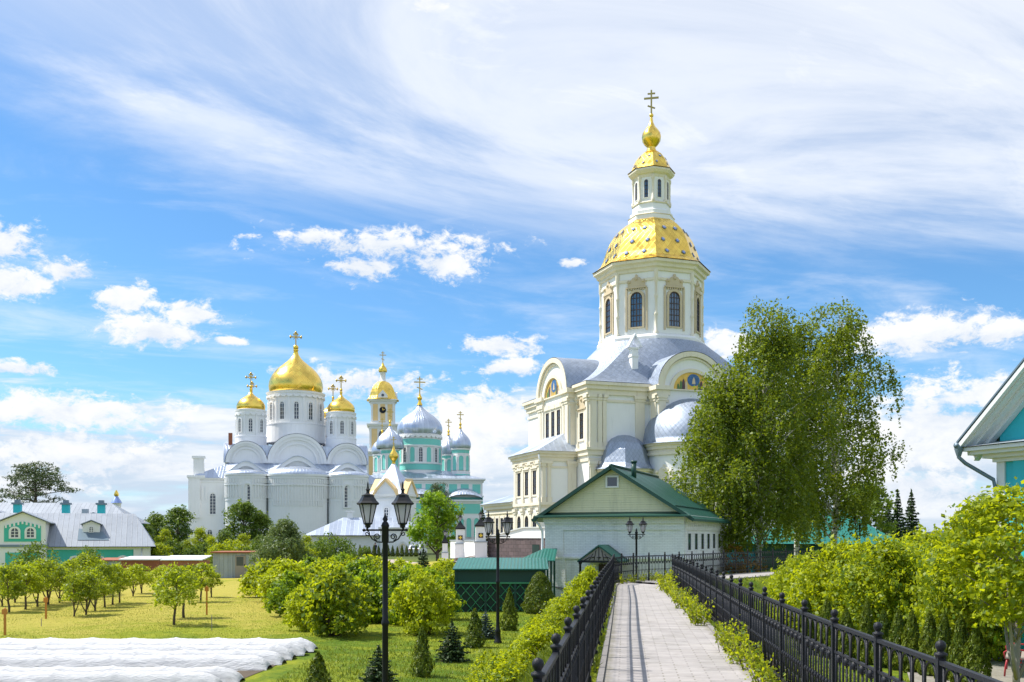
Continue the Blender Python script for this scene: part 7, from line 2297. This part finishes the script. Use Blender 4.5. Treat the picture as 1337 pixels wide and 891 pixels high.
# little thujas along the chapel wall
for k in range(13):
    px = 470 + k * 6.1
    px_place('small_thuja', THL, px, 722, 134, -(711.5 + (k * 7 % 3)), 1.3, 'one of the tiny dark thujas in the row before the chapel walls', 'thuja', .8, 'row of tiny thujas along the white chapel wall')
px_place('round_bush', RND, 476, 722, 133, -712, 2.7, 'low yellowish bush at the end of the tiny thuja row', 'bush', 1.0, names=BN)
# thuja row on the right
tr = [(8.55, 28.9), (8.95, 28.3), (9.3, 27.7), (9.62, 27.0), (9.85, 26.4), (10.05, 25.9), (10.2, 25.4), (10.36, 24.7), (10.42, 24.0), (10.50, 23.3), (10.58, 22.7)]
for k, (x, y) in enumerate(tr):
    rng = random.Random(k + 5)
    place('thuja', THU, x, y, 'one of the clipped yellow-green thujas in the row behind the right fence', 'thuja', (rng.uniform(.78, .95),) * 2 + (rng.uniform(1.08, 1.32),), None, 'row of small thujas behind the right-hand fence')

# --- far conifers
FSP = make_spruce('tall_spruce', 75, 9.0, 2.1, 'leaf_spruce', 22, 60, .50, .35, .08)
SG = 'dark spruces beyond the teal pavilion'
for px, Z, top, lab in ((1172, 112, 641, 'dark pointed spruce, the taller left one beyond the pavilion'), (1190, 116, 640, 'dark pointed spruce, the right one beyond the pavilion'), (1160, 118, 652, 'dark spruce half hidden behind the hanging birch twigs')):
    px_place('spruce', FSP, px, 700, Z, -top, 9.1, lab, 'spruce', .85, SG)
px_place('spruce', FSP, 630, 725, 112, -664, 9.1, 'dark spruce standing between the two emblem pillars', 'spruce', .9)
def make_pine(name, seed, H, R, nb, br, n):
    rs = np.random.RandomState(seed); rng = random.Random(seed)
    blobs = []
    for k in range(nb):
        t = (k + .5) / nb; a = k * 2.4 + rng.uniform(-.4, .4)
        rad = R * (1.0 - .75 * t ** 1.6) * rng.uniform(.35, 1.0)
        q = br * rng.uniform(.6, 1.2)
        blobs.append((rad * cos(a), rad * sin(a), H * (.34 + .64 * t) + rad * .06, q * 1.25, q * 1.25, q * .38))
    P, d, idx = crown_points(rs, blobs, n, .35, .9)
    V = leaf_quads(rs, P, d + np.array([0, 0, .4]), .40, .35, .9, 0)
    limbs = []
    for (x, y, z, *_r) in blobs: limbs.append(([(0, 0, z - .05 * H), (x * .5, y * .5, z - .03 * H), (x, y, z)], [.10, .07, .02]))
    return quads_to_mesh(name + '_crown', V, M['leaf_pine']), wood_mesh(name + '_trunk', ([(0, 0, -.2), (.1, 0, H * .5), (0, .1, H * .97)], [.34, .24, .04]), limbs, M['bark'])


PIN = make_pine('pine', 81, 15.0, 6.8, 40, 1.7, 15000)
px_place('pine_tree', PIN, 47, 740, 168, -601, 15.3, 'wide spreading pine rising above the left roofs', 'pine', 1.12)
px_place('pine_tree', PIN, 572, 720, 130, -628, 15.3, 'dark ragged pine top just behind the bright lime tree', 'pine', .55)

# --- birches
def make_birch(name, seed, H, R, nl_blobs, nstr, nleaf_shell, lean=0.0, bend=0.0):
    rs = np.random.RandomState(seed); rng = random.Random(seed)
    mb = MB()
    tp = [(0, 0, -.2), (bend * .3, 0, H * .15), (bend, .05, H * .35), (bend * .6 + lean * .4, -.05, H * .6), (lean * .8, .05, H * .82), (lean, 0, H * .97)]
    mb.tube(tp, [.20, .17, .145, .10, .055, .012], 9)
    blobs = []
    for k in range(nl_blobs):
        t = (k + .5) / nl_blobs; z = H * (.24 + .72 * t)
        a = k * 2.4 + rng.uniform(-.5, .5)
        prof = (sin(pi * min(1, .16 + .80 * t)) ** .8)
        rad = R * prof * rng.uniform(.30, .92)
        q = R * .27 * rng.uniform(.7, 1.15)
        cx = lean * z / H
        blobs.append((cx + rad * cos(a), rad * sin(a), z, q, q, q * 1.05))
        s0 = Vector((cx * .9, 0, z - rad * .85 - .3)); e = Vector((cx + rad * cos(a), rad * sin(a), z))
        mb.tube([s0, s0.lerp(e, .5) + Vector((0, 0, rad * .12)), e, e + Vector((cos(a) * q * .5, sin(a) * q * .5, -q * .5))], [.055, .035, .016, .006], 5)
    P, d, idx = crown_points(rs, blobs, nleaf_shell, .25, .8)
    N = d * .5 + np.array([0, 0, .3])
    # hanging twigs
    Ps, Ns = [P], [N]
    B = np.array(blobs)
    low = rs.choice(len(B), nstr)
    for j in low:
        dd = sphere_dirs(rs, 1)[0]; dd[2] = abs(dd[2]) * .2 - .3
        s0 = B[j, :3] + dd * B[j, 3:6] * rs.uniform(.7, 1.1)
        L = min(rs.uniform(.8, 3.0), max(.4, s0[2] - 2.5))
        m_ = int(L * 15)
        t = rs.uniform(0, 1, m_)
        sway = np.stack([dd[0] * .35 * np.sqrt(t) + .06 * rs.normal(size=m_), dd[1] * .35 * np.sqrt(t) + .06 * rs.normal(size=m_), -L * t], 1)
        Ps.append(s0 + sway); Ns.append(rs.normal(size=(m_, 3)))
    P = np.vstack(Ps); N = np.vstack(Ns)
    # wind gaps: thin out by a smooth noise so that the sky shows through
    q = np.sin(P[:, 0] * 1.9 + 1.3 * np.sin(P[:, 2] * .9 + seed)) + np.sin(P[:, 1] * 1.7 + P[:, 2] * 1.25 + seed) + np.sin(P[:, 2] * 2.3 - P[:, 0] * 1.1)
    keep = (q > -1.25) | (rs.uniform(0, 1, len(P)) < .25)
    V = leaf_quads(rs, P[keep], N[keep], .172, .72, .9, .6)
    return quads_to_mesh(name + '_crown', V, M['leaf_birch']), mb.mesh(name + '_trunk', M['birch_bark'])


b1 = make_birch('birch', 91, 17.2, 3.7, 58, 620, 26000, .5, .3)
b2 = make_birch('birch_two', 92, 17.0, 4.3, 64, 840, 33000, -.8, -.2)
b3 = make_birch('birch_three', 93, 14.0, 3.7, 50, 820, 24000, -.7, .2)
BB = 'birches at the bend of the footpath'
px_place('birch_tree', b1, 1088, 760, 67, -393, 17.4, 'tall airy birch with a white trunk in front of the teal tarpaulin', 'birch', 1.0, BB, rz=.4)
px_place('birch_tree', b2, 990, 760, 63, -397, 17.2, 'tall dense birch, the middle one, its twigs hanging to the fence', 'birch', 1.0, BB, rz=2.0)
px_place('birch_tree', make_birch('birch_four', 95, 16.0, 3.8, 56, 700, 26000, .2, .1), 1040, 760, 71, -420, 16.2, 'tall birch filling the space between the white trunked one and the dense one', 'birch', 1.0, BB, rz=5.1)
px_place('birch_tree', b3, 938, 760, 61, -478, 14.2, 'shorter yellowish birch hanging over the end of the green roof', 'birch', 1.0, BB, rz=3.6)
px_place('broadleaf_tree', FAR[0], 1128, 740, 92, -632, 7.6, 'dark green tree behind the lantern post at the teal pavilion', 'tree', 1.0)
px_place('broadleaf_tree', FAR[0], 1048, 740, 105, -655, 7.6, 'dark tree seen between the birch trunks', 'tree', 1.0)
px_place('orange_shrub', make_bush('orange_bush', 94, .8, 1.3, 10, .35, 2200, .10, 'leaf_orange'), 962, 740, 60, -713, 1.3, 'orange-leaved shrub behind the fence by the teal kiosk', 'shrub', 1.0, names=BN)

# --- big bushes and the tree on the right
BIG = [make_bush('big_bush', 95 + i, 2.35, 3.7, 30, .85, 21000, .165, ('leaf_bright', 'leaf_mid')[i], aspect=.58, hang=.35, sprigs=260) for i in range(2)]
RG = 'bright bushes behind the thuja row'
for (px, Z, top, i, wk, lab) in [(1098, 33.0, 701, 0, .92, 'bright yellow-green bush, the leftmost of the mass behind the right fence'),
                                 (1160, 31.0, 699, 1, .98, 'bright yellow-green bush in the middle of the mass behind the right fence'),
                                 (1210, 34.0, 688, 0, .90, 'bright yellow-green bush reaching up beside the wooden house'),
                                 (1048, 37.0, 722, 1, .9, 'lower yellow-green bush at the left end of the mass, beside the branch path')]:
    px_place('big_bush', BIG[i], px, 830, Z, -top, 3.8, lab, 'bush', wk, RG, BN)
RT = make_tree('garden_tree', 97, 1.9, 3.5, 1.25, 26, .70, 17000, .145, 'leaf_bright', 'wood_grey', .07, .60, .1, 3, .3)
place('garden_tree', RT, 11.15, 22.0, 'multi-stemmed garden tree with pale trunks beside the red bench', 'tree', (1, 1, .94), 1.0)
place('garden_tree', RT, 13.2, 23.0, 'leafy garden tree at the right edge before the wooden house', 'tree', (.85, .85, .74), 3.0)
px_place('big_bush', BIG[1], 1275, 830, 27.5, -668, 3.8, 'tall bright bush before the corner of the wooden house', 'bush', .72, names=BN)

# --- low shrubs on the bank beside the left fence
LOW = [make_bush('low_shrub', 101 + i, .62, .75, 12, .26, 3400, .075, 'leaf_bright', hang=.1, sprigs=40) for i in range(3)]
HG = 'low yellow-green shrubs along the left fence'
rng = random.Random(17)
for k in range(34):
    Z = 17.5 + 22 * (k / 33) + rng.uniform(-.3, .3)
    xf = 0.14 + .118 * (Z - 5.6)
    x = xf - rng.uniform(1.1, 2.6) + (0 if k % 3 else -.4)
    kx = rng.uniform(.75, 1.2)
    place('low_shrub', LOW[k % 3], x, Z, 'low yellow-green shrub in the band along the left fence', 'shrub', (kx, kx, kx * rng.uniform(.6, .95)), None, HG, names=BN)
place('low_shrub', BUSH[0], 3.05, 39.0, 'leafy shrub growing up through the left fence before the porch', 'shrub', (.42, .42, .50), None, None, names=BN)
place('low_shrub', LOW[1], 2.6, 37.6, 'small leafy shrub leaning on the left fence before the porch', 'shrub', (1.1, 1.1, 1.2), None, None, names=BN)

# --- weeds at the foot of the fences
def make_weed(name, seed, n_st, H, ls, lm):
    rs = np.random.RandomState(seed)
    P, N, A = [], [], []
    mb = MB()
    for k in range(n_st):
        a = rs.uniform(0, 6.28); r = rs.uniform(0, .14)
        d = np.array([cos(a) * rs.uniform(.1, .5), sin(a) * rs.uniform(.1, .5), 1.0]); d /= np.linalg.norm(d)
        L = H * rs.uniform(.45, 1.0); s0 = np.array([r * cos(a), r * sin(a), 0])
        m_ = int(10 + 18 * L)
        t = rs.uniform(.1, 1, m_)
        P.append(s0 + d * (t * L)[:, None] + rs.normal(size=(m_, 3)) * .03)
        N.append(np.tile(d, (m_, 1)) * .4 + rs.normal(size=(m_, 3))); 
        mb.tube([s0, s0 + d * L], [.005, .002], 4)
    V = leaf_quads(rs, np.vstack(P), np.vstack(N), ls, .55, .6, .1)
    return quads_to_mesh(name + '_crown', V, M[lm]), mb.mesh(name + '_stem', M['bark'])


WEED = [make_weed('weed', 111 + i, 11, .62, .075, 'leaf_bright') for i in range(3)]
WG = 'leafy weeds at the foot of the right fence'
for k in range(34):
    Z = 12.2 + 26.5 * (k / 33) ** 1.1 + rng.uniform(-.3, .3)
    xr = 2.83 + .085 * (Z - 6.4) + max(0, Z - 20) * .018
    if 18.5 < Z < 20.5: continue
    s_ = rng.uniform(.55, 1.25) * (1.25 if 25 < Z < 37 else 1)
    place('weed', WEED[k % 3], xr - .10 + rng.uniform(-.06, .06), Z, 'leafy weed sprouting at the foot of the sunny right fence', 'plant', (s_, s_, s_), None, WG, .03, ('leaves', 'stem'))
for k in range(26):
    Z = 6 + 33 * (k / 25) + rng.uniform(-.5, .5)
    xf = 0.14 + .118 * (Z - 5.6) - (0.02 if Z > 20 else 0)
    s_ = rng.uniform(.18, .40)
    place('weed', WEED[k % 3], xf + .02, Z, 'tuft of weeds at the foot of the shaded left fence', 'plant', (s_, s_, s_), None, 'tufts of weeds under the left fence', .03, ('leaves', 'stem'))
for (x, y) in ((4.3, 39.6), (4.75, 40.6), (5.3, 41.5), (5.9, 42.2), (6.6, 43.2), (7.3, 44.1)):
    s_ = rng.uniform(.7, 1.0)
    place('weed', WEED[k % 3], x + .12, y - .12, 'leafy weed under the curving fence at the end of the path', 'plant', (s_, s_, s_), None, 'weeds under the curving fence', .03, ('leaves', 'stem'))

# --- grass blades over the nearer lawn and the banks: nobody could count them
def grass():
    rs = np.random.RandomState(5)
    n = 170000
    u = rs.uniform(0, 1, n)
    Y = 14 + 42 * u ** 1.35
    X = rs.uniform(-.53, .53, n) * Y
    d = np.full(n, 1e9)
    for i in range(0, len(PA) - 2, 2):
        a, b_ = PA[i], PA[i + 2]; ab = b_ - a
        t = np.clip(((X - a[0]) * ab[0] + (Y - a[1]) * ab[1]) / (ab @ ab), 0, 1)
        d = np.minimum(d, np.hypot(X - a[0] - ab[0] * t, Y - a[1] - ab[1] * t))
    keep = d > 1.13
    keep &= ~((X < -5.6) & (Y > 20.2) & (Y < 30.2))
    keep &= ~((X > 9.2) & (Y > 20) & (Y < 29) & (X > 9.5))
    keep &= ~((X > 1.4) & (Y > 49.5) & (X < 13))
    keep &= ~((X > -2.7) & (X < 1.6) & (Y > 45) & (Y < 49))
    X, Y = X[keep], Y[keep]; n = len(X)
    Z = ground_np(X, Y)
    cl = .6 + .5 * np.sin(X * 1.7 + np.sin(Y * 1.1) * 2) * np.sin(Y * 1.3 + 1)
    h = (.03 + .045 * rs.uniform(0, 1, n)) * (.8 + .3 * cl) * np.where((X < -4) & (Y > 31), .55, 1.0) * np.where((d[keep] < 3.2), 1.9, 1.0)
    a = rs.uniform(0, 2 * pi, n); w = h * .16 + .004
    dx, dy = np.cos(a) * w, np.sin(a) * w
    lx, ly = rs.normal(size=n) * h * .45, rs.normal(size=n) * h * .45
    V = np.empty((n, 4, 3))
    V[:, 0] = np.stack([X - dx, Y - dy, Z - .005], 1)
    V[:, 1] = np.stack([X + dx, Y + dy, Z - .005], 1)
    V[:, 2] = np.stack([X + lx + dx * .25, Y + ly + dy * .25, Z + h], 1)
    V[:, 3] = np.stack([X + lx - dx * .25, Y + ly - dy * .25, Z + h], 1)
    o = bpy.data.objects.new('grass', quads_to_mesh('grass', V.reshape(-1, 3), M['grass_blade'])); COL.objects.link(o)
    tag(o, 'short green grass on the lawn and the path banks', 'grass', None, 'stuff')


grass()
